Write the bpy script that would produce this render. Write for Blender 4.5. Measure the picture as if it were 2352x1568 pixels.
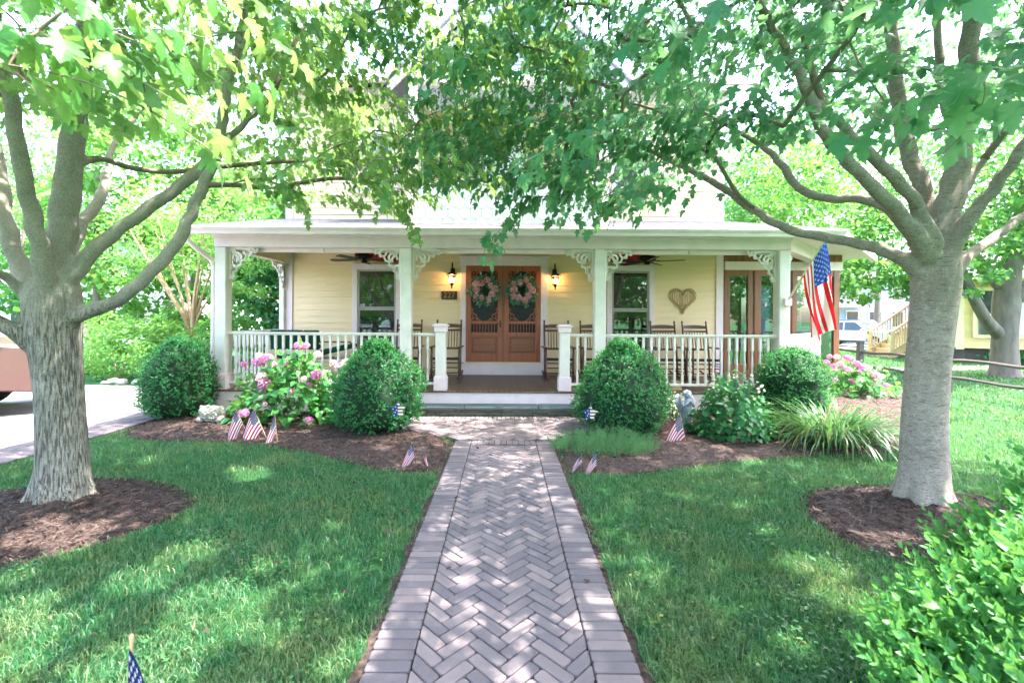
import bpy, bmesh, math, random
import numpy as np
from mathutils import Vector, Matrix, Euler, Quaternion, noise as mnoise

for o in list(bpy.data.objects):
    bpy.data.objects.remove(o)
random.seed(7)
RNG = np.random.default_rng(7)
C = bpy.context.scene.collection
scene = bpy.context.scene
R = math.radians

# ------------------------------------------------------------------ camera
SC, CX, CY, CAMZ, ROLL = 1045.0, 1158.0, 732.0, 1.56, 0.0061   # focal length and vanishing point in units of a 2352 wide frame
cam_data = bpy.data.cameras.new('camera')
cam = bpy.data.objects.new('camera', cam_data)
C.objects.link(cam)
cam.location = (0, 0, CAMZ)
cam.rotation_euler = (R(90), -ROLL, 0)
cam_data.sensor_width = 36.0
cam_data.lens = SC / 2352 * 36.0
cam_data.shift_x = (1176 - CX) / 2352
cam_data.shift_y = -(784 - CY) / 2352
cam_data.clip_start = 0.05
cam_data.clip_end = 2000
cam_data.dof.use_dof = True
cam_data.dof.focus_distance = 6.5
cam_data.dof.aperture_fstop = 3.5
scene.camera = cam

# ------------------------------------------------------------------ sky, sun, exposure
SUN_EL, SUN_AZ = R(64), R(95)     # azimuth clockwise from +Y
world = bpy.data.worlds.new('World')
scene.world = world
world.use_nodes = True
wn = world.node_tree
wn.nodes.clear()
sky = wn.nodes.new('ShaderNodeTexSky')
sky.sky_type = 'NISHITA'
sky.sun_disc = False
sky.sun_elevation = SUN_EL
sky.sun_rotation = SUN_AZ
sky.air_density = 1.0
sky.dust_density = 3.0
sky.ozone_density = 1.0
bg = wn.nodes.new('ShaderNodeBackground')
bg.inputs['Strength'].default_value = 0.15
out = wn.nodes.new('ShaderNodeOutputWorld')
wn.links.new(sky.outputs[0], bg.inputs['Color'])
wn.links.new(bg.outputs[0], out.inputs['Surface'])
sun_data = bpy.data.lights.new('sun', 'SUN')
sun_data.energy = 2.0
sun_data.angle = R(0.53)
sun_data.color = (1.0, 0.95, 0.87)
sun = bpy.data.objects.new('sun', sun_data)
C.objects.link(sun)
sdir = Vector((math.sin(SUN_AZ) * math.cos(SUN_EL), math.cos(SUN_AZ) * math.cos(SUN_EL), math.sin(SUN_EL)))
sun.rotation_euler = (-sdir).to_track_quat('-Z', 'Y').to_euler()
sun.location = sdir * 30
vs = scene.view_settings
vs.view_transform = 'Standard'
vs.look = 'None'
vs.exposure = 3.85
vs.gamma = 1.0
scene.render.engine = 'CYCLES'
scene.cycles.max_bounces = 7
scene.cycles.diffuse_bounces = 4
scene.cycles.glossy_bounces = 3
scene.cycles.transmission_bounces = 5
scene.cycles.transparent_max_bounces = 8
scene.cycles.sample_clamp_indirect = 8.0
scene.cycles.caustics_reflective = False
scene.cycles.caustics_refractive = False
scene.cycles.use_denoising = True
scene.cycles.use_adaptive_sampling = True
scene.cycles.adaptive_threshold = 0.025


# ------------------------------------------------------------------ positions
def W(px, py, d):
    """the place at distance d seen along a direction of the survey photograph"""
    x = px - CX
    y = py - CY
    return Vector(((x + ROLL * y) / SC * d, d, CAMZ - (y - ROLL * x) / SC * d))


def G(px, py):
    x = px - CX
    y = py - CY
    d = CAMZ * SC / (y - ROLL * x)
    return Vector(((x + ROLL * y) / SC * d, d, 0))


def proj(p):
    d = max(p[1], 1e-3)
    xr = p[0] / d * SC
    yr = -(p[2] - CAMZ) / d * SC
    return CX + xr - ROLL * yr, CY + yr + ROLL * xr


# ------------------------------------------------------------------ materials
def _n(nt, t, **kw):
    n = nt.nodes.new(t)
    for k, v in kw.items():
        setattr(n, k, v)
    return n


def new_mat(name):
    m = bpy.data.materials.new(name)
    m.use_nodes = True
    nt = m.node_tree
    b = nt.nodes.get('Principled BSDF')
    return m, nt, b


def mixcol(nt, fac, a, b, mode='MIX'):
    n = _n(nt, 'ShaderNodeMix', data_type='RGBA', blend_type=mode)
    for sock, v in ((n.inputs[0], fac), (n.inputs[6], a), (n.inputs[7], b)):
        if isinstance(v, bpy.types.NodeSocket):
            nt.links.new(v, sock)
        elif isinstance(v, (int, float)):
            sock.default_value = v
        else:
            sock.default_value = (*v, 1)
    return n.outputs[2]


def noise_tex(nt, scale, detail=4, rough=0.55, stretch=None, coord='Object'):
    tc = _n(nt, 'ShaderNodeTexCoord')
    if coord == 'World':
        src = _n(nt, 'ShaderNodeNewGeometry').outputs['Position']
    else:
        src = tc.outputs[coord]
    if stretch:
        mp = _n(nt, 'ShaderNodeMapping')
        mp.inputs['Scale'].default_value = stretch
        nt.links.new(src, mp.inputs['Vector'])
        src = mp.outputs[0]
    t = _n(nt, 'ShaderNodeTexNoise')
    t.inputs['Scale'].default_value = scale
    t.inputs['Detail'].default_value = detail
    t.inputs['Roughness'].default_value = rough
    nt.links.new(src, t.inputs['Vector'])
    return t.outputs['Fac']


def ramp(nt, fac, stops):
    r = _n(nt, 'ShaderNodeValToRGB')
    els = r.color_ramp.elements
    while len(els) < len(stops):
        els.new(0.5)
    for e, (p, c) in zip(els, stops):
        e.position = p
        e.color = (*c, 1) if len(c) == 3 else c
    nt.links.new(fac, r.inputs[0])
    return r.outputs[0]


def bump(nt, b, height, strength=0.3, dist=0.02):
    n = _n(nt, 'ShaderNodeBump')
    n.inputs['Strength'].default_value = strength
    n.inputs['Distance'].default_value = dist
    nt.links.new(height, n.inputs['Height'])
    nt.links.new(n.outputs[0], b.inputs['Normal'])


def mat_basic(name, col, rough=0.6, var=0.12, scale=6.0, bmp=0.0, bscale=40.0, spec=0.3, metal=0.0, stretch=None, objvar=0.0, col2=None):
    m, nt, b = new_mat(name)
    f = noise_tex(nt, scale, stretch=stretch)
    lo = [max(0, c * (1 - var)) for c in col]
    hi = [min(1, c * (1 + var)) for c in (col2 or col)]
    c = ramp(nt, f, [(0.3, lo), (0.7, hi)])
    if objvar:
        oi = _n(nt, 'ShaderNodeObjectInfo')
        mp = _n(nt, 'ShaderNodeMapRange')
        mp.inputs[3].default_value = 1 - objvar
        mp.inputs[4].default_value = 1 + objvar
        nt.links.new(oi.outputs['Random'], mp.inputs[0])
        vm = _n(nt, 'ShaderNodeVectorMath', operation='SCALE')
        nt.links.new(c, vm.inputs[0])
        nt.links.new(mp.outputs[0], vm.inputs[3])
        c = vm.outputs[0]
    nt.links.new(c, b.inputs['Base Color'])
    b.inputs['Roughness'].default_value = rough
    b.inputs['Metallic'].default_value = metal
    b.inputs['Specular IOR Level'].default_value = spec
    if bmp:
        bump(nt, b, noise_tex(nt, bscale, 5, 0.6, stretch), bmp, 0.01)
    return m


def mat_leaf(name, cols, trans, rough=0.45, tfac=0.42, spec=0.35, dry=None, mottle=False):
    """leaf with a tone of its own for each leaf and light passing through"""
    m, nt, b = new_mat(name)
    g = _n(nt, 'ShaderNodeNewGeometry')
    c = ramp(nt, g.outputs['Random Per Island'], [(i / max(1, len(cols) - 1), k) for i, k in enumerate(cols)])
    if mottle:
        f = noise_tex(nt, 55, 4, 0.6, coord='World')
        c = mixcol(nt, ramp(nt, f, [(0.35, (0.0, 0.0, 0.0)), (0.7, (0.45, 0.45, 0.45))]), c, [min(1, k * 1.5) for k in cols[-1]])
    if dry:
        f = noise_tex(nt, 1.7, 5, 0.65, coord='World')
        c = mixcol(nt, ramp(nt, f, [(0.46, (0, 0, 0)), (0.72, (0.75, 0.75, 0.75))]), c, dry)
    nt.links.new(c, b.inputs['Base Color'])
    b.inputs['Roughness'].default_value = rough
    b.inputs['Specular IOR Level'].default_value = spec
    t = _n(nt, 'ShaderNodeBsdfTranslucent')
    nt.links.new(mixcol(nt, 0.55, c, trans), t.inputs['Color'])
    ms = _n(nt, 'ShaderNodeMixShader')
    ms.inputs[0].default_value = tfac
    nt.links.new(b.outputs[0], ms.inputs[1])
    nt.links.new(t.outputs[0], ms.inputs[2])
    nt.links.new(ms.outputs[0], nt.nodes['Material Output'].inputs['Surface'])
    return m


def mat_wood(name, dark, light, scale=3.0, axis='Z', rough=0.45, objvar=0.0):
    st = {'X': (0.6, 8, 8), 'Y': (8, 0.6, 8), 'Z': (8, 8, 0.6)}[axis]
    m, nt, b = new_mat(name)
    f = noise_tex(nt, scale, 6, 0.65, st)
    c = ramp(nt, f, [(0.3, dark), (0.55, light), (0.75, dark)])
    if objvar:
        oi = _n(nt, 'ShaderNodeObjectInfo')
        mp = _n(nt, 'ShaderNodeMapRange')
        mp.inputs[3].default_value = 1 - objvar
        mp.inputs[4].default_value = 1 + objvar
        nt.links.new(oi.outputs['Random'], mp.inputs[0])
        vm = _n(nt, 'ShaderNodeVectorMath', operation='SCALE')
        nt.links.new(c, vm.inputs[0])
        nt.links.new(mp.outputs[0], vm.inputs[3])
        c = vm.outputs[0]
    nt.links.new(c, b.inputs['Base Color'])
    b.inputs['Roughness'].default_value = rough
    bump(nt, b, f, 0.15, 0.004)
    return m


def mat_glass(name, tint=(0.75, 0.8, 0.8), refl=0.18):
    m, nt, b = new_mat(name)
    nt.nodes.remove(b)
    tr = _n(nt, 'ShaderNodeBsdfTransparent')
    tr.inputs[0].default_value = (*tint, 1)
    gl = _n(nt, 'ShaderNodeBsdfGlossy')
    gl.inputs['Roughness'].default_value = 0.02
    fr = _n(nt, 'ShaderNodeFresnel')
    fr.inputs[0].default_value = 1.5
    ad = _n(nt, 'ShaderNodeMath', operation='ADD', use_clamp=True)
    nt.links.new(fr.outputs[0], ad.inputs[0])
    ad.inputs[1].default_value = refl
    ms = _n(nt, 'ShaderNodeMixShader')
    nt.links.new(ad.outputs[0], ms.inputs[0])
    nt.links.new(tr.outputs[0], ms.inputs[1])
    nt.links.new(gl.outputs[0], ms.inputs[2])
    nt.links.new(ms.outputs[0], nt.nodes['Material Output'].inputs['Surface'])
    return m


def mat_emit(name, col, s):
    m, nt, b = new_mat(name)
    b.inputs['Base Color'].default_value = (*col, 1)
    b.inputs['Emission Color'].default_value = (*col, 1)
    b.inputs['Emission Strength'].default_value = s
    return m


def mat_bark(name, dark, mid, light, furrow, patch=None):
    """furrowed plates on the old wood near the ground, smooth lichen spotted bark on limbs"""
    m, nt, b = new_mat(name)
    geo = _n(nt, 'ShaderNodeNewGeometry')
    big = noise_tex(nt, 2.6, 6, 0.65, coord='World')
    mp = _n(nt, 'ShaderNodeMapping')
    mp.inputs['Scale'].default_value = (1, 1, 0.10) if furrow else (0.8, 0.8, 3.6)
    nt.links.new(geo.outputs['Position'], mp.inputs['Vector'])
    ridge = _n(nt, 'ShaderNodeTexNoise')
    ridge.inputs['Scale'].default_value = 85 if furrow else 26
    ridge.inputs['Detail'].default_value = 5
    ridge.inputs['Roughness'].default_value = 0.6
    ridge.inputs['Distortion'].default_value = 0.35
    nt.links.new(mp.outputs[0], ridge.inputs['Vector'])
    fine = _n(nt, 'ShaderNodeTexNoise')
    fine.inputs['Scale'].default_value = 120
    fine.inputs['Detail'].default_value = 8
    fine.inputs['Roughness'].default_value = 0.75
    nt.links.new(geo.outputs['Position'], fine.inputs['Vector'])
    spot = _n(nt, 'ShaderNodeTexNoise')
    spot.inputs['Scale'].default_value = 22
    spot.inputs['Detail'].default_value = 6
    nt.links.new(geo.outputs['Position'], spot.inputs['Vector'])
    base = ramp(nt, big, [(0.32, mid), (0.5, light), (0.66, mid)])
    base = mixcol(nt, ramp(nt, spot.outputs['Fac'], [(0.52, (0, 0, 0)), (0.66, (0.75, 0.75, 0.75))]), base, patch or light)
    base = mixcol(nt, ramp(nt, fine.outputs['Fac'], [(0.38, (0.6, 0.6, 0.6)), (0.56, (0, 0, 0))]), base, dark)
    if furrow:
        cr = ramp(nt, ridge.outputs['Fac'], [(0.37, (0.9, 0.9, 0.9)), (0.45, (0.4, 0.4, 0.4)), (0.53, (0, 0, 0))])
        sp = _n(nt, 'ShaderNodeSeparateXYZ')
        nt.links.new(geo.outputs['Position'], sp.inputs[0])
        old = _n(nt, 'ShaderNodeMapRange')
        old.inputs[1].default_value = 1.4
        old.inputs[2].default_value = 1.85
        old.inputs[3].default_value = 1.0
        old.inputs[4].default_value = 0.0
        nt.links.new(sp.outputs[2], old.inputs[0])
        vm = _n(nt, 'ShaderNodeVectorMath', operation='SCALE')
        nt.links.new(cr, vm.inputs[0])
        nt.links.new(old.outputs[0], vm.inputs[3])
        cr = vm.outputs[0]
    else:
        cr = ramp(nt, ridge.outputs['Fac'], [(0.34, (0.75, 0.75, 0.75)), (0.46, (0.0, 0.0, 0.0))])
    col = mixcol(nt, cr, base, dark)
    nt.links.new(col, b.inputs['Base Color'])
    b.inputs['Roughness'].default_value = 0.92
    b.inputs['Specular IOR Level'].default_value = 0.12
    inv = _n(nt, 'ShaderNodeInvert')
    nt.links.new(cr, inv.inputs['Color'])
    h = _n(nt, 'ShaderNodeMath', operation='MULTIPLY_ADD')
    nt.links.new(fine.outputs['Fac'], h.inputs[0])
    h.inputs[1].default_value = 0.35
    nt.links.new(inv.outputs[0], h.inputs[2])
    bump(nt, b, h.outputs[0], 0.9 if furrow else 0.5, 0.014 if furrow else 0.006)
    return m


M = {}
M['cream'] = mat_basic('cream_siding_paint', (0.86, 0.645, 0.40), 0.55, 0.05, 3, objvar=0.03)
M['cream_up'] = mat_basic('cream_siding_toned_for_light', (0.66, 0.53, 0.36), 0.5, 0.05, 3, objvar=0.04)  # the porch siding's paint, darkened because the upper storey gets more light
M['white'] = mat_basic('white_trim_paint', (0.82, 0.655, 0.685), 0.45, 0.06, 5)
M['post'] = mat_basic('pale_sage_white_paint', (0.73, 0.665, 0.615), 0.5, 0.08, 5)
M['scale'] = mat_basic('pale_green_shingle_paint', (0.47, 0.52, 0.48), 0.55, 0.06, 5, objvar=0.06)
M['lav'] = mat_basic('pale_blue_gable_paint', (0.48, 0.51, 0.58), 0.55, 0.05, 5, objvar=0.04)
M['salmon'] = mat_basic('salmon_trim_paint', (0.60, 0.40, 0.31), 0.5, 0.06, 5)
M['roof'] = mat_basic('grey_asphalt_shingle', (0.20, 0.19, 0.205), 0.9, 0.3, 14, 0.5, 90, stretch=(1, 6, 6), objvar=0.12)
M['deck'] = mat_wood('porch_floor_wood', (0.0806, 0.051, 0.036), (0.1364, 0.09, 0.066), 3, 'Y', 0.38, 0.18)
M['ceil'] = mat_wood('porch_ceiling_wood', (0.14, 0.054, 0.02475), (0.224, 0.096, 0.044), 3, 'X', 0.5)
M['door'] = mat_wood('cherry_door_wood', (0.2066, 0.04576, 0.01666), (0.3646, 0.08736, 0.02975), 2.6, 'Z', 0.35)
M['doorp'] = mat_wood('cherry_panel_wood', (0.1632, 0.039, 0.01782), (0.2829, 0.0702, 0.02673), 2.6, 'X', 0.35)
M['oak'] = mat_wood('sunroom_wood', (0.1188, 0.039, 0.0135), (0.2525, 0.091, 0.0324), 2.6, 'Z', 0.4, 0.12)
M['rocker'] = mat_wood('rocker_wood', (0.05, 0.0189, 0.0084), (0.11, 0.045, 0.021), 4, 'Z', 0.4)
M['weave'] = mat_basic('dark_woven_seat', (0.03, 0.022, 0.016), 0.7, 0.3, 60, 0.6, 120)
M['dark'] = mat_basic('room_shade_black', (0.03, 0.028, 0.026), 0.9, 0.1)  # black that stands for the shade inside the rooms
M['screen'] = mat_basic('dark_door_screen', (0.022, 0.024, 0.026), 0.55, 0.25, 8)
M['metal'] = mat_basic('dark_bronze_metal', (0.021, 0.0156, 0.012), 0.4, 0.2, 20, metal=0.6)
M['brass'] = mat_basic('brass', (0.6, 0.42, 0.12), 0.3, 0.1, 20, metal=1.0)
M['copper'] = mat_basic('copper_number', (0.55, 0.22, 0.12), 0.35, 0.1, 20, metal=0.6)
M['plaque'] = mat_basic('dark_slate_plaque', (0.06, 0.045, 0.04), 0.7, 0.3, 30)
M['fanblade'] = mat_wood('fan_blade_wood', (0.01, 0.007, 0.005), (0.025, 0.016, 0.011), 3, 'X', 0.5)
M['glass'] = mat_glass('window_glass', (0.78, 0.80, 0.80), 0.07)
M['sunglass'] = mat_glass('sunroom_glass', (0.36, 0.44, 0.40), 0.16)
M['lampglass'] = mat_glass('lantern_glass', (1.0, 0.93, 0.82), 0.03)
M['bulb'] = mat_emit('lit_bulb', (1.0, 0.62, 0.25), 4.0)
M['sash'] = mat_basic('taupe_sash_paint', (0.40, 0.36, 0.34), 0.5, 0.06)
M['hyd_deep'] = mat_leaf('deep_hydrangea_leaves', [(0.010, 0.09, 0.035), (0.018, 0.125, 0.045), (0.03, 0.16, 0.052), (0.06, 0.21, 0.06)], (0.20, 0.52, 0.10), 0.42, 0.32, 0.35)
M['blind'] = mat_basic('taupe_blind', (0.24, 0.182, 0.13), 0.6, 0.1)
M['blindw'] = mat_basic('white_blind', (0.7, 0.7, 0.74), 0.6, 0.1)
M['heart'] = mat_basic('rusty_wicker', (0.36, 0.21, 0.091), 0.7, 0.3, 30)
M['bunting'] = mat_basic('red_bunting', (0.496, 0.035, 0.042), 0.8, 0.12, 5)
M['green_cushion'] = mat_basic('green_cushion', (0.0048, 0.06, 0.033), 0.8, 0.15, 6)
M['cream_frame'] = mat_basic('cream_chaise_frame', (0.70, 0.60, 0.44), 0.5, 0.06)
M['flag_red'] = mat_leaf('flag_red', [(0.612, 0.0245, 0.0315)] * 2, (0.68, 0.035, 0.035), 0.7, 0.3, 0.1)
M['flag_white'] = mat_leaf('flag_white', [(0.78, 0.76, 0.76)] * 2, (0.85, 0.82, 0.8), 0.7, 0.3, 0.1)
M['flag_blue'] = mat_leaf('flag_blue', [(0.021, 0.0585, 0.294)] * 2, (0.03, 0.078, 0.35), 0.7, 0.3, 0.1)
M['mflag_red'] = mat_leaf('small_flag_red', [(0.294, 0.01, 0.027)] * 2, (0.35, 0.015, 0.03), 0.7, 0.25, 0.1)
M['mflag_blue'] = mat_leaf('small_flag_blue', [(0.0108, 0.0156, 0.066)] * 2, (0.012, 0.018, 0.072), 0.7, 0.2, 0.1)
M['mflag_white'] = mat_leaf('small_flag_white', [(0.66, 0.60, 0.68)] * 2, (0.7, 0.65, 0.7), 0.7, 0.25, 0.1)
M['star_blue'] = mat_basic('star_blue_paint', (0.0075, 0.042, 0.165), 0.5, 0.1)
M['star_red'] = mat_basic('star_maroon_paint', (0.16, 0.04, 0.035), 0.5, 0.1)
M['star_white'] = mat_basic('star_cream_paint', (0.72, 0.68, 0.62), 0.5, 0.06)
M['dowel'] = mat_wood('flag_stick_wood', (0.30, 0.20, 0.10), (0.48, 0.34, 0.19), 8, 'Z', 0.6)
M['blackpole'] = mat_basic('dark_flag_stick', (0.02, 0.02, 0.02), 0.5, 0.1)
M['tip'] = mat_basic('gold_tip', (0.55, 0.42, 0.2), 0.4, 0.1, metal=0.5)
M['mulch'] = mat_basic('mulch', (0.03596, 0.0228, 0.0192), 0.95, 0.45, 30, 1.0, 60, col2=(0.062, 0.0408, 0.0348))
M['chip'] = mat_leaf('mulch_chip', [(0.021, 0.01188, 0.0099), (0.0385, 0.02376, 0.0198), (0.0595, 0.03696, 0.03168), (0.084, 0.0561, 0.04752), (0.154, 0.1089, 0.0924)], (0.07, 0.0396, 0.0264), 0.9, 0.02, 0.1)
M['concrete'] = mat_basic('driveway_concrete', (0.42, 0.40, 0.38), 0.85, 0.16, 1.3, 0.2, 60)
M['joint'] = mat_basic('joint_sand', (0.026, 0.027, 0.019), 0.95, 0.4, 20, 0.4, 90)
M['bluestone'] = mat_basic('bluestone_slab', (0.085, 0.117, 0.1222), 0.7, 0.15, 5, 0.3, 50)
M['fieldstone'] = mat_basic('field_stone', (0.15, 0.1425, 0.108), 0.85, 0.25, 9, 0.6, 40, objvar=0.25)
M['statue'] = mat_basic('grey_cast_stone', (0.3888, 0.4176, 0.4766), 0.85, 0.15, 12, 0.4, 80)
M['ornament'] = mat_basic('weathered_cast_stone', (0.3, 0.29, 0.2365), 0.9, 0.2, 14, 0.7, 60)
M['rock'] = mat_basic('pale_rock', (0.50, 0.48, 0.45), 0.9, 0.2, 8, 0.5, 30, objvar=0.2)
M['asphalt'] = mat_basic('parking_asphalt', (0.30, 0.29, 0.28), 0.9, 0.15, 4)
M['fence'] = mat_wood('weathered_fence_wood', (0.06, 0.05, 0.045), (0.12, 0.10, 0.09), 4, 'X', 0.85)
M['yellow'] = mat_basic('yellow_cottage_paint', (0.74, 0.60, 0.30), 0.6, 0.06, 4, objvar=0.04)
M['yellowtrim'] = mat_basic('pale_yellow_trim', (0.78, 0.70, 0.42), 0.55, 0.05, 4)
M['newwood'] = mat_wood('new_lumber', (0.52, 0.36, 0.18), (0.66, 0.48, 0.26), 3, 'X', 0.6, 0.1)
M['redtrim'] = mat_basic('dark_red_trim', (0.30, 0.05, 0.06), 0.5, 0.1)
M['pink_rail'] = mat_basic('pink_rail_paint', (0.68, 0.35, 0.24), 0.55, 0.08)
M['bluewall'] = mat_basic('blue_grey_siding', (0.30, 0.34, 0.50), 0.6, 0.06, 4)
M['farwhite'] = mat_basic('far_white_siding', (0.72, 0.72, 0.72), 0.6, 0.04, 4)
M['tyre'] = mat_basic('tyre_rubber', (0.02, 0.02, 0.021), 0.85, 0.2)
M['rim'] = mat_basic('alloy_rim', (0.5, 0.5, 0.52), 0.3, 0.1, metal=0.8)
M['autoglass'] = mat_basic('car_glass', (0.02, 0.03, 0.035), 0.05, 0.1, spec=0.8)
M['headlamp'] = mat_basic('headlamp_lens', (0.6, 0.65, 0.7), 0.1, 0.1, spec=0.8)
M['taillamp'] = mat_basic('tail_lamp', (0.4, 0.02, 0.02), 0.2, 0.1)
M['blackplastic'] = mat_basic('black_plastic', (0.025, 0.025, 0.027), 0.6, 0.1)


def carpaint(name, col):
    m = mat_basic(name, col, 0.3, 0.02, 2, spec=0.5)
    m.node_tree.nodes['Principled BSDF'].inputs['Coat Weight'].default_value = 0.5
    return m


M['rosepaint'] = carpaint('rose_tan_car_paint', (0.1092, 0.05525, 0.0495))
M['silverpaint'] = carpaint('silver_white_car_paint', (0.55, 0.60, 0.66))
M['bluepaint'] = carpaint('blue_car_paint', (0.08, 0.12, 0.25))

# brick tone: each paver its own, from slate lavender to pale rose
def mat_paver():
    m, nt, b = new_mat('lavender_grey_paver')
    oi = _n(nt, 'ShaderNodeObjectInfo')
    gm = _n(nt, 'ShaderNodeNewGeometry')
    ad = _n(nt, 'ShaderNodeMath', operation='ADD')
    nt.links.new(oi.outputs['Random'], ad.inputs[0])
    nt.links.new(gm.outputs['Random Per Island'], ad.inputs[1])
    fr = _n(nt, 'ShaderNodeMath', operation='FRACT')
    nt.links.new(ad.outputs[0], fr.inputs[0])
    c = ramp(nt, fr.outputs[0], [(0.0, (0.115, 0.089, 0.101)), (0.35, (0.136, 0.106, 0.117)), (0.6, (0.16, 0.125, 0.132)), (0.8, (0.22, 0.163, 0.163)), (1.0, (0.28, 0.204, 0.194))])
    f = noise_tex(nt, 7, 6, 0.6, coord='World')
    f3 = noise_tex(nt, 1.1, 5, 0.6, coord='World')
    c = mixcol(nt, ramp(nt, f3, [(0.45, (0, 0, 0)), (0.75, (0.35, 0.35, 0.35))]), c, (0.11, 0.095, 0.085))
    c = mixcol(nt, 0.30, c, ramp(nt, f, [(0.3, (0.07, 0.062, 0.067)), (0.7, (0.17, 0.145, 0.15))]))
    f2 = noise_tex(nt, 180, 3, 0.7, coord='World')
    c = mixcol(nt, 0.22, c, ramp(nt, f2, [(0.3, (0.04, 0.036, 0.038)), (0.7, (0.21, 0.19, 0.19))]))
    nt.links.new(c, b.inputs['Base Color'])
    b.inputs['Roughness'].default_value = 0.85
    b.inputs['Specular IOR Level'].default_value = 0.25
    bump(nt, b, f2, 0.25, 0.004)
    return m


M['paver'] = mat_paver()


def mat_ground():
    m, nt, b = new_mat('lawn_ground')
    f = noise_tex(nt, 1.2, 5, 0.6, coord='World')
    f2 = noise_tex(nt, 38, 6, 0.75, coord='World')
    a = ramp(nt, f2, [(0.28, (0.012, 0.035, 0.014)), (0.5, (0.03, 0.10, 0.035)), (0.72, (0.06, 0.17, 0.055))])
    c = mixcol(nt, ramp(nt, f, [(0.4, (0, 0, 0)), (0.7, (0.4, 0.4, 0.4))]), a, (0.06, 0.15, 0.04))
    nt.links.new(c, b.inputs['Base Color'])
    b.inputs['Roughness'].default_value = 0.95
    b.inputs['Specular IOR Level'].default_value = 0.1
    bump(nt, b, f2, 0.9, 0.04)
    return m


M['ground'] = mat_ground()
M['grass'] = mat_leaf('grass_blades', [(0.01132, 0.0852, 0.03121), (0.01864, 0.12, 0.04309), (0.02996, 0.1511, 0.05201), (0.02396, 0.1239, 0.0483), (0.0466, 0.1743, 0.05944), (0.05658, 0.1549, 0.07059), (0.2196, 0.2169, 0.1337)], (0.2362, 0.4454, 0.09288), 0.45, 0.30, 0.4, dry=(0.2147, 0.213, 0.08359))
M['maple'] = mat_leaf('maple_leaves', [(0.01555, 0.1062, 0.03448), (0.02592, 0.1403, 0.04111), (0.03888, 0.17, 0.04508), (0.06048, 0.1997, 0.04508), (0.09504, 0.2295, 0.04641)], (0.4752, 0.66, 0.156), 0.42, 0.52, 0.32, mottle=True)
M['maple_deep'] = mat_leaf('deep_maple_leaves', [(0.009274, 0.0899, 0.04567), (0.01546, 0.1199, 0.05797), (0.02164, 0.1455, 0.06587), (0.03246, 0.1712, 0.0685), (0.05796, 0.2055, 0.06587)], (0.3091, 0.5927, 0.2142), 0.4, 0.46, 0.38, mottle=True)
M['box'] = mat_leaf('boxwood_leaves', [(0.0075, 0.0935, 0.0342), (0.015, 0.1375, 0.0475), (0.0275, 0.1815, 0.0608), (0.0625, 0.2365, 0.07125)], (0.2, 0.55, 0.095), 0.42, 0.32, 0.28)
M['boxcore'] = mat_basic('boxwood_shade_core', (0.012, 0.035, 0.015), 0.9, 0.4, 20)  # dark colour stands for the shade between the sprigs
M['hyd'] = mat_leaf('hydrangea_leaves', [(0.025, 0.13, 0.04), (0.04, 0.18, 0.05), (0.06, 0.22, 0.055), (0.09, 0.26, 0.06)], (0.30, 0.60, 0.08), 0.42, 0.38, 0.35)
M['pinkflower'] = mat_leaf('pink_florets', [(0.62, 0.17, 0.42), (0.70, 0.25, 0.50), (0.72, 0.30, 0.52), (0.66, 0.22, 0.46)], (0.8, 0.35, 0.6), 0.7, 0.25, 0.1)
M['palepink'] = mat_leaf('pale_pink_florets', [(0.72, 0.42, 0.56), (0.76, 0.50, 0.58), (0.78, 0.58, 0.60)], (0.8, 0.55, 0.62), 0.7, 0.25, 0.1)
M['whiteflower'] = mat_leaf('cream_florets', [(0.74, 0.70, 0.60), (0.78, 0.72, 0.66)], (0.8, 0.8, 0.6), 0.7, 0.25, 0.1)
M['lily'] = mat_leaf('daylily_blades', [(0.026, 0.108, 0.0324), (0.039, 0.144, 0.036), (0.0585, 0.18, 0.0504), (0.039, 0.1368, 0.0396), (0.0325, 0.1224, 0.036), (0.195, 0.144, 0.0504)], (0.182, 0.3744, 0.072), 0.35, 0.3, 0.45)
M['fern'] = mat_leaf('feathery_foliage', [(0.05, 0.16, 0.065), (0.08, 0.22, 0.09), (0.11, 0.26, 0.11)], (0.28, 0.52, 0.18), 0.6, 0.35, 0.2)
M['privet'] = mat_leaf('privet_leaves', [(0.0315, 0.1672, 0.0495), (0.04725, 0.2068, 0.0561), (0.06825, 0.2464, 0.0627), (0.105, 0.2904, 0.0726)], (0.273, 0.5808, 0.0924), 0.42, 0.34, 0.3, mottle=True)
M['bright'] = mat_leaf('light_green_foliage', [(0.07, 0.22, 0.05), (0.10, 0.28, 0.055), (0.14, 0.33, 0.07), (0.18, 0.36, 0.09)], (0.42, 0.66, 0.12), 0.5, 0.42, 0.3)
M['midtree'] = mat_leaf('mid_green_foliage', [(0.03, 0.14, 0.045), (0.05, 0.19, 0.05), (0.08, 0.25, 0.055), (0.12, 0.29, 0.07)], (0.32, 0.60, 0.09), 0.5, 0.42, 0.3)
M['darktree'] = mat_leaf('dark_green_foliage', [(0.018, 0.09, 0.035), (0.028, 0.12, 0.042), (0.045, 0.17, 0.055)], (0.16, 0.42, 0.08), 0.5, 0.36, 0.3)
M['varieg'] = mat_leaf('variegated_foliage', [(0.10, 0.24, 0.08), (0.28, 0.40, 0.20), (0.48, 0.50, 0.34), (0.62, 0.56, 0.46)], (0.5, 0.6, 0.3), 0.5, 0.35, 0.3)
M['wreathleaf'] = mat_leaf('wreath_leaves', [(0.065, 0.169, 0.1105), (0.1105, 0.247, 0.1625), (0.195, 0.325, 0.247)], (0.195, 0.416, 0.234), 0.5, 0.2, 0.3)
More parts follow.
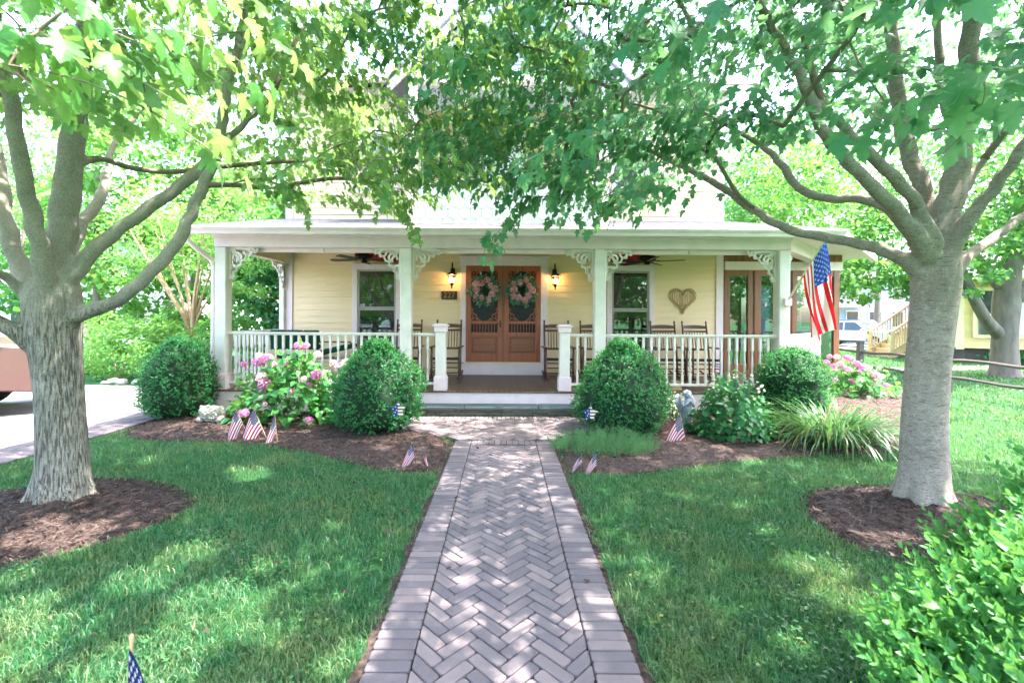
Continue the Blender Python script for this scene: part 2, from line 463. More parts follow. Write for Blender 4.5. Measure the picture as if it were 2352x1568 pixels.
M['wreathpink'] = mat_leaf('wreath_roses', [(0.82, 0.24, 0.36), (0.86, 0.42, 0.50), (0.88, 0.62, 0.66), (0.88, 0.78, 0.76)], (0.9, 0.5, 0.5), 0.6, 0.2, 0.2)
M['bark_left'] = mat_bark('furrowed_grey_bark', (0.0756, 0.06386, 0.0552), (0.2419, 0.2274, 0.1886), (0.3326, 0.3048, 0.2576), True, (0.3326, 0.3387, 0.2806))
M['bark_right'] = mat_bark('smooth_grey_bark', (0.1282, 0.09933, 0.08097), (0.2617, 0.2186, 0.181), (0.3526, 0.293, 0.2476), False, (0.4274, 0.3774, 0.3334))
M['twig'] = mat_basic('brown_twig', (0.19, 0.155, 0.115), 0.85, 0.25, 20)
M['bark_far'] = mat_basic('brown_grey_bark', (0.17, 0.14, 0.115), 0.9, 0.3, 8, 0.8, 25, stretch=(1, 1, 0.25))
M['myrtle_bark'] = mat_basic('tan_myrtle_bark', (0.42, 0.29, 0.18), 0.7, 0.2, 8, stretch=(1, 1, 0.3))


# ------------------------------------------------------------------ mesh helpers
OFF = {}      # world offset of each thing's base, kept for its parts


def off_of(o):
    return OFF.get(o.name, Vector((0, 0, 0))) if o is not None else Vector((0, 0, 0))


def tag(o, label=None, cat=None, group=None, kind=None):
    if label:
        o['label'] = label
    if cat:
        o['category'] = cat
    if group:
        o['group'] = group
    if kind:
        o['kind'] = kind
    return o


def thing(name, label, cat, loc=(0, 0, 0), rotz=0.0, group=None):
    o = bpy.data.objects.new(name, None)
    o.empty_display_size = 0.1
    C.objects.link(o)
    o.location = loc
    o.rotation_euler = (0, 0, rotz)
    OFF[o.name] = Vector(loc)
    return tag(o, label, cat, group)


def link(name, me, parent=None, mats=None, smooth=False):
    o = bpy.data.objects.new(name, me)
    C.objects.link(o)
    if mats is not None:
        for m in (mats if isinstance(mats, (list, tuple)) else [mats]):
            me.materials.append(M[m] if isinstance(m, str) else m)
    if smooth:
        me.polygons.foreach_set('use_smooth', [True] * len(me.polygons))
    if parent is not None:
        o.parent = parent
        OFF[o.name] = off_of(parent)
    return o


def inst(o_src, parent, loc=(0, 0, 0), rot=(0, 0, 0), scale=(1, 1, 1), name=None):
    c = bpy.data.objects.new(name or o_src.name.split('.')[0], o_src.data)
    C.objects.link(c)
    c.parent = parent
    c.location = loc
    c.rotation_euler = rot
    c.scale = scale
    OFF[c.name] = off_of(parent)
    return c


def copy_tree(o, parent=None):
    c = o.copy()
    C.objects.link(c)
    c.parent = parent
    OFF[c.name] = OFF.get(o.name, Vector((0, 0, 0))).copy()
    for ch in o.children:
        copy_tree(ch, c)
    return c


class MB:
    def __init__(self):
        self.v, self.f, self.mi = [], [], []

    def add(self, vs, fs, mi=0):
        n = len(self.v)
        self.v.extend([tuple(p) for p in vs])
        for f in fs:
            self.f.append(tuple(n + i for i in f))
            self.mi.append(mi)
        return self

    def box(self, x0, x1, y0, y1, z0, z1, mi=0):
        if x0 > x1: x0, x1 = x1, x0
        if y0 > y1: y0, y1 = y1, y0
        if z0 > z1: z0, z1 = z1, z0
        vs = [(x, y, z) for z in (z0, z1) for y in (y0, y1) for x in (x0, x1)]
        return self.add(vs, [(0, 2, 3, 1), (4, 5, 7, 6), (0, 1, 5, 4), (2, 6, 7, 3), (0, 4, 6, 2), (1, 3, 7, 5)], mi)

    def bbox(self, x0, x1, y0, y1, z0, z1, b=0.006, mi=0):
        """box with chamfered vertical and horizontal edges"""
        bm = bmesh.new()
        bmesh.ops.create_cube(bm, size=1)
        bmesh.ops.scale(bm, vec=(abs(x1 - x0), abs(y1 - y0), abs(z1 - z0)), verts=bm.verts)
        bmesh.ops.bevel(bm, geom=bm.edges[:], offset=b, segments=1, affect='EDGES')
        bmesh.ops.translate(bm, vec=((x0 + x1) / 2, (y0 + y1) / 2, (z0 + z1) / 2), verts=bm.verts)
        bm.verts.index_update()
        self.add([v.co for v in bm.verts], [[v.index for v in f.verts] for f in bm.faces], mi)
        bm.free()
        return self

    def tube(self, pts, rad, n=8, mi=0, cap=True):
        pts = [Vector(p) for p in pts]
        if not isinstance(rad, (list, tuple)):
            rad = [rad] * len(pts)
        d = (pts[1] - pts[0]).normalized()
        u = d.orthogonal().normalized()
        vs, fs = [], []
        for i, p in enumerate(pts):
            if i == 0:
                t = pts[1] - pts[0]
            elif i == len(pts) - 1:
                t = pts[-1] - pts[-2]
            else:
                t = (pts[i + 1] - p).normalized() + (p - pts[i - 1]).normalized()
            if t.length < 1e-9:
                t = d
            t = t.normalized()
            u = (u - t * u.dot(t))
            if u.length < 1e-6:
                u = t.orthogonal()
            u.normalize()
            w = t.cross(u)
            for k in range(n):
                a = 2 * math.pi * k / n
                vs.append(p + (u * math.cos(a) + w * math.sin(a)) * rad[i])
        for i in range(len(pts) - 1):
            for k in range(n):
                a, b = i * n + k, i * n + (k + 1) % n
                fs.append((a, b, b + n, a + n))
        if cap:
            fs.append(tuple(range(n - 1, -1, -1)))
            fs.append(tuple((len(pts) - 1) * n + k for k in range(n)))
        return self.add(vs, fs, mi)

    def lathe(self, prof, c=(0, 0, 0), n=12, mi=0):
        """prof: (radius, z) pairs from bottom to top"""
        vs, fs = [], []
        for r, z in prof:
            for k in range(n):
                a = 2 * math.pi * k / n
                vs.append((c[0] + r * math.cos(a), c[1] + r * math.sin(a), c[2] + z))
        for i in range(len(prof) - 1):
            for k in range(n):
                a, b = i * n + k, i * n + (k + 1) % n
                fs.append((a, b, b + n, a + n))
        fs.append(tuple(range(n - 1, -1, -1)))
        fs.append(tuple((len(prof) - 1) * n + k for k in range(n)))
        return self.add(vs, fs, mi)

    def ell(self, c, r, rot=None, nu=16, nv=10, mi=0):
        vs, fs = [], []
        q = Euler(rot).to_matrix() if rot is not None else Matrix.Identity(3)
        for j in range(1, nv):
            th = math.pi * j / nv
            for k in range(nu):
                a = 2 * math.pi * k / nu
                vs.append(q @ Vector((r[0] * math.sin(th) * math.cos(a), r[1] * math.sin(th) * math.sin(a), r[2] * math.cos(th))) + Vector(c))
        top = len(vs)
        vs.append(q @ Vector((0, 0, r[2])) + Vector(c))
        vs.append(q @ Vector((0, 0, -r[2])) + Vector(c))
        for j in range(nv - 2):
            for k in range(nu):
                a, b = j * nu + k, j * nu + (k + 1) % nu
                fs.append((a, a + nu, b + nu, b))
        for k in range(nu):
            fs.append((top, k, (k + 1) % nu))
            fs.append((top + 1, (nv - 2) * nu + (k + 1) % nu, (nv - 2) * nu + k))
        return self.add(vs, fs, mi)

    def prism(self, pts, y0, y1, mi=0, plane='xz'):
        """outline (a,b) extruded; plane xz: along y, plane yz: along x, plane xy: along z"""
        n = len(pts)
        if plane == 'xz':
            vs = [(a, y0, b) for a, b in pts] + [(a, y1, b) for a, b in pts]
        elif plane == 'yz':
            vs = [(y0, a, b) for a, b in pts] + [(y1, a, b) for a, b in pts]
        else:
            vs = [(a, b, y0) for a, b in pts] + [(a, b, y1) for a, b in pts]
        fs = [tuple(range(n)), tuple(range(2 * n - 1, n - 1, -1))]
        fs += [(i, i + n, (i + 1) % n + n, (i + 1) % n) for i in range(n)]
        return self.add(vs, fs, mi)

    def ribbon(self, pts, w, y0, y1, mi=0):
        """flat sawn bar that follows a polyline in the xz plane"""
        P = [Vector(p) for p in pts]
        if not isinstance(w, (list, tuple)):
            w = [w] * len(P)
        L, Rr = [], []
        for i, p in enumerate(P):
            t = (P[min(i + 1, len(P) - 1)] - P[max(i - 1, 0)])
            t = t.normalized() if t.length > 1e-9 else Vector((1, 0))
            nrm = Vector((-t.y, t.x))
            L.append(p + nrm * w[i] / 2)
            Rr.append(p - nrm * w[i] / 2)
        n = len(P)
        vs = [(a.x, y0, a.y) for a in L] + [(a.x, y0, a.y) for a in Rr] + [(a.x, y1, a.y) for a in L] + [(a.x, y1, a.y) for a in Rr]
        fs = []
        for i in range(n - 1):
            fs += [(i, i + 1, n + i + 1, n + i), (2 * n + i, 3 * n + i, 3 * n + i + 1, 2 * n + i + 1),
                   (i, 2 * n + i, 2 * n + i + 1, i + 1), (n + i, n + i + 1, 3 * n + i + 1, 3 * n + i)]
        fs += [(0, n, 3 * n, 2 * n), (n - 1, 3 * n - 1, 4 * n - 1, 2 * n - 1)]
        return self.add(vs, fs, mi)

    def mesh(self, name, off=None):
        me = bpy.data.meshes.new(name)
        v = self.v
        if off is not None:
            v = [(p[0] - off[0], p[1] - off[1], p[2] - off[2]) for p in v]
        me.from_pydata(v, [], self.f)
        if any(self.mi):
            me.polygons.foreach_set('material_index', self.mi)
        me.update()
        return me

    def build(self, name, mats, parent=None, smooth=False, local=False):
        """local: the coordinates are already relative to the thing's base"""
        off = None if (parent is None or local) else off_of(parent)
        return link(name, self.mesh(name, off), parent, mats, smooth)


def fixn(o):
    bm = bmesh.new()
    bm.from_mesh(o.data)
    bmesh.ops.recalc_face_normals(bm, faces=bm.faces)
    bm.to_mesh(o.data)
    bm.free()
    return o


def np_mesh(name, verts, faces):
    """verts (N,3), faces (F,k) with equal corner counts"""
    me = bpy.data.meshes.new(name)
    verts = np.asarray(verts, dtype=np.float32)
    faces = np.asarray(faces, dtype=np.int32)
    me.vertices.add(len(verts))
    me.vertices.foreach_set('co', verts.ravel())
    nf, k = faces.shape
    me.loops.add(nf * k)
    me.loops.foreach_set('vertex_index', faces.ravel())
    me.polygons.add(nf)
    me.polygons.foreach_set('loop_start', np.arange(0, nf * k, k, dtype=np.int32))
    me.polygons.foreach_set('loop_total', np.full(nf, k, dtype=np.int32))
    me.update(calc_edges=True)
    return me


def fan_template(outline, center, bend=0.0, cup=0.0):
    """leaf outline in the (along, across) plane as a fan of triangles"""
    pts = [center] + list(outline)
    v = []
    for x, y in pts:
        v.append((x, y, -bend * x * x + cup * abs(y)))
    n = len(outline)
    f = [(0, 1 + i, 1 + (i + 1) % n) for i in range(n)]
    return np.array(v, dtype=np.float32), np.array(f, dtype=np.int32)


_side = [(0.10, 0.16), (0.02, 0.40), (0.22, 0.30), (0.46, 0.55), (0.50, 0.20), (0.72, 0.26), (1.0, 0.0)]
MAPLE = fan_template([(0, 0)] + [(x, y) for x, y in _side] + [(x, -y) for x, y in reversed(_side[:-1])], (0.36, 0.0), 0.22, 0.16)
_near = [(-0.05, 0.12), (0.0, 0.28), (0.10, 0.43), (0.16, 0.33), (0.24, 0.29), (0.34, 0.42), (0.41, 0.46), (0.53, 0.61), (0.54, 0.47), (0.61, 0.43), (0.56, 0.33), (0.52, 0.20), (0.62, 0.22), (0.69, 0.27), (0.72, 0.19), (0.81, 0.20), (0.85, 0.11), (1.0, 0.0)]
MAPLE_NEAR = fan_template([(0, 0)] + _near + [(x, -y) for x, y in reversed(_near[:-1])], (0.36, 0.0), 0.25, 0.14)
MAPLE_NEAR2 = fan_template([(0, 0)] + _near + [(x, -y * 0.9) for x, y in reversed(_near[:-1])], (0.36, 0.0), 0.62, -0.22)
MAPLE2 = fan_template([(0, 0)] + [(x, y) for x, y in _side] + [(x, -y * 0.85) for x, y in reversed(_side[:-1])], (0.36, 0.0), 0.55, -0.2)
OVAL = fan_template([(0, 0), (0.2, 0.2), (0.5, 0.28), (0.8, 0.17), (1, 0), (0.8, -0.17), (0.5, -0.28), (0.2, -0.2)], (0.5, 0.0), 0.2, 0.25)
OVAL6 = fan_template([(0, 0), (0.3, 0.25), (0.7, 0.22), (1, 0), (0.7, -0.22), (0.3, -0.25)], (0.5, 0.0), 0.2, 0.25)
BROAD = fan_template([(0, 0), (0.15, 0.28), (0.45, 0.38), (0.8, 0.2), (1, 0), (0.8, -0.2), (0.45, -0.38), (0.15, -0.28)], (0.5, 0.0), 0.25, 0.25)
KITE = (np.array([(0, 0, 0), (0.45, 0.3, 0.05), (1, 0, -0.12), (0.45, -0.3, 0.05)], dtype=np.float32), np.array([(0, 1, 2), (0, 2, 3)], dtype=np.int32))
KITEW = (np.array([(0, 0, 0), (0.4, 0.45, 0.06), (1, 0, -0.15), (0.4, -0.45, 0.06)], dtype=np.float32), np.array([(0, 1, 2), (0, 2, 3)], dtype=np.int32))
NEEDLE = (np.array([(0, 0.03, 0), (0, -0.03, 0), (1, 0, -0.1)], dtype=np.float32), np.array([(0, 1, 2)], dtype=np.int32))
PETAL = (np.array([(0, 0, 0), (0.5, 0.45, 0.1), (1, 0, 0.05), (0.5, -0.45, 0.1)], dtype=np.float32), np.array([(0, 1, 2), (0, 2, 3)], dtype=np.int32))


def frames(axis, normal):
    a = axis / np.maximum(np.linalg.norm(axis, axis=1, keepdims=True), 1e-9)
    s = np.cross(normal, a)
    s = s / np.maximum(np.linalg.norm(s, axis=1, keepdims=True), 1e-9)
    n = np.cross(a, s)
    return np.stack([a, s, n], axis=1)      # rows: along, across, up


def scatter(tmpl, pos, axis, normal, size):
    tv, tf = tmpl
    fr = frames(axis, normal)
    v = np.einsum('ij,njk->nik', tv, fr) * size[:, None, None] + pos[:, None, :]
    k = len(tv)
    f = tf[None, :, :] + (np.arange(len(pos), dtype=np.int32) * k)[:, None, None]
    return v.reshape(-1, 3), f.reshape(-1, tf.shape[1])


def join_np(parts):
    vs, fs, n = [], [], 0
    for v, f in parts:
        vs.append(v)
        fs.append(f + n)
        n += len(v)
    return np.concatenate(vs), np.concatenate(fs)


def leaf_obj(name, data, mat, parent=None, kind='stuff'):
    v, f = data
    off = np.array(off_of(parent), dtype=np.float32)
    me = np_mesh(name, v - off, f)
    o = link(name, me, parent, mat)
    if kind:
        o['kind'] = kind
    return o


def unit(v):
    return v / np.maximum(np.linalg.norm(v, axis=-1, keepdims=True), 1e-9)


def rand_dirs(n, rng=RNG):
    return unit(rng.normal(size=(n, 3)))


def inpoly(x, y, poly):
    x = np.asarray(x)
    y = np.asarray(y)
    res = np.zeros(x.shape, dtype=bool)
    n = len(poly)
    j = n - 1
    for i in range(n):
        xi, yi = poly[i][0], poly[i][1]
        xj, yj = poly[j][0], poly[j][1]
        c = ((yi > y) != (yj > y)) & (x < (xj - xi) * (y - yi) / (yj - yi + 1e-12) + xi)
        res ^= c
        j = i
    return res


def clip_poly(poly, nx, ny, c):
    """keep the side where nx*x+ny*y <= c"""
    outp = []
    for i in range(len(poly)):
        a, b = poly[i], poly[(i + 1) % len(poly)]
        da, db = nx * a[0] + ny * a[1] - c, nx * b[0] + ny * b[1] - c
        if da <= 0:
            outp.append(a)
        if (da < 0 < db) or (db < 0 < da):
            t = da / (da - db)
            outp.append((a[0] + (b[0] - a[0]) * t, a[1] + (b[1] - a[1]) * t))
    return outp


def arc(cx, cz, r, a0, a1, n=10, r1=None):
    r1 = r if r1 is None else r1
    return [(cx + (r + (r1 - r) * i / n) * math.cos(R(a0 + (a1 - a0) * i / n)), cz + (r + (r1 - r) * i / n) * math.sin(R(a0 + (a1 - a0) * i / n))) for i in range(n + 1)]


def smooth_poly(pts, k=3):
    P = [Vector((p[0], p[1])) for p in pts]
    for _ in range(k):
        Q = []
        for i in range(len(P)):
            a, b = P[i], P[(i + 1) % len(P)]
            Q += [a * 0.75 + b * 0.25, a * 0.25 + b * 0.75]
        P = Q
    return [(p.x, p.y) for p in P]


# ------------------------------------------------------------------ the ground
def sheet(name, poly, z, mat, kind='structure', parent=None, depth=0.05):
    mb = MB()
    mb.prism([(p[0], p[1]) for p in poly], z - depth, z, plane='xy')
    o = fixn(mb.build(name, mat, parent))
    if kind and parent is None:
        o['kind'] = kind
    return o


g = MB()
g.add([(-600, -400, 0), (600, -400, 0), (600, 900, 0), (-600, 900, 0)], [(0, 1, 2, 3)])
tag(g.build('ground', 'ground'), 'wide green lawn ground around the house', None, None, 'structure')

# brick path: joint bed, herringbone field, soldier borders, flared landing
PATH_Y0, PATH_Y1, LAND_Y1 = 1.15, 5.72, 7.10
land = [(-0.60, PATH_Y1), (-0.72, 5.9), (-1.05, 6.12), (-1.5, 6.35), (-1.75, 6.7), (-1.75, LAND_Y1), (1.75, LAND_Y1), (1.75, 6.7), (1.5, 6.35), (1.05, 6.12), (0.72, 5.9), (0.60, PATH_Y1)]
path = sheet('path', [(-0.61, PATH_Y0), (-0.61, PATH_Y1)] + land[1:-1] + [(0.61, PATH_Y1), (0.61, PATH_Y0)], 0.010, 'joint')
tag(path, 'herringbone brick garden path leading to the porch step')
BL, BW, GAP, BZ = 0.205, 0.0683, 0.0065, 0.022


def brick_mesh(poly):
    """poly: outline around its own middle, top edge softened"""
    n = len(poly)
    cx = sum(p[0] for p in poly) / n
    cy = sum(p[1] for p in poly) / n
    # shrink by half the joint, rounded corners by cutting each corner
    def inset(pl, d):
        q = []
        m = len(pl)
        for i in range(m):
            p0, p1, p2 = Vector(pl[i - 1]), Vector(pl[i]), Vector(pl[(i + 1) % m])
            e1 = (p1 - p0).normalized()
            e2 = (p2 - p1).normalized()
            n1, n2 = Vector((-e1.y, e1.x)), Vector((-e2.y, e2.x))
            b = n1 + n2
            k = max(0.35, b.dot(n1))
            q.append(p1 + b * (d / k))
        return [(p.x, p.y) for p in q]
    def cutc(pl, d):
        q = []
        m = len(pl)
        for i in range(m):
            p0, p1, p2 = Vector(pl[i - 1]), Vector(pl[i]), Vector(pl[(i + 1) % m])
            a, b = (p0 - p1), (p2 - p1)
            q.append(p1 + a.normalized() * min(d, a.length * 0.3))
            q.append(p1 + b.normalized() * min(d, b.length * 0.3))
        return [(p.x, p.y) for p in q]
    area = sum(poly[i][0] * poly[(i + 1) % n][1] - poly[(i + 1) % n][0] * poly[i][1] for i in range(n))
    pl = list(poly) if area > 0 else list(reversed(poly))
    base = cutc(inset(pl, GAP / 2), 0.009)
    top = cutc(inset(pl, GAP / 2 + 0.004), 0.008)
    k = len(base)
    vs = [(p[0], p[1], 0.0) for p in base] + [(p[0], p[1], BZ - 0.004) for p in base] + [(p[0], p[1], BZ) for p in top]
    fs = [tuple(range(2 * k, 3 * k))]
    for r in (0, 1):
        fs += [(r * k + i, r * k + (i + 1) % k, (r + 1) * k + (i + 1) % k, (r + 1) * k + i) for i in range(k)]
    return vs, fs


field = []
r2 = math.sqrt(0.5)
for i in range(-20, 130):
    for j in range(-60, 130):
        if (i - j) % 6 == 0:
            field.append([(i, j), (i + 3, j), (i + 3, j + 1), (i, j + 1)])
        if (i - j) % 6 == 5:
            field.append([(i, j), (i + 1, j), (i + 1, j + 3), (i, j + 3)])
polys = []
for f in field:
    q = [((x - y) * r2 * BW + 0.03, (x + y) * r2 * BW + 0.5) for x, y in f]
    ym = sum(p[1] for p in q) / 4
    xm = sum(p[0] for p in q) / 4
    if ym < PATH_Y0 - 0.1 or ym > LAND_Y1 + 0.2 or abs(xm) > 2.2:
        continue
    if ym < PATH_Y1 - 0.02:
        for cl in ((1, 0, 0.4), (-1, 0, 0.4), (0, -1, -PATH_Y0), (0, 1, PATH_Y1 - 0.21)):
            q = clip_poly(q, *cl)
            if len(q) < 3:
                break
    else:
        if not bool(inpoly(np.array([xm]), np.array([ym]), land)[0]):
            continue
        q = clip_poly(q, 0, 1, LAND_Y1 - 0.21)
        q = clip_poly(q, 0, -1, -(PATH_Y1 + 0.02)) if len(q) > 2 else q
    if len(q) < 3:
        continue
    a = abs(sum(q[k][0] * q[(k + 1) % len(q)][1] - q[(k + 1) % len(q)][0] * q[k][1] for k in range(len(q)))) / 2
    if a > 0.0012:
        polys.append(q)
y = PATH_Y0
while y < PATH_Y1 - 0.03:
    for s in (-1, 1):
        polys.append([(s * 0.4, y), (s * 0.605, y), (s * 0.605, y + BW), (s * 0.4, y + BW)])
    y += BW
x = -0.40
while x < 0.39:          # curved soldier course closing the path
    b0, b1 = PATH_Y1 - 0.20 - 0.05 * (x / 0.4) ** 2 + 0.04, PATH_Y1 - 0.20 - 0.05 * ((x + 0.072) / 0.4) ** 2 + 0.04
    polys.append([(x, b0), (x + 0.072, b1), (x + 0.075, b1 + 0.19), (x, b0 + 0.19)])
    x += 0.0728
x = -1.74
while x < 1.68:
    polys.append([(x, LAND_Y1 - 0.205), (x + BW, LAND_Y1 - 0.205), (x + BW, LAND_Y1 - 0.003), (x, LAND_Y1 - 0.003)])
    x += BW
cand = sorted(polys, key=lambda q: sum(p[1] for p in q) / len(q))
far_mb = MB()
cache = {}
for k, q in enumerate(cand):
    cx = sum(p[0] for p in q) / len(q)
    cy = sum(p[1] for p in q) / len(q)
    lp = [(p[0] - cx, p[1] - cy) for p in q]
    if k < 300:
        key = tuple((round(a, 3), round(b, 3)) for a, b in lp)
        if key not in cache:
            vs, fs = brick_mesh(lp)
            cache[key] = MB().add(vs, fs).mesh('brick')
            cache[key].materials.append(M['paver'])
        o = bpy.data.objects.new('brick', cache[key])
        C.objects.link(o)
        o.parent = path
        o.location = (cx, cy, 0.010 + random.uniform(-0.002, 0.0022))
        o.rotation_euler = (random.uniform(-0.008, 0.008), random.uniform(-0.008, 0.008), random.uniform(-0.012, 0.012))
    else:
        vs, fs = brick_mesh(lp)
        dz = random.uniform(-0.002, 0.002)
        far_mb.add([(p[0] + cx, p[1] + cy, p[2] + 0.010 + dz) for p in vs], fs)
fo = far_mb.build('brick_paving', 'paver', path)
fo['kind'] = 'stuff'

for sgn, nm in ((-1, 'left'), (1, 'right')):
    e = [(sgn * (0.66 + 0.02 * math.sin(k * 1.7) + 0.015 * math.sin(k * 0.6)), PATH_Y0 + k * 0.1) for k in range(46)]
    strip = sheet('soil_edge_' + nm, [(sgn * 0.60, PATH_Y0)] + e + [(sgn * 0.60, PATH_Y0 + 4.5)], 0.006, 'mulch')
    tag(strip, 'thin bare soil edge on the %s side of the brick path' % nm)

# driveway with a paver band along the lawn
DW = [(-15, -3), (-5.85, -3), (-5.85, 10.2), (-15, 10.2)]
drive = tag(sheet('driveway', DW, 0.012, 'concrete'), 'pale sunlit concrete driveway with paver border')
sheet('band_joints', [(-5.86, -3), (-5.24, -3), (-5.24, 10.2), (-5.86, 10.2)], 0.006, 'joint', None, drive)
band = MB()
yy, row = 3.0, 0
while yy < 10.15:
    for c in range(3):
        x0 = -5.845 + c * 0.2
        o2 = (row % 2) * 0.0
        vs, fs = brick_mesh([(-0.098, -0.065), (0.098, -0.065), (0.098, 0.065), (-0.098, 0.065)])
        yo = 0.065 * (c % 2)
        band.add([(p[0] + x0 + 0.1, p[1] + yy + yo, p[2] - 0.002) for p in vs], fs)
    yy += 0.132
    row += 1
band.build('paver_band', 'paver', drive)['kind'] = 'stuff'
for jy in (1.2, 4.2, 7.2):
    sheet('control_joint', [(-14.9, jy), (-5.87, jy), (-5.87, jy + 0.012), (-14.9, jy + 0.012)], 0.0135, 'joint', None, drive, 0.01)
sheet('control_joint', [(-8.6, -2.9), (-8.588, -2.9), (-8.588, 10.1), (-8.6, 10.1)], 0.0137, 'joint', None, drive, 0.01)
road = tag(sheet('parking_lane', [(8, 25.5), (70, 25.5), (70, 38), (8, 38)], 0.012, 'asphalt'), 'pale parking lane beyond the side lawn')
walk = sheet('side_path', [(9.9, 13.8), (26, 16.6), (26, 17.5), (9.9, 14.7)], 0.012, 'concrete')
tag(walk, 'pale footpath crossing the neighbouring lawn')

# mulch beds and tree rings
def gp(l):
    return [(G(a, b).x, G(a, b).y) for a, b in l]


bed_left = smooth_poly([(-5.22, 7.5), (-5.22, 6.2), (-4.6, 5.68), (-3.6, 5.72), (-2.6, 5.45), (-1.75, 4.95), (-1.2, 4.62), (-0.75, 4.55), (-0.62, 4.75), (-0.64, 5.75), (-1.0, 6.08), (-1.5, 6.33), (-1.78, 6.7), (-1.78, 7.55)], 2)
bed_right = smooth_poly([(1.78, 7.55), (1.78, 6.7), (1.5, 6.33), (1.0, 6.08), (0.64, 5.75), (0.62, 4.75), (0.72, 4.58), (1.2, 4.55), (1.8, 4.75), (2.6, 5.05), (3.6, 5.25), (4.6, 5.35), (5.2, 5.7), (5.6, 6.4), (6.6, 7.6), (8.2, 9.0), (8.6, 9.8), (7.6, 10.6), (6.4, 9.7), (4.6, 7.55)], 2)
ring_left = [(-3.62 + 1.05 * math.cos(a) * (1 + 0.05 * math.sin(3 * a)), 3.50 + 0.80 * math.sin(a) * (1 + 0.04 * math.cos(4 * a))) for a in np.linspace(0, 2 * math.pi, 40, endpoint=False)]
ring_right = [(3.45 + 1.08 * math.cos(a) * (1 + 0.05 * math.cos(3 * a + 1)), 3.48 + 0.76 * math.sin(a) * (1 + 0.05 * math.sin(4 * a))) for a in np.linspace(0, 2 * math.pi, 40, endpoint=False)]


def mulch(name, label, poly, rise, nchips, seed, ctr=None):
    """mounded bed: a grid clipped to the outline, higher inside, with loose chips lying on it"""
    rng = np.random.default_rng(seed)
    P = np.array(poly)
    lo, hi = P.min(0), P.max(0)
    st = 0.06
    xs = np.arange(lo[0] - st, hi[0] + st * 2, st)
    ys = np.arange(lo[1] - st, hi[1] + st * 2, st)
    X, Y = np.meshgrid(xs, ys, indexing='ij')
    def edge_d(x, y):
        d = np.full(x.shape, 9.0)
        for i in range(len(P)):
            a, b = P[i], P[(i + 1) % len(P)]
            ab = b - a
            t = np.clip(((x - a[0]) * ab[0] + (y - a[1]) * ab[1]) / (ab @ ab + 1e-9), 0, 1)
            d = np.minimum(d, np.hypot(x - a[0] - t * ab[0], y - a[1] - t * ab[1]))
        return np.where(inpoly(x, y, poly), d, -d)
    D = edge_d(X, Y)
    def hgt(x, y, d):
        h = 0.012 + rise * (1 - np.exp(-np.maximum(d, 0) / 0.28))
        h = h + 0.010 * np.sin(x * 9.1 + y * 4.3) * np.sin(y * 7.7 - x * 3.1) + 0.006 * np.sin(x * 23 + 1) * np.sin(y * 19 + 2)
        if ctr is not None:
            h = h + 0.07 * np.exp(-np.hypot(x - ctr[0], y - ctr[1]) ** 2 / 0.35 ** 2)
        return np.where(d < 0, -0.03, h)
    Z = hgt(X, Y, D) + rng.normal(size=X.shape) * 0.004
    nx, ny = X.shape
    V = np.stack([X, Y, Z], -1).reshape(-1, 3)
    idx = np.arange(nx * ny).reshape(nx, ny)
    F = np.stack([idx[:-1, :-1], idx[1:, :-1], idx[1:, 1:], idx[:-1, 1:]], -1).reshape(-1, 4)
    keep = (D.reshape(-1)[F] > -0.10).any(1)
    me = np_mesh(name, V, F[keep])
    o = link(name, me, None, 'mulch', True)
    tag(o, label, None, None, 'structure')
    cx = rng.uniform(lo[0], hi[0], nchips * 2)
    cy = rng.uniform(lo[1], hi[1], nchips * 2)
    dd = edge_d(cx, cy)
    k = dd > -0.04
    cx, cy, dd = cx[k][:nchips], cy[k][:nchips], dd[k][:nchips]
    cz = np.maximum(hgt(cx, cy, np.maximum(dd, 0.0)), 0.015) + 0.004
    n = len(cx)
    a = rng.uniform(0, 2 * math.pi, n)
    ax = np.stack([np.cos(a), np.sin(a), rng.normal(size=n) * 0.25], -1)
    nm = unit(np.stack([rng.normal(size=n) * 0.4, rng.normal(size=n) * 0.4, np.ones(n)], -1))
    sz = rng.uniform(0.014, 0.05, n)
    tm = (np.array([(0, 0.10, 0), (0, -0.10, 0), (1, -0.07, 0.05), (1, 0.08, 0.02)], dtype=np.float32), np.array([(0, 1, 2), (0, 2, 3)], dtype=np.int32))
    leaf_obj('wood_chips', scatter(tm, np.stack([cx, cy, cz], -1), ax, nm, sz), 'chip', o)
    return hgt, edge_d


mulch('mulch_bed_left', 'brown mulch bed in front of the porch left of the brick path', bed_left, 0.06, 16000, 1)
mulch('mulch_bed_right', 'brown mulch bed in front of the porch right of the brick path', bed_right, 0.06, 18000, 2)
mulch('mulch_ring_left', 'brown mulch ring round the furrowed left tree', ring_left, 0.03, 9000, 3, (-3.65, 3.76))
mulch('mulch_ring_right', 'brown mulch ring round the smooth right tree', ring_right, 0.03, 9000, 4, (3.52, 3.82))


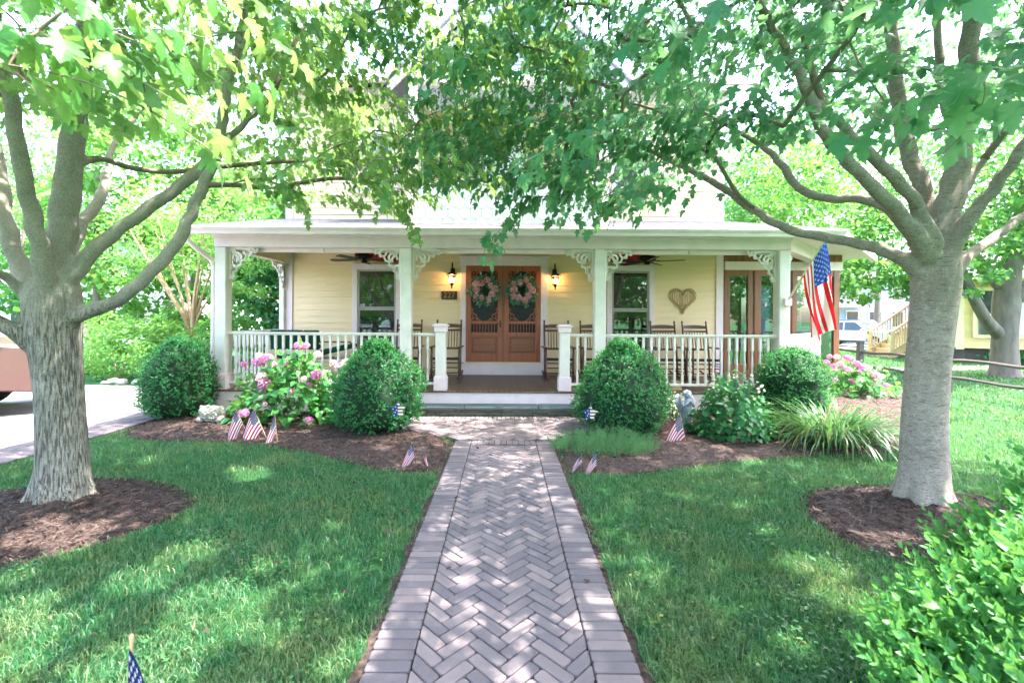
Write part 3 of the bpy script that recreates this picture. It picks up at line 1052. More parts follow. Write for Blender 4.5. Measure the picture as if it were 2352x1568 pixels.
# lawn blades: thick near the path, thinner with distance
def grass(name, label, n, reg, hmin, hmax, wid, seed, dens=None):
    rng = np.random.default_rng(seed)
    x0, x1, y0, y1 = reg
    u = rng.uniform(size=n)
    yv = y0 * (y1 / y0) ** u           # denser close by
    xv = rng.uniform(x0, x1, n) if dens is None else rng.uniform(-1, 1, n) * (yv * 1.28 + 0.4)
    ok = (xv > x0) & (xv < x1)
    jit = rng.normal(size=n) * 0.025
    for poly in (bed_left, bed_right, ring_left, ring_right):
        ok &= ~inpoly(xv + jit, yv + jit, poly)
    wob = 0.635 + 0.018 * np.sin(yv * 7) + 0.012 * np.sin(yv * 17 + 1)
    ok &= ~((np.abs(xv) < wob) & (yv < 5.8))
    ok &= ~(inpoly(xv, yv, land))
    ok &= ~((xv < -5.22) & (yv < 10.3))
    ok &= ~((np.abs(xv) < 4.9) & (yv > 7.0))
    ok &= ~((xv > 4) & (xv < 9) & (yv > 7.5) & (yv - 7.5 > (xv - 4.2)))
    ok &= ~((np.hypot(xv + 3.65, yv - 3.76) < 0.28) | (np.hypot(xv - 3.52, yv - 3.82) < 0.28))
    thin = np.sin(xv * 2.3 + 0.7) * np.sin(yv * 1.9 + 0.4 * xv) + 0.5 * np.sin(xv * 5.1 - yv * 4.3)
    ok &= ~((thin > 0.75) & (rng.uniform(size=n) < 0.55))
    xv, yv = xv[ok], yv[ok]
    m = len(xv)
    clump = np.sin(xv * 3.3 + 1.3 * np.sin(yv * 2.1)) * np.sin(yv * 2.9 + xv) * 0.5 + 0.5
    sc = 1 + 0.12 * yv                                       # fewer, coarser blades further off
    h = rng.uniform(hmin, hmax, m) * (0.72 + 0.45 * clump)
    w = wid * sc * rng.uniform(0.7, 1.3, m)
    a = rng.uniform(0, 2 * math.pi, m)
    lean = rng.uniform(0.1, 1.15, m)
    la = rng.uniform(0, 2 * math.pi, m)
    dx, dy = np.cos(la) * lean, np.sin(la) * lean
    sx, sy = np.cos(a) * w / 2, np.sin(a) * w / 2
    z0 = np.full(m, -0.004)
    v = np.zeros((m, 5, 3), dtype=np.float32)
    v[:, 0] = np.stack([xv - sx, yv - sy, z0], -1)
    v[:, 1] = np.stack([xv + sx, yv + sy, z0], -1)
    v[:, 2] = np.stack([xv + sx * 0.8 + dx * h * 0.35, yv + sy * 0.8 + dy * h * 0.35, h * 0.6], -1)
    v[:, 3] = np.stack([xv - sx * 0.8 + dx * h * 0.35, yv - sy * 0.8 + dy * h * 0.35, h * 0.6], -1)
    v[:, 4] = np.stack([xv + dx * h, yv + dy * h, h * (1.02 - 0.30 * lean)], -1)
    t = np.array([(0, 1, 2), (0, 2, 3), (3, 2, 4)], dtype=np.int32)
    f = (t[None] + (np.arange(m, dtype=np.int32) * 5)[:, None, None]).reshape(-1, 3)
    o = leaf_obj(name, (v.reshape(-1, 3), f), 'grass')
    tag(o, label, 'grass', None, 'stuff')
    return o


grass('lawn_grass', 'thick green lawn grass beside the brick path', 285000, (-5.2, 9.3, 1.0, 7.6), 0.032, 0.066, 0.0040, 11, True)
grass('side_lawn_grass', 'green grass of the side lawn towards the neighbouring cottage', 52000, (3.5, 24, 7.0, 24), 0.05, 0.09, 0.010, 12)

rng = np.random.default_rng(15)
n = 90
lx = rng.uniform(-4.5, 4.5, n)
ly = rng.uniform(1.3, 6.5, n)
lz = np.where(np.abs(lx) < 0.6, 0.036, 0.045)
o = leaf_obj('leaf_litter', scatter(MAPLE, np.stack([lx, ly, lz], -1), np.stack([np.cos(lx * 9), np.sin(lx * 9), 0 * lx], -1), unit(np.array([[0, 0, 1.0]]) + rng.normal(size=(n, 3)) * 0.25), rng.uniform(0.02, 0.045, n)), 'chip')
tag(o, 'small dry leaves lying scattered over lawn and path', 'leaves', None, 'stuff')

# clover and broad weeds in the lawn
rng = np.random.default_rng(16)
cx = rng.uniform(-4.6, 4.8, 150)
cy = rng.uniform(1.2, 5.2, 150)
k = 34
wx = (cx[:, None] + rng.normal(size=(150, k)) * 0.09).ravel()
wy = (cy[:, None] + rng.normal(size=(150, k)) * 0.07).ravel()
ok = (np.abs(wx) > 0.70) & (wx > -5.1)
for poly in (bed_left, bed_right, ring_left, ring_right):
    ok &= ~inpoly(wx, wy, poly)
wx, wy = wx[ok], wy[ok]
n = len(wx)
ang = rng.uniform(0, 6.28, n)
o = leaf_obj('lawn_weeds', scatter(KITEW, np.stack([wx, wy, rng.uniform(0.02, 0.05, n)], -1), np.stack([np.cos(ang), np.sin(ang), 0.1 * np.ones(n)], -1), np.array([[0, 0, 1.0]]) + rng.normal(size=(n, 3)) * 0.25, rng.uniform(0.014, 0.028, n)), 'lily')
tag(o, 'clover and small broad leaved weeds dotted through the lawn', 'weeds', None, 'stuff')


# ------------------------------------------------------------------ the house
FZ, PY, WY = 0.378, 7.55, 9.67          # porch floor height, porch front, wall plane
house = thing('house', 'cream clapboard house with a wide white front porch', 'house', (0, WY, 0))
H0 = off_of(house)


def hb(name, mats, mb, parent=None, smooth=False):
    return mb.build(name, mats, parent or house, smooth)


def box_part(name, mat, dims, parent=None, bev=0.0):
    mb = MB()
    if bev:
        mb.bbox(*dims, b=bev)
    else:
        mb.box(*dims)
    return hb(name, mat, mb, parent)


# solid body behind the cladding
HX = 4.60
wall = MB()
wall.box(-HX, HX, WY + 0.03, WY + 0.12, 0.0, 6.3)
# openings are covered by their own frames; side and back walls close the body
wall.box(-HX, -HX + 0.1, WY + 0.12, WY + 7.9, 0.0, 6.3)
wall.box(HX - 0.1, HX, WY + 0.12, WY + 7.9, 0.0, 6.3)
wall.box(-HX, HX, WY + 7.9, WY + 8.0, 0.0, 6.3)
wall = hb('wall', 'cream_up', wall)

board_low = MB()
board_low.add([(-0.5, 0.03, 0), (0.5, 0.03, 0), (-0.5, -0.020, 0), (0.5, -0.020, 0), (-0.5, -0.001, 1), (0.5, -0.001, 1), (-0.5, 0.03, 1), (0.5, 0.03, 1)],
              [(2, 3, 5, 4), (0, 1, 3, 2), (4, 5, 7, 6), (1, 0, 6, 7), (0, 2, 4, 6), (3, 1, 7, 5)])
bm_lo = board_low.mesh('siding_board')
bm_lo.materials.append(M['cream'])
bm_up = board_low.mesh('siding_board')
bm_up.materials.append(M['cream_up'])
bm_gable = board_low.mesh('siding_board')
bm_gable.materials.append(M['lav'])


def siding(me, parent, x0, x1, z0, z1, yw, course=0.135, openings=(), xf=None):
    n = int(math.ceil((z1 - z0) / course))
    for i in range(n):
        za, zb = z0 + i * course, min(z1, z0 + (i + 1) * course)
        a0, a1 = (x0, x1) if xf is None else xf((za + zb) / 2)
        if a1 - a0 < 0.05:
            continue
        segs = [(a0, a1)]
        for (ox0, ox1, oz0, oz1) in openings:
            if oz0 < (za + zb) / 2 < oz1:
                ns = []
                for (s0, s1) in segs:
                    if ox1 <= s0 or ox0 >= s1:
                        ns.append((s0, s1))
                    else:
                        if ox0 - s0 > 0.02:
                            ns.append((s0, ox0))
                        if s1 - ox1 > 0.02:
                            ns.append((ox1, s1))
                segs = ns
        for s0, s1 in segs:
            o = bpy.data.objects.new('siding_board', me)
            C.objects.link(o)
            o.parent = parent
            o.location = Vector(((s0 + s1) / 2, yw, za)) - off_of(parent)
            o.scale = (s1 - s0, 1, (zb - za) + 0.004)


DOOR = (-0.925, 0.925, FZ, 2.87)
WIN = [(-3.20, -2.18, 0.86, 2.70), (2.16, 3.16, 0.86, 2.70)]
UWIN = [(-3.15, -2.28, 4.28, 5.55), (2.22, 3.05, 4.28, 5.55)]
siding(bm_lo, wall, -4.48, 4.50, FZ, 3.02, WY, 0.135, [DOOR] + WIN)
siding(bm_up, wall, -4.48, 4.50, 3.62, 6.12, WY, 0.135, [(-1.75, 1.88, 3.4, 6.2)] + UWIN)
for sx in (-1, 1):
    box_part('corner_board', 'white', (sx * 4.49, sx * 4.64, WY - 0.035, WY + 0.10, 3.45, 6.25))
    box_part('corner_board', 'white', (sx * 4.49, sx * 4.64, WY - 0.035, WY + 0.10, FZ - 0.1, 3.04))
box_part('frieze_board', 'white', (-4.7, 4.7, WY - 0.06, WY + 0.02, 6.12, 6.42))

# side walls of the upper storey clad too
for sx in (-1, 1):
    for i in range(19):
        o = bpy.data.objects.new('siding_board', bm_up)
        C.objects.link(o)
        o.parent = wall
        o.location = Vector((sx * (HX + 0.032), WY + 4.05, 3.62 + i * 0.135)) - off_of(wall)
        o.rotation_euler = (0, 0, sx * R(90))
        o.scale = (7.8, 1, 0.139)

# main roof: side gables, eave to the front
roof = MB()
roof.add([(-5.0, WY - 0.5, 6.42), (5.0, WY - 0.5, 6.42), (5.0, WY + 4.0, 9.0), (-5.0, WY + 4.0, 9.0), (5.0, WY + 8.5, 6.42), (-5.0, WY + 8.5, 6.42),
          (-5.0, WY - 0.5, 6.28), (5.0, WY - 0.5, 6.28), (5.0, WY + 4.0, 8.86), (-5.0, WY + 4.0, 8.86), (5.0, WY + 8.5, 6.28), (-5.0, WY + 8.5, 6.28)],
         [(0, 1, 2, 3), (3, 2, 4, 5), (7, 6, 9, 8), (8, 9, 11, 10), (0, 6, 7, 1), (4, 10, 11, 5), (1, 7, 8, 2), (2, 8, 10, 4), (6, 0, 3, 9), (9, 3, 5, 11)])
roof = hb('roof', 'roof', roof)
for i in range(10):
    z = 6.43 + i * 0.13
    yb = WY - 0.5 + i * 0.2267
    m = MB()
    m.add([(-5.02, yb - 0.02, z + 0.012), (5.02, yb - 0.02, z + 0.012), (5.02, yb + 0.24, z + 0.14), (-5.02, yb + 0.24, z + 0.14), (-5.02, yb - 0.02, z - 0.006), (5.02, yb - 0.02, z - 0.006)], [(0, 1, 2, 3), (4, 5, 1, 0)])
    hb('shingle_course', 'roof', m, roof)
gend = MB()
for sx in (-1, 1):
    gend.add([(sx * 4.6, WY + 0.1, 6.25), (sx * 4.6, WY + 7.9, 6.25), (sx * 4.6, WY + 4.0, 8.8)], [(0, 1, 2)])
hb('gable_end', 'cream_up', gend)
box_part('main_gutter', 'white', (-5.05, 5.05, WY - 0.60, WY - 0.49, 6.30, 6.43))

# porch roof: stepped shingle courses, soffit, gutter; the right end turns away at 45 degrees
EY, EZ, SL = 7.12, 2.985, 0.262
XR = 5.25
proof = MB()
pl = [(-4.95, EY), (XR, EY), (8.15, EY + 2.9), (5.1, WY + 2.0), (4.6, WY + 0.05), (-4.95, WY + 0.05)]


def rz(y):
    return EZ + (y - EY) * SL


proof.add([(-4.95, EY, rz(EY)), (XR, EY, rz(EY)), (4.65, WY + 0.05, rz(WY)), (-4.65, WY + 0.05, rz(WY)), (-4.95, WY + 0.4, rz(EY)),
           (8.15, EY + 2.9, EZ), (6.4, 12.6, EZ + 0.55), (4.65, 12.6, rz(WY))],
          [(0, 1, 2, 3), (0, 3, 4), (1, 5, 6, 2), (2, 6, 7)])
# underside
proof.add([(-4.95, EY, EZ - 0.03), (XR, EY, EZ - 0.03), (8.15, EY + 2.9, EZ - 0.03), (6.4, 12.6, EZ - 0.03), (4.65, 12.6, EZ - 0.03), (-4.95, WY + 0.4, EZ - 0.03)],
          [(0, 1, 2, 3, 4, 5)], 1)
proof = hb('porch_roof', ['roof', 'white'], proof)
for i in range(16):
    y0 = EY - 0.03 + i * 0.16
    m = MB()
    e = 0.6 * i / 16
    xl = -4.98 + 0.3 * i / 16
    xr = XR + 0.02 - 0.6 * i / 16
    m.add([(xl, y0, rz(y0) + 0.014), (xr, y0, rz(y0) + 0.014), (xr, y0 + 0.18, rz(y0 + 0.18) + 0.006), (xl, y0 + 0.18, rz(y0 + 0.18) + 0.006), (xl, y0, rz(y0) - 0.004), (xr, y0, rz(y0) - 0.004)], [(0, 1, 2, 3), (4, 5, 1, 0)])
    hb('shingle_course', 'roof', m, proof)
gut = MB()
gut.prism([(EY - 0.13, 2.955), (EY - 0.12, 2.975), (EY + 0.0, 2.975), (EY + 0.0, 2.855), (EY - 0.07, 2.855), (EY - 0.085, 2.90), (EY - 0.115, 2.925)], -4.99, XR + 0.03, plane='yz')
fixn(hb('gutter', 'white', gut))
# 45 degree eave fascia
fa = MB()
fa.add([(XR + 0.035, EY - 0.06, 2.975), (8.18, EY + 2.86, 2.975), (8.18, EY + 2.86, 2.86), (XR + 0.035, EY - 0.06, 2.86), (XR - 0.03, EY + 0.0, 2.975), (8.1, EY + 2.93, 2.975), (8.1, EY + 2.93, 2.86), (XR - 0.03, EY + 0.0, 2.86)],
       [(0, 1, 2, 3), (4, 7, 6, 5), (0, 4, 5, 1), (3, 2, 6, 7), (1, 5, 6, 2), (0, 3, 7, 4)])
hb('fascia', 'white', fa)
# ceiling boards of brown wood and entablature beam
for i in range(24):
    y0 = PY + 0.12 + i * 0.083
    if y0 + 0.08 < WY - 0.03:
        box_part('ceiling_board', 'ceil', (-4.55, 4.48, y0, y0 + 0.079, 2.935, 2.95))
box_part('beam', 'white', (-4.76, 4.68, PY - 0.10, PY + 0.11, 2.715, 2.952), bev=0.004)
box_part('beam_trim', 'white', (-4.56, 4.52, PY + 0.075, PY + 0.1095, 2.652, 2.716))
box_part('beam_moulding', 'white', (-4.78, 4.70, PY - 0.135, PY - 0.101, 2.87, 2.952))
box_part('side_beam', 'cream_frame', (-4.72, -4.55, PY + 0.111, WY - 0.036, 2.70, 2.93))
dg = MB()
a = Vector((4.66, PY + 0.02, 0)); b = Vector((6.95, PY + 2.31, 0)); nrm = Vector((1, -1, 0)).normalized() * 0.09
dg.add([(*(a + nrm).xy, 2.715), (*(b + nrm).xy, 2.715), (*(b - nrm).xy, 2.715), (*(a - nrm).xy, 2.715), (*(a + nrm).xy, 2.95), (*(b + nrm).xy, 2.95), (*(b - nrm).xy, 2.95), (*(a - nrm).xy, 2.95)],
       [(0, 3, 2, 1), (4, 5, 6, 7), (0, 1, 5, 4), (1, 2, 6, 5), (2, 3, 7, 6), (3, 0, 4, 7)])
hb('angled_beam', 'white', dg)

# porch floor: boards run to the wall, white skirt below
fl = MB()
fl.box(-4.72, 4.62, PY - 0.10, WY + 0.02, 0.0, FZ - 0.03)
floor = hb('porch_base', 'white', fl)
x = -4.74
bmesh_board = None
while x < 4.60:
    if bmesh_board is None:
        mb = MB()
        mb.bbox(0, 0.0825, PY - 0.14, WY - 0.021, FZ - 0.027, FZ, b=0.002)
        first = mb.mesh('floor_board', off_of(floor))
        first.materials.append(M['deck'])
        bmesh_board = first
    o = bpy.data.objects.new('floor_board', bmesh_board)
    C.objects.link(o)
    o.parent = floor
    o.location = (x, 0, random.uniform(-0.001, 0.001))
    x += 0.0842
ab = MB()
ab.add([(4.63, PY - 0.1, 0), (7.15, PY + 2.42, 0), (7.15, 12.2, 0), (4.63, 12.2, 0), (4.63, PY - 0.1, FZ - 0.002), (7.15, PY + 2.42, FZ - 0.002), (7.15, 12.2, FZ - 0.002), (4.63, 12.2, FZ - 0.002)],
       [(4, 5, 6, 7), (0, 1, 5, 4), (1, 2, 6, 5), (2, 3, 7, 6), (3, 0, 4, 7)])
hb('side_porch_base', ['deck'], ab)
sk = MB()
sk.add([(4.66, PY - 0.135, 0), (7.19, PY + 2.395, 0), (7.19, PY + 2.395, FZ - 0.03), (4.66, PY - 0.135, FZ - 0.03)], [(0, 1, 2, 3)])
hb('side_skirt', 'white', sk)
box_part('skirt_board', 'white', (-4.76, 4.64, PY - 0.128, PY - 0.102, 0.02, FZ - 0.031))


# columns
def column(x, yc, corner=False):
    w = 0.092
    mb = MB()
    mb.bbox(x - w, x + w, yc - w, yc + w, FZ + 0.26, 2.714, b=0.012)
    c = hb('column', 'post', mb)
    b = MB()
    b.bbox(x - w - 0.03, x + w + 0.03, yc - w - 0.03, yc + w + 0.03, FZ + 0.001, FZ + 0.235, b=0.006)
    b.bbox(x - w - 0.016, x + w + 0.016, yc - w - 0.016, yc + w + 0.016, FZ + 0.235, FZ + 0.262, b=0.008)
    hb('column_base', 'white', b, c)
    return c


COLX = [-4.66, -1.62, 1.575, 4.60]
for i, cxp in enumerate(COLX):
    column(cxp, PY)
# end post of the angled rail
column(6.85, PY + 2.25)


def newel(x):
    w = 0.083
    mb = MB()
    mb.bbox(x - w, x + w, PY - w, PY + w, FZ + 0.24, 1.34, b=0.008)
    c = hb('newel_post', 'post', mb)
    b = MB()
    b.bbox(x - w - 0.022, x + w + 0.022, PY - w - 0.022, PY + w + 0.022, FZ + 0.001, FZ + 0.215, b=0.005)
    b.bbox(x - w - 0.012, x + w + 0.012, PY - w - 0.012, PY + w + 0.012, FZ + 0.215, FZ + 0.242, b=0.006)
    hb('post_base', 'white', b, c)
    t = MB()
    t.bbox(x - w - 0.018, x + w + 0.018, PY - w - 0.018, PY + w + 0.018, 1.34, 1.43, b=0.005)
    t.bbox(x - w - 0.042, x + w + 0.042, PY - w - 0.042, PY + w + 0.042, 1.43, 1.455, b=0.006)
    t.bbox(x - w - 0.02, x + w + 0.02, PY - w - 0.02, PY + w + 0.02, 1.455, 1.475, b=0.006)
    hb('post_cap', 'white', t, c)


newel(-1.045)
newel(1.0)

# railings with turned balusters
RB, RT = FZ + 0.085, FZ + 0.94
bal = MB()
bh = RT - 0.05 - (RB + 0.04)
prof = [(0.0, 0.026), (0.19, 0.026), (0.205, 0.020), (0.215, 0.023), (0.235, 0.014), (0.30, 0.017), (0.42, 0.023), (0.52, 0.020), (0.66, 0.013), (0.69, 0.020), (0.70, 0.015), (0.715, 0.026), (1.0, 0.026)]
for a_, b_ in ((0, 0.19), (0.715, 1.0)):
    bal.box(-0.019, 0.019, -0.019, 0.019, a_ * bh, b_ * bh)
bal.lathe([(r * 0.86, z * bh) for z, r in prof[1:12]], n=10)
bal_me = bal.mesh('baluster')
bal_me.materials.append(M['post'])


def railing(p0, p1, pitch=0.127, w=0.085):
    a, b = Vector((*p0, 0)), Vector((*p1, 0))
    L = (b - a).length
    d = (b - a).normalized()
    ang = math.atan2(d.y, d.x)
    mb = MB()
    mb.bbox(-0.0, L, -w / 2, w / 2, RT - 0.035, RT, b=0.008)
    mb.bbox(0.002, L - 0.002, -0.028, 0.028, RT - 0.05, RT - 0.035, b=0.002)
    me = mb.mesh('railing')
    me.materials.append(M['post'])
    o = bpy.data.objects.new('railing', me)
    C.objects.link(o)
    o.parent = house
    o.location = a - H0
    o.rotation_euler = (0, 0, ang)
    mb = MB()
    mb.bbox(0.002, L - 0.002, -0.034, 0.034, RB, RB + 0.04, b=0.005)
    me = mb.mesh('bottom_rail')
    me.materials.append(M['post'])
    c = bpy.data.objects.new('bottom_rail', me)
    C.objects.link(c)
    c.parent = o
    n = max(1, round(L / pitch) - 1)
    for k in range(n):
        c = bpy.data.objects.new('baluster', bal_me)
        C.objects.link(c)
        c.parent = o
        c.location = ((k + 1) * L / (n + 1), 0, RB + 0.04)


railing((COLX[0] + 0.093, PY), (COLX[1] - 0.093, PY))
railing((COLX[1] + 0.093, PY), (-1.045 - 0.085, PY), 0.14)
railing((1.0 + 0.085, PY), (COLX[2] - 0.093, PY), 0.14)
railing((COLX[2] + 0.093, PY), (COLX[3] - 0.093, PY))
railing((COLX[3] + 0.07, PY + 0.07), (6.85 - 0.07, PY + 2.25 - 0.07))
railing((COLX[0], PY + 0.093), (COLX[0] + 0.03, WY - 0.04))


# sawn scroll brackets
def bracket_mesh(W_, H_, t=0.03):
    """origin at the corner under the beam beside the post; opens to +x and -z"""
    mb = MB()
    y0, y1 = -t / 2, t / 2
    mb.box(0.002, W_ * 0.80, y0, y1, -0.035, -0.001)
    mb.box(0.002, 0.038, y0, y1, -H_ * 0.82, -0.036)
    def S(l, wd):
        mb.ribbon([(x * W_, z * H_) for x, z in l], wd, y0 - 0.001, y1 + 0.001)
    S(arc(0.30, -0.30, 0.17, 200, -110, 14, 0.08), 0.034)
    S(arc(0.62, -0.13, 0.13, 170, 480, 12, 0.06), 0.030)
    S(arc(0.90, -0.06, 0.08, 150, 420, 10, 0.035), 0.028)
    S(arc(0.13, -0.62, 0.13, -80, 230, 12, 0.06), 0.030)
    S(arc(0.07, -0.90, 0.08, -60, 210, 10, 0.035), 0.028)
    S([(0.95, -0.02), (0.86, -0.17), (0.76, -0.13), (0.70, -0.25), (0.58, -0.24), (0.52, -0.38), (0.40, -0.40), (0.40, -0.52), (0.26, -0.58), (0.25, -0.70), (0.14, -0.76), (0.17, -0.88), (0.02, -0.96)], 0.032)
    S([(0.02, -0.02), (0.20, -0.18), (0.38, -0.42)], 0.036)
    S(arc(0.16, -0.14, 0.07, 0, 300, 8, 0.04), 0.022)
    return mb


br = bracket_mesh(0.50, 0.54).mesh('scroll_bracket')
br.materials.append(M['post'])
for i, cxp in enumerate(COLX):
    for s in (-1, 1):
        if (i == 0 and s < 0) or (i == 3 and s > 0):
            continue
        o = bpy.data.objects.new('scroll_bracket', br)
        C.objects.link(o)
        o.parent = house
        o.location = Vector((cxp + s * 0.093, PY + 0.001 * i, 2.714)) - H0
        o.scale = (s, 1, 1)
for (lx, ly, az) in ((4.69, PY + 0.09, 45), (COLX[0], WY - 0.05, -90), (COLX[0], PY + 0.1, 90)):
    o = bpy.data.objects.new('scroll_bracket', br)
    C.objects.link(o)
    o.parent = house
    o.location = Vector((lx, ly, 2.70)) - H0
    o.rotation_euler = (0, 0, R(az))
box_part('pilaster', 'post', (-4.735, -4.645, WY - 0.10, WY - 0.036, FZ + 0.002, 2.698))

# downspout at the left corner
dsp = MB()
dsp.tube([(-4.93, EY - 0.05, 2.86), (-4.93, EY - 0.04, 2.76), (-4.88, EY + 0.06, 2.66), (-4.80, PY - 0.10, 2.50), (-4.79, PY - 0.05, 2.40), (-4.80, PY - 0.05, 0.15), (-4.86, PY - 0.16, 0.08)], 0.038, 8)
hb('downspout', 'white', dsp)
for hx in (-3.0, 0.0, 3.05):
    h = MB()
    h.tube([(hx, PY, 2.714), (hx, PY, 2.67), (hx + 0.012, PY, 2.655), (hx + 0.02, PY, 2.668)], 0.004, 5)
    hb('hook', 'metal', h)


# windows
def window(x0, x1, z0, z1, yw, blind, cw=0.105):
    t = MB()
    t.bbox(x0, x0 + cw, yw - 0.05, yw + 0.02, z0 + 0.05, z1 - 0.12, b=0.004)
    t.bbox(x1 - cw, x1, yw - 0.05, yw + 0.02, z0 + 0.05, z1 - 0.12, b=0.004)
    t.bbox(x0 - 0.02, x1 + 0.02, yw - 0.06, yw + 0.02, z1 - 0.119, z1, b=0.004)
    t.bbox(x0 - 0.03, x1 + 0.03, yw - 0.085, yw + 0.02, z0 + 0.012, z0 + 0.049, b=0.005)
    t.bbox(x0, x1, yw - 0.045, yw + 0.02, z0 - 0.09, z0 + 0.011, b=0.004)
    w = hb('window', 'white', t)
    ix0, ix1, iz0, iz1 = x0 + cw, x1 - cw, z0 + 0.05, z1 - 0.12
    zm = (iz0 + iz1) / 2 + 0.02
    for (a, b, yo) in ((zm + 0.001, iz1, -0.012), (iz0, zm - 0.001, 0.008)):
        f = MB()
        s = 0.04
        f.box(ix0 + 0.004, ix0 + s, yw + yo - 0.02, yw + yo + 0.018, a, b)
        f.box(ix1 - s, ix1 - 0.004, yw + yo - 0.02, yw + yo + 0.018, a, b)
        f.box(ix0 + s, ix1 - s, yw + yo - 0.019, yw + yo + 0.017, b - s, b - 0.002)
        f.box(ix0 + s, ix1 - s, yw + yo - 0.019, yw + yo + 0.017, a + 0.002, a + s * 0.8)
        hb('sash', 'sash', f, w)
        p = MB()
        p.box(ix0 + s, ix1 - s, yw + yo - 0.003, yw + yo + 0.003, a + s * 0.8, b - s)
        hb('pane', 'glass', p, w)
    bl = MB()
    zz = iz1 - 0.03
    stop = iz0 + (iz1 - iz0) * (0.42 if blind == 'blind' else 0.0)
    while zz > stop:
        bl.add([(ix0 + 0.03, yw + 0.036, zz), (ix1 - 0.03, yw + 0.036, zz), (ix1 - 0.03, yw + 0.062, zz - 0.036), (ix0 + 0.03, yw + 0.062, zz - 0.036)], [(0, 1, 2, 3)])
        zz -= 0.042
    hb('blind', blind, bl, w)['kind'] = 'stuff'
    d = MB()
    d.box(ix0 - 0.02, ix1 + 0.02, yw + 0.075, yw + 0.08, iz0 - 0.02, iz1 + 0.02)
    hb('room_shade_panel', 'dark', d, w)
    return w


# the wall sheet stands behind the windows; a dark panel stands for the shade of each room
for wv in WIN:
    window(*wv, WY - 0.052, 'blind')
for wv in UWIN:
    window(*wv, WY - 0.052, 'blindw', 0.09)

# entry: white casing, raised sill, two screen doors
t = MB()
t.bbox(-0.925, -0.812, WY - 0.06, WY + 0.02, FZ + 0.26, 2.68, b=0.004)
t.bbox(0.77, 0.925, WY - 0.06, WY + 0.02, FZ + 0.26, 2.68, b=0.004)
t.bbox(-0.935, 0.935, WY - 0.065, WY + 0.02, 2.681, 2.86, b=0.004)
t.bbox(-0.97, 0.97, WY - 0.085, WY + 0.02, 2.861, 2.89, b=0.004)
t.bbox(-0.925, 0.925, WY - 0.10, WY + 0.02, FZ + 0.002, FZ + 0.232, b=0.004)
t.bbox(-0.85, 0.83, WY - 0.12, WY + 0.02, FZ + 0.233, FZ + 0.259, b=0.004)
hb('door_casing', 'white', t)
box_part('threshold', 'brass', (-0.81, 0.768, WY - 0.075, WY - 0.03, FZ + 0.2591, FZ + 0.272))


def corner_fret(mb, w, h, y0, y1, ox, oz, sx, sz):
    def S(l, wd):
        mb.ribbon([(ox + sx * x * w, oz + sz * z * h) for x, z in l], wd, y0, y1)
    S(arc(0.30, 0.30, 0.20, 20, 330, 12, 0.10), 0.016)
    S([(0.0, 0.95), (0.12, 0.75), (0.10, 0.60), (0.28, 0.52), (0.50, 0.45), (0.55, 0.28), (0.68, 0.12), (0.80, 0.12), (1.0, 0.0)], 0.020)
    S(arc(0.10, 0.80, 0.09, 0, 300, 8, 0.05), 0.013)
    S(arc(0.80, 0.10, 0.09, 90, 390, 8, 0.05), 0.013)
    S([(0, 0), (0.2, 0.2)], 0.02)
    S(arc(0.55, 0.08, 0.08, 0, 300, 8, 0.04), 0.013)
    S(arc(0.08, 0.55, 0.08, 0, 300, 8, 0.04), 0.013)


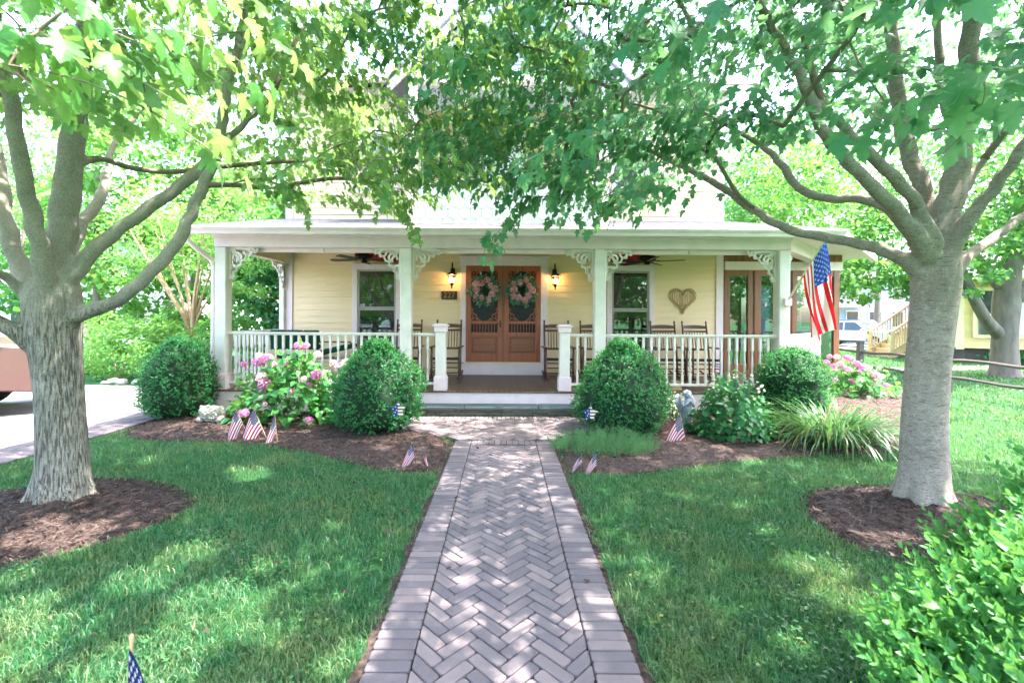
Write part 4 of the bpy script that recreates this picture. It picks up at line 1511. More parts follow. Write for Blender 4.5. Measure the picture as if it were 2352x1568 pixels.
def door(x0, x1, handle):
    z0, z1 = FZ + 0.275, 2.675
    yb, yf = WY - 0.022, WY - 0.062
    s = 0.105
    f = MB()
    f.bbox(x0, x0 + s, yf, yb, z0, z1, b=0.004)
    f.bbox(x1 - s, x1, yf, yb, z0, z1, b=0.004)
    zb = [z0, z0 + 0.17, z0 + 0.545, z0 + 0.62, z0 + 0.80, z0 + 0.86, z1 - 0.11, z1]
    f.bbox(x0 + s, x1 - s, yf + 0.001, yb - 0.001, zb[0], zb[1], b=0.003)
    f.bbox(x0 + s, x1 - s, yf + 0.001, yb - 0.001, zb[2], zb[3], b=0.003)
    f.bbox(x0 + s, x1 - s, yf + 0.001, yb - 0.001, zb[4], zb[5], b=0.003)
    f.bbox(x0 + s, x1 - s, yf + 0.001, yb - 0.001, zb[6], zb[7], b=0.003)
    d = hb('door', 'door', f)
    p = MB()
    p.box(x0 + s, x1 - s, yf + 0.018, yb - 0.004, zb[1], zb[2])
    p.bbox(x0 + s + 0.035, x1 - s - 0.035, yf + 0.004, yf + 0.0175, zb[1] + 0.035, zb[2] - 0.035, b=0.012)
    hb('panel', 'doorp', p, d)
    sc = MB()
    sc.box(x0 + s, x1 - s, yb - 0.010, yb - 0.006, zb[3], zb[4])
    sc.box(x0 + s, x1 - s, yb - 0.010, yb - 0.006, zb[5], zb[6])
    hb('screen', 'screen', sc, d)
    n = 8
    for k in range(n):
        xs = x0 + s + (k + 1) * (x1 - x0 - 2 * s) / (n + 1)
        sp = MB()
        sp.lathe([(0.008, 0), (0.010, 0.03), (0.005, 0.045), (0.010, 0.09), (0.005, 0.135), (0.010, 0.15), (0.008, 0.18)], (xs, yf + 0.018, zb[3]), 7)
        hb('spindle', 'door', sp, d)
    w, h = 0.21, 0.30
    for (ox, oz, sx, sz) in ((x0 + s, zb[5], 1, 1), (x1 - s, zb[5], -1, 1), (x0 + s, zb[6], 1, -1), (x1 - s, zb[6], -1, -1)):
        fr = MB()
        corner_fret(fr, w, h if sz > 0 else h * 0.75, yf + 0.010, yf + 0.024, ox, oz, sx, sz)
        hb('fretwork', 'door', fr, d)
    if handle:
        hx = x1 - s * 0.45
        hd = MB()
        hd.box(hx - 0.012, hx + 0.012, yf - 0.006, yf - 0.001, zb[4] - 0.07, zb[4] + 0.07)
        hd.tube([(hx, yf - 0.006, zb[4]), (hx, yf - 0.045, zb[4]), (hx - 0.07, yf - 0.05, zb[4])], 0.008, 6)
        hb('handle', 'metal', hd, d)
    hg = MB()
    hg.box((x0 + x1) / 2 - 0.004, (x0 + x1) / 2 + 0.004, yf - 0.006, yf - 0.001, z1 - 0.30, z1 - 0.002)
    hb('wreath_hanger', 'metal', hg, d)


door(-0.805, -0.035, True)
door(-0.005, 0.765, False)
box_part('astragal', 'oak', (-0.034, -0.006, WY - 0.075, WY - 0.025, FZ + 0.275, 2.675))

# glazed wood sunroom right of the white corner board
sx0, sx1 = 4.66, 7.1
oak = MB()
for (a, b) in ((4.66, 4.78), (5.16, 5.26), (5.30, 5.44), (5.98, 6.06), (6.10, 6.20), (6.98, 7.10)):
    box_part('mullion', 'oak', (a, b, WY - 0.04, WY + 0.05, FZ + 0.002, 2.62), bev=0.004)
box_part('sunroom_header', 'white', (4.66, 7.15, WY - 0.06, WY + 0.05, 2.621, 2.80), bev=0.004)
for k in range(17):
    box_part('sunroom_board', 'oak', (4.66 + k * 0.147, 4.66 + k * 0.147 + 0.143, WY - 0.03, WY + 0.03, 2.801, 3.0))
for (a, b) in ((4.78, 5.16), (5.44, 5.98), (6.20, 6.98)):
    s = MB()
    s.box(a + 0.001, b - 0.001, WY - 0.03, WY + 0.03, 2.50, 2.619)
    s.box(a + 0.001, b - 0.001, WY - 0.03, WY + 0.03, FZ + 0.003, FZ + 0.25)
    hb('sunroom_rail', 'oak', s)
    p = MB()
    p.box(a + 0.001, b - 0.001, WY - 0.003, WY + 0.003, FZ + 0.251, 2.499)
    hb('sunroom_pane', 'sunglass', p)
box_part('inner_post', 'rocker', (5.75, 5.87, WY + 1.6, WY + 1.72, FZ, 2.62))
box_part('inner_post', 'rocker', (7.0, 7.1, WY + 2.2, WY + 2.32, FZ, 2.62))
box_part('inner_beam', 'rocker', (4.66, 7.15, WY + 2.1, WY + 2.2, 2.45, 2.62))

# balcony over the entry with fish-scale skirt, posts and a front gable
BX0, BX1, BY, BZ0, BZ1 = -1.72, 1.84, 8.20, 3.24, 4.04
bal2 = MB()
bal2.box(BX0, BX1, BY + 0.01, BY + 0.10, BZ0, BZ1)
bal2.box(BX0, BX0 + 0.08, BY + 0.10, WY, BZ0, BZ1)
bal2.box(BX1 - 0.08, BX1, BY + 0.10, WY, BZ0, BZ1)
bal2.box(BX0, BX1, BY + 0.1, WY, 3.5, 3.62)
balcony = hb('balcony', 'scale', bal2)
sh = MB()
sw, shh = 0.2, 0.265
outl = [(-sw / 2 + 0.003, 0.0), (-sw / 2 + 0.003, -shh + 0.10)] + [(0 + (sw / 2 - 0.003) * math.cos(R(a)), -shh + 0.10 + 0.10 * math.sin(R(a))) for a in range(198, 350, 18)] + [(sw / 2 - 0.003, -shh + 0.10), (sw / 2 - 0.003, 0.0)]
sh.prism(outl, -0.011, 0.0)
sh_me = sh.mesh('shingle')
sh_me.materials.append(M['scale'])
for r_ in range(4):
    n = 18
    for k in range(n):
        xs = BX0 + 0.1 + (k + (0.5 if r_ % 2 else 0)) * sw
        if xs > BX1 - 0.08:
            continue
        o = bpy.data.objects.new('shingle', sh_me)
        C.objects.link(o)
        o.parent = balcony
        o.location = Vector((xs, BY - 0.002 - 0.001 * r_, BZ1 - 0.05 - (3 - r_) * 0.185 + 0.0)) - H0
        o.rotation_euler = (R(-2.2), 0, 0)
box_part('balcony_rail', 'salmon', (BX0 - 0.03, BX1 + 0.03, BY - 0.05, BY + 0.13, BZ1 + 0.001, BZ1 + 0.04))
box_part('rail_moulding', 'white', (BX0 - 0.02, BX1 + 0.02, BY - 0.035, BY + 0.005, BZ1 - 0.07, BZ1 - 0.001))
for px_ in (BX0 + 0.05, BX1 - 0.05):
    box_part('balcony_post', 'white', (px_ - 0.075, px_ + 0.075, BY - 0.03, BY + 0.12, 3.20, 5.95), bev=0.005)
t = MB()
t.box(-0.55, 0.6, WY - 0.05, WY + 0.0, 3.62, 5.75)
hb('balcony_door', 'white', t)
t = MB()
t.box(-0.42, 0.02, WY - 0.058, WY - 0.051, 4.1, 5.6)
t.box(0.06, 0.47, WY - 0.058, WY - 0.051, 4.1, 5.6)
hb('balcony_door_pane', 'blindw', t)
siding(bm_up, wall, BX0, BX1, 3.62, 6.1, WY - 0.001, 0.135, [(-0.56, 0.61, 3.5, 5.76)])
GX, GZ, GB = 0.06, 7.72, 5.95
gb = MB()
gb.add([(GX - 1.78, BY + 0.02, GB), (GX + 1.78, BY + 0.02, GB), (GX, BY + 0.02, GZ), (GX - 1.78, WY + 1.5, GB), (GX + 1.78, WY + 1.5, GB), (GX, WY + 1.5, GZ)], [(0, 1, 2), (0, 3, 4, 1)])
gable = hb('front_gable', 'lav', gb)
siding(bm_gable, gable, 0, 0, GB + 0.05, GZ - 0.1, BY + 0.015, 0.15, (), lambda z: (GX - (GZ - z) * 1.0, GX + (GZ - z) * 1.0))
for s in (-1, 1):
    m = MB()
    e, a_ = 2.15, 0.14
    pts = [(GX, GZ + 0.20), (GX + s * e, GZ + 0.20 - e), (GX + s * e, GZ - 0.02 - e), (GX, GZ - 0.02)]
    m.prism(pts, BY - 0.16, BY - 0.10)
    fixn(hb('rake_board', 'white', m))
    m = MB()
    m.add([(GX, BY - 0.2, GZ + 0.22), (GX + s * (e + 0.05), BY - 0.2, GZ + 0.17 - e), (GX + s * (e + 0.05), WY + 3.0, GZ + 0.17 - e), (GX, WY + 3.0, GZ + 0.22),
           (GX, BY - 0.2, GZ + 0.16), (GX + s * (e + 0.05), BY - 0.2, GZ + 0.11 - e), (GX + s * (e + 0.05), WY + 3.0, GZ + 0.11 - e), (GX, WY + 3.0, GZ + 0.16)],
          [(0, 1, 2, 3), (4, 7, 6, 5), (0, 4, 5, 1), (1, 5, 6, 2)])
    hb('gable_roof', 'roof', m)
box_part('gable_beam', 'white', (GX - 1.80, GX + 1.80, BY - 0.04, BY + 0.10, 5.80, 5.949))

# ------------------------------------------------------------------ the stone step
step = thing('stone_step', 'bluestone slab step on stacked field stones below the porch', 'step', (0, 7.25, 0))
SX = 1.75
for (a, b) in ((-1.75, -0.62), (-0.612, 0.545), (0.553, 1.75)):
    m = MB()
    m.bbox(a, b, 7.105, PY - 0.13, 0.135, 0.180, b=0.006)
    m.build('slab', 'bluestone', step)
core = MB()
core.box(-1.70, 1.70, 7.2, PY - 0.135, 0.0, 0.134)
core.build('step_core', 'fieldstone', step)
rs = random.Random(5)
z = 0.004
for hrow in (0.045, 0.042, 0.04):
    x = -1.72 + rs.uniform(-0.1, 0)
    while x < 1.70:
        L = rs.uniform(0.09, 0.26)
        m = MB()
        m.bbox(max(x, -1.73), min(x + L - 0.007, 1.73), 7.135 + rs.uniform(-0.012, 0.012), 7.24, z, z + hrow - 0.005, b=0.008)
        m.build('stone', 'fieldstone', step)
        x += L
    z += hrow + 0.001


# ------------------------------------------------------------------ things on the porch
# rocking chairs
def rocker_chair():
    r = thing('rocking_chair', '', 'chair', (0, 0, 0), 0)
    def pt(name, mb, mat='rocker', sm=False):
        return mb.build(name, mat, r, sm, local=True)
    w = 0.245
    for s in (-1, 1):
        m = MB()      # rear post leans back, turned finial on top (chair faces -y)
        m.tube([(s * w, 0.16, 0.05), (s * w, 0.19, 0.42), (s * w, 0.27, 0.80), (s * w, 0.34, 1.08), (s * w, 0.345, 1.10), (s * w, 0.35, 1.12), (s * w, 0.355, 1.145), (s * w, 0.36, 1.16)],
               [0.019, 0.021, 0.020, 0.018, 0.011, 0.020, 0.019, 0.008], 8)
        pt('back_post', m, sm=True)
        m = MB()
        m.tube([(s * (w + 0.02), -0.26, 0.05), (s * (w + 0.02), -0.26, 0.20), (s * (w + 0.02), -0.26, 0.24), (s * (w + 0.02), -0.26, 0.42), (s * (w + 0.02), -0.26, 0.62)], [0.017, 0.022, 0.017, 0.023, 0.016], 8)
        pt('leg', m, sm=True)
        m = MB()
        pts = []
        for k in range(11):
            yv = -0.42 + k * 0.105
            pts.append((s * (w + 0.01), yv, 0.022 + 0.20 * ((yv + 0.0) / 1.0) ** 2))
        m.tube(pts, 0.021, 6)
        pt('rocker_rail', m)
        m = MB()
        m.bbox(s * (w + 0.03) - 0.045, s * (w + 0.03) + 0.045, -0.33, 0.25, 0.615, 0.64, b=0.008)
        pt('armrest', m)
        m = MB()
        m.tube([(s * w, -0.25, 0.16), (s * w, 0.16, 0.16)], 0.011, 6)
        m.tube([(s * w, -0.25, 0.28), (s * w, 0.17, 0.28)], 0.011, 6)
        pt('side_stretcher', m)
    m = MB()
    m.add([(-0.25, -0.27, 0.43), (0.25, -0.27, 0.43), (0.23, 0.19, 0.40), (-0.23, 0.19, 0.40), (-0.25, -0.27, 0.385), (0.25, -0.27, 0.385), (0.23, 0.19, 0.36), (-0.23, 0.19, 0.36)],
          [(0, 1, 2, 3), (4, 7, 6, 5), (0, 4, 5, 1), (1, 5, 6, 2), (2, 6, 7, 3), (3, 7, 4, 0)])
    pt('seat', m, 'weave')
    for zz in (0.14, 0.24, 0.33):
        m = MB()
        m.tube([(-w, -0.26, zz), (w, -0.26, zz)], 0.012, 6)
        pt('front_stretcher', m)
    def slat(z0, z1, y0, arch):
        m = MB()
        n = 8
        vs, fs = [], []
        for k in range(n + 1):
            x = -w + 2 * w * k / n
            bow = 0.02 * (1 - (x / w) ** 2)
            top = z1 + arch * (1 - (x / w) ** 2)
            vs += [(x, y0 + bow - 0.007, z0), (x, y0 + bow - 0.007 + 0.01, top), (x, y0 + bow + 0.007, z0), (x, y0 + bow + 0.017, top)]
        for k in range(n):
            a = 4 * k
            fs += [(a, a + 4, a + 5, a + 1), (a + 2, a + 3, a + 7, a + 6), (a + 1, a + 5, a + 7, a + 3), (a, a + 2, a + 6, a + 4)]
        fs += [(0, 1, 3, 2), (4 * n, 4 * n + 2, 4 * n + 3, 4 * n + 1)]
        m.add(vs, fs)
        pt('back_slat', m)
    slat(1.00, 1.055, 0.325, 0.02)
    slat(0.925, 0.965, 0.305, 0.0)
    slat(0.56, 0.60, 0.225, 0.0)
    for k in range(7):
        x = -0.165 + k * 0.055
        m = MB()
        m.tube([(x, 0.245, 0.60), (x, 0.28, 0.77), (x, 0.318, 0.93)], [0.008, 0.010, 0.008], 6)
        pt('spindle', m)
    return r


chair_spots = [(-1.92, 'wooden rocking chair left of the door, half behind a porch column', 3, 0.0),
               (-1.125, 'wooden rocking chair just left of the front doors', 0, 0.0),
               (1.07, 'wooden rocking chair just right of the front doors', 0, 0.0),
               (1.80, 'wooden rocking chair behind the porch column, second right of the doors', -2, 0.0),
               (3.25, 'wooden rocking chair under the heart ornament, nearer the window', 0, 0.0),
               (3.90, 'wooden rocking chair beside the glazed sunroom, rightmost of six', 0, 0.0)]
proto = rocker_chair()
for i, (cx, lab, az, _) in enumerate(chair_spots):
    o = proto if i == 0 else copy_tree(proto)
    o.location = (cx, 9.0, FZ + 0.0)
    o.rotation_euler = (0, 0, R(az))
    tag(o, lab, 'chair', 'rocking chairs along the porch wall')


# ceiling fans
def ceiling_fan():
    r = thing('ceiling_fan', '', 'fan')
    def pt(name, mb, mat, par=None, sm=False):
        return mb.build(name, mat, par or r, sm, local=True)
    m = MB()
    m.lathe([(0.05, 0.22), (0.06, 0.25), (0.055, 0.262)], n=14)
    pt('canopy', m, 'metal', sm=True)
    m = MB()
    m.tube([(0, 0, 0.06), (0, 0, 0.24)], 0.014, 8)
    pt('downrod', m, 'metal')
    m = MB()
    m.lathe([(0.02, -0.085), (0.05, -0.08), (0.055, -0.05), (0.075, -0.03), (0.15, -0.012), (0.16, 0.02), (0.155, 0.07), (0.09, 0.085), (0.03, 0.095)], n=20)
    pt('motor', m, 'metal', sm=True)
    for k in range(5):
        a = 2 * math.pi * k / 5 + 0.5
        q = Matrix.Rotation(a, 3, 'Z') @ Matrix.Rotation(R(11), 3, 'X')
        m = MB()
        n = 8
        outl = [(0.16, -0.045), (0.30, -0.062), (0.62, -0.068), (0.66, -0.04), (0.665, 0.0), (0.66, 0.04), (0.62, 0.068), (0.30, 0.062), (0.16, 0.045)]
        vs = [q @ Vector((x, y, z)) - Vector((0, 0, 0.025)) for z in (-0.004, 0.004) for x, y in outl]
        c = len(outl)
        m.add(vs, [tuple(range(c - 1, -1, -1)), tuple(range(c, 2 * c))] + [(i, (i + 1) % c, (i + 1) % c + c, i + c) for i in range(c)])
        b = pt('blade', m, 'fanblade')
        m = MB()
        vs = [q @ Vector((x, y, z)) - Vector((0, 0, 0.025)) for x, y, z in ((0.08, -0.02, 0.006), (0.22, -0.03, 0.006), (0.22, 0.03, 0.006), (0.08, 0.02, 0.006), (0.08, -0.02, 0.014), (0.22, -0.03, 0.014), (0.22, 0.03, 0.014), (0.08, 0.02, 0.014))]
        m.add(vs, [(0, 3, 2, 1), (4, 5, 6, 7), (0, 1, 5, 4), (1, 2, 6, 5), (2, 3, 7, 6), (3, 0, 4, 7)])
        pt('blade_iron', m, 'metal', b)
    return r


fan = ceiling_fan()
fan.location = (-2.64, 8.55, 2.675)
tag(fan, 'dark ceiling fan on the left side of the porch', 'fan', 'porch ceiling fans')
fan2 = copy_tree(fan)
fan2.location = (2.68, 8.55, 2.675)
fan2.rotation_euler = (0, 0, R(22))
tag(fan2, 'dark ceiling fan on the right side of the porch', 'fan', 'porch ceiling fans')


# wall lanterns, lit
def lantern(x, z, label):
    y = WY - 0.02
    r = thing('wall_lantern', label, 'lantern', (x, y, z), group='lit lanterns beside the front doors')
    def pt(name, mb, mat, sm=False):
        return mb.build(name, mat, r, sm, local=True)
    m = MB()
    m.lathe([(0.045, -0.10), (0.05, -0.06), (0.05, 0.06), (0.045, 0.10)], (0, -0.012, 0.10), 10)
    pt('wall_plate', m, 'metal')
    m = MB()
    pts = [(0, -0.02, 0.14)] + [(0, -0.10 + 0.075 * math.cos(R(a)), 0.24 + 0.075 * math.sin(R(a))) for a in range(0, 200, 20)] + [(0, -0.17, 0.17), (0, -0.165, 0.13)]
    m.tube(pts, 0.009, 7)
    pt('arm', m, 'metal')
    cy = -0.165
    m = MB()
    m.lathe([(0.115, 0.045), (0.12, 0.05), (0.07, 0.085), (0.03, 0.105), (0.015, 0.125), (0.02, 0.135), (0.008, 0.15)], (0, cy, 0), 12)
    pt('cap', m, 'metal')
    m = MB()
    n = 8
    for k in range(n):
        a = 2 * math.pi * k / n
        a2 = 2 * math.pi * (k + 1) / n
        m.add([(0.06 * math.cos(a), cy + 0.06 * math.sin(a), -0.13), (0.06 * math.cos(a2), cy + 0.06 * math.sin(a2), -0.13), (0.09 * math.cos(a2), cy + 0.09 * math.sin(a2), 0.044), (0.09 * math.cos(a), cy + 0.09 * math.sin(a), 0.044)], [(0, 1, 2, 3)])
    pt('glass', m, 'lampglass')
    m = MB()
    for k in range(4):
        a = 2 * math.pi * k / 4 + 0.4
        m.tube([(0.062 * math.cos(a), cy + 0.062 * math.sin(a), -0.13), (0.094 * math.cos(a), cy + 0.094 * math.sin(a), 0.045)], 0.004, 5)
    m.lathe([(0.008, -0.235), (0.02, -0.215), (0.01, -0.195), (0.03, -0.17), (0.03, -0.15), (0.068, -0.135), (0.068, -0.128)], (0, cy, 0), 10)
    pt('cage', m, 'metal')
    m = MB()
    m.ell((0, cy, -0.045), (0.020, 0.020, 0.042), None, 10, 8)
    pt('bulb', m, 'bulb', True)
    ld = bpy.data.lights.new('lantern_light', 'POINT')
    ld.energy = 0.6
    ld.color = (1.0, 0.62, 0.28)
    ld.shadow_soft_size = 0.03
    lo = bpy.data.objects.new('lantern_light', ld)
    C.objects.link(lo)
    lo.parent = r
    lo.location = (0, cy, 0.0)


lantern(-1.095, 2.42, 'lit bronze lantern left of the front doors above the number plaque')
lantern(1.06, 2.41, 'lit bronze lantern right of the front doors')


def text_part(name, s, size, parent, loc, rot, mat, ext=0.003):
    cu = bpy.data.curves.new(name, 'FONT')
    cu.body = s
    cu.size = size
    cu.extrude = ext
    cu.align_x = 'CENTER'
    cu.align_y = 'CENTER'
    tmp = bpy.data.objects.new(name + '_curve', cu)
    C.objects.link(tmp)
    me = bpy.data.meshes.new_from_object(tmp.evaluated_get(bpy.context.evaluated_depsgraph_get()))
    bpy.data.objects.remove(tmp)
    o = bpy.data.objects.new(name, me)
    C.objects.link(o)
    me.materials.clear()
    me.materials.append(M[mat])
    o.parent = parent
    o.location = loc
    o.rotation_euler = rot
    return o


pq = thing('number_plaque', 'dark house number plaque reading 227 left of the doors', 'sign', (-1.165, WY - 0.03, 2.05))
m = MB()
m.bbox(-0.165, 0.165, -0.02, 0.008, -0.087, 0.087, b=0.004)
m.build('plate', 'plaque', pq, local=True)
text_part('number', '227', 0.17, pq, (0, -0.026, 0.0), (R(90), 0, 0), 'copper')

# heart ornament of bent metal
ht = thing('heart_ornament', 'rust brown metal heart ornament hanging on the porch wall', 'ornament', (3.78, WY - 0.035, 2.0))


def heart(s, n=60):
    r_ = []
    for k in range(n):
        t_ = 2 * math.pi * k / n
        x = 16 * math.sin(t_) ** 3
        zz = 13 * math.cos(t_) - 5 * math.cos(2 * t_) - 2 * math.cos(3 * t_) - math.cos(4 * t_)
        r_.append((x * s / 16, zz * s / 15))
    return r_


m = MB()
ho = heart(0.225)
m.tube([(x, 0, z) for x, z in ho] + [(ho[0][0], 0, ho[0][1])], 0.008, 6)
m.build('inner_heart', 'heart', ht, local=True)
m = MB()
hoo = heart(0.285, 48)
for k, (x, z) in enumerate(hoo):
    x2, z2 = x * 0.86, z * 0.86
    cxm, czm = (x + x2) / 2, (z + z2) / 2
    dx, dz = (x - x2), (z - z2)
    m.tube([(cxm + dx * 0.5 * math.cos(R(a)) - dz * 0.45 * math.sin(R(a)), 0.002, czm + dz * 0.5 * math.cos(R(a)) + dx * 0.45 * math.sin(R(a))) for a in range(0, 361, 45)], 0.005, 5)
m.build('looped_border', 'heart', ht, local=True)
m = MB()
for k in range(11):
    x = -0.17 + k * 0.034
    zt = max([z for (a, z) in ho if abs(a - x) < 0.02])
    zb = min([z for (a, z) in ho if abs(a - x) < 0.02])
    m.tube([(x, 0.006, zb), (x, 0.006, zt)], 0.0035, 5)
m.build('bars', 'heart', ht, local=True)
m = MB()
for s in (-1, 1):
    m.tube([(s * x, -0.004, z + 0.06) for x, z in arc(0.045, 0.0, 0.045, 180, -120, 12, 0.02)], 0.005, 5)
    m.tube([(s * x, -0.004, z - 0.12) for x, z in arc(0.035, 0.0, 0.035, 180, 480, 12, 0.015)], 0.005, 5)
m.tube([(0, -0.004, 0.06), (0, -0.004, -0.2)], 0.005, 5)
m.build('scrolls', 'heart', ht, local=True)


# wreaths on the doors
def wreath(x, z, label, seed):
    rng = np.random.default_rng(seed)
    r = thing('wreath', label, 'wreath', (x, WY - 0.085, z), group='flower wreaths on the front doors')
    m = MB()
    m.tube([(0.225 * math.cos(a), 0, 0.225 * math.sin(a)) for a in np.linspace(0, 2 * math.pi, 25)], 0.03, 6)
    m.build('ring', 'wreathleaf', r, local=True)
    n = 720
    a = rng.uniform(0, 2 * math.pi, n)
    rr = 0.225 + rng.normal(size=n) * 0.045
    pos = np.stack([rr * np.cos(a), -np.abs(rng.normal(size=n)) * 0.03, rr * np.sin(a)], -1)
    rad = np.stack([np.cos(a), np.zeros(n), np.sin(a)], -1)
    ax = rad * rng.choice([1.0, 1.0, -0.5], n)[:, None] + rng.normal(size=(n, 3)) * 0.55
    v, f = scatter(OVAL, pos, ax, np.array([[0, -1.0, 0]]) + rng.normal(size=(n, 3)) * 0.4, rng.uniform(0.05, 0.095, n))
    v = v + np.array(off_of(r), dtype=np.float32)
    leaf_obj('leaves', (v, f), 'wreathleaf', r)
    k = 10
    for j in range(k):
        aa = 2 * math.pi * (j + rng.uniform(-0.22, 0.22)) / k
        c = np.array([0.195 * math.cos(aa), -0.06, 0.195 * math.sin(aa)]) * np.array([1 + 0.12 * (-1) ** j, 1, 1 + 0.12 * (-1) ** j])
        n = 70
        d = rand_dirs(n, rng)
        d[:, 1] = -np.abs(d[:, 1])
        s = rng.uniform(0.050, 0.064)
        pos = c + d * s * 0.6
        v, f = scatter(PETAL, pos, d + rng.normal(size=(n, 3)) * 0.8, d, np.full(n, s * 0.9))
        leaf_obj('rose', (v + np.array(off_of(r)), f), 'wreathpink', r, None)
    return r


wreath(-0.415, 2.155, 'green wreath with pink roses on the left front door', 31)
wreath(0.37, 2.165, 'green wreath with pink roses on the right front door', 32)

# red pleated buntings above the windows
for i, (xa, xb, lab) in enumerate(((-3.15, -2.2, 'red pleated bunting above the left porch window'), (2.12, 3.0, 'red pleated bunting above the right porch window'))):
    m = MB()
    n = 40
    vs, fs = [], []
    for k in range(n + 1):
        x = xa + (xb - xa) * k / n
        yo = 0.012 * math.sin(k * 1.6)
        zb = 2.755 + 0.012 * math.sin(math.pi * k / n * 6)
        vs += [(x, WY - 0.10 + yo, 2.93), (x, WY - 0.11 + yo * 1.6, zb), (x, WY - 0.095 + yo, 2.93), (x, WY - 0.105 + yo * 1.6, zb)]
    for k in range(n):
        a = 4 * k
        fs += [(a, a + 4, a + 5, a + 1), (a + 2, a + 3, a + 7, a + 6)]
    m.add(vs, fs)
    tag(m.build('bunting', 'bunting'), lab, 'bunting', 'red buntings above the porch windows')

# chaise with green cushions at the left end of the porch
ch = thing('porch_chaise', 'cream framed porch chaise with green cushions behind the left railing', 'chaise', (-3.75, 8.45, FZ))
def cp(name, mat, dims, b=0.006, rot=None, ctr=None):
    m = MB()
    m.bbox(*dims, b=b)
    if rot:
        q = Euler(rot).to_matrix()
        c = Vector(ctr)
        m.v = [tuple(q @ (Vector(p) - c) + c) for p in m.v]
    return m.build(name, mat, ch, local=True)
for k in range(3):
    cp('back_cushion', 'green_cushion', (-0.56 + k * 0.30, -0.265 + k * 0.30, -0.05, 0.06, 0.60, 0.95), 0.02, (R(12), 0, 0), (0, 0, 0.6))
cp('back_frame', 'cream_frame', (-0.60, 0.36, -0.07, -0.045, 0.50, 0.585), 0.008)
cp('seat_cushion', 'green_cushion', (0.20, 0.86, 0.0, 0.55, 0.52, 0.62), 0.03, (0, R(-13), 0), (0.5, 0.2, 0.57))
cp('seat_cushion', 'green_cushion', (-0.55, 0.22, 0.0, 0.55, 0.42, 0.52), 0.03)
cp('seat_frame', 'cream_frame', (-0.60, 0.85, -0.02, 0.56, 0.36, 0.415), 0.008)
cp('arm', 'cream_frame', (0.28, 0.90, -0.05, 0.0, 0.69, 0.72), 0.006)
m = MB()
m.tube([(0.33, -0.02, 0.735), (0.90, -0.02, 0.735), (0.92, -0.02, 0.70)], 0.012, 6)
m.build('arm_rod', 'metal', ch, local=True)
for (lx, ly) in ((-0.56, 0.0), (-0.56, 0.52), (0.80, 0.0), (0.80, 0.52)):
    m = MB()
    m.tube([(lx, ly, 0.002), (lx * 0.93, ly, 0.36)], 0.018, 7)
    m.build('leg', 'cream_frame', ch, local=True)

# small yellow box on the porch floor
yb = thing('yellow_box', 'small tapered yellow wooden box on the porch floor behind the angel statue', 'box', (2.92, 7.72, FZ))
m = MB()
m.add([(-0.085, -0.06, 0), (0.085, -0.06, 0), (0.085, 0.06, 0), (-0.085, 0.06, 0), (-0.06, -0.04, 0.13), (0.06, -0.04, 0.13), (0.06, 0.04, 0.13), (-0.06, 0.04, 0.13)], [(0, 3, 2, 1), (4, 5, 6, 7), (0, 1, 5, 4), (1, 2, 6, 5), (2, 3, 7, 6), (3, 0, 4, 7)])
m.build('case', 'yellow', yb, local=True)
m = MB()
m.bbox(-0.075, 0.075, -0.055, 0.055, 0.1301, 0.145, b=0.004)
m.build('lid', 'yellow', yb, local=True)


# ------------------------------------------------------------------ flags
def star_pts(cx, cy, r, rot=90):
    return [(cx + (r if k % 2 == 0 else r * 0.4) * math.cos(R(rot + 36 * k)), cy + (r if k % 2 == 0 else r * 0.4) * math.sin(R(rot + 36 * k))) for k in range(10)]


def flag_cloth(surf, parent, mats, nu=28, aspect=1.6):
    """surf(u,v): u along the fly from the hoist, v from bottom to top of the hoist; both 0..1"""
    m = MB()
    us = sorted(set([round(k / nu, 4) for k in range(nu + 1)] + [0.4]))
    vsn = [k / 26 for k in range(27)]
    idx = {}
    P = []
    for a, u in enumerate(us):
        for b, v in enumerate(vsn):
            idx[(a, b)] = len(P)
            P.append(surf(u, v))
    fs, mi = [], []
    for a in range(len(us) - 1):
        for b in range(26):
            fs.append((idx[(a, b)], idx[(a + 1, b)], idx[(a + 1, b + 1)], idx[(a, b + 1)]))
            um, vm = (us[a] + us[a + 1]) / 2, (b + 0.5) / 26
            if um < 0.4 and vm > 6 / 13:
                mi.append(2)
            else:
                mi.append(0 if (b // 2) % 2 == 0 else 1)
    m.v = [tuple(p) for p in P]
    m.f = fs
    m.mi = mi
    cl = m.build('cloth', [mats[0], mats[1], mats[2]], parent, True)
    s = MB()
    for side in (1, -1):
        for r_ in range(9):
            for c in range(11):
                if (r_ + c) % 2:
                    continue
                u = 0.4 * (c + 1) / 12
                v = 6 / 13 + 7 / 13 * (r_ + 1) / 10
                e = 0.01
                tu = surf(u + e, v) - surf(u - e, v)
                tv = surf(u, min(1, v + e)) - surf(u, v - e)
                nr = tu.cross(tv).normalized()
                c0 = surf(u, v) + nr * 0.0016 * side
                sr = 0.030
                pts = star_pts(0, 0, sr)
                vs = [c0 + tu / (2 * e) * (x / aspect) + tv / (2 * e) * y for x, y in pts]
                s.add([c0] + vs, [(0, 1 + k, 1 + (k + 1) % 10) for k in range(10)])
    s.build('stars', mats[1], cl)['kind'] = 'stuff'
    return cl


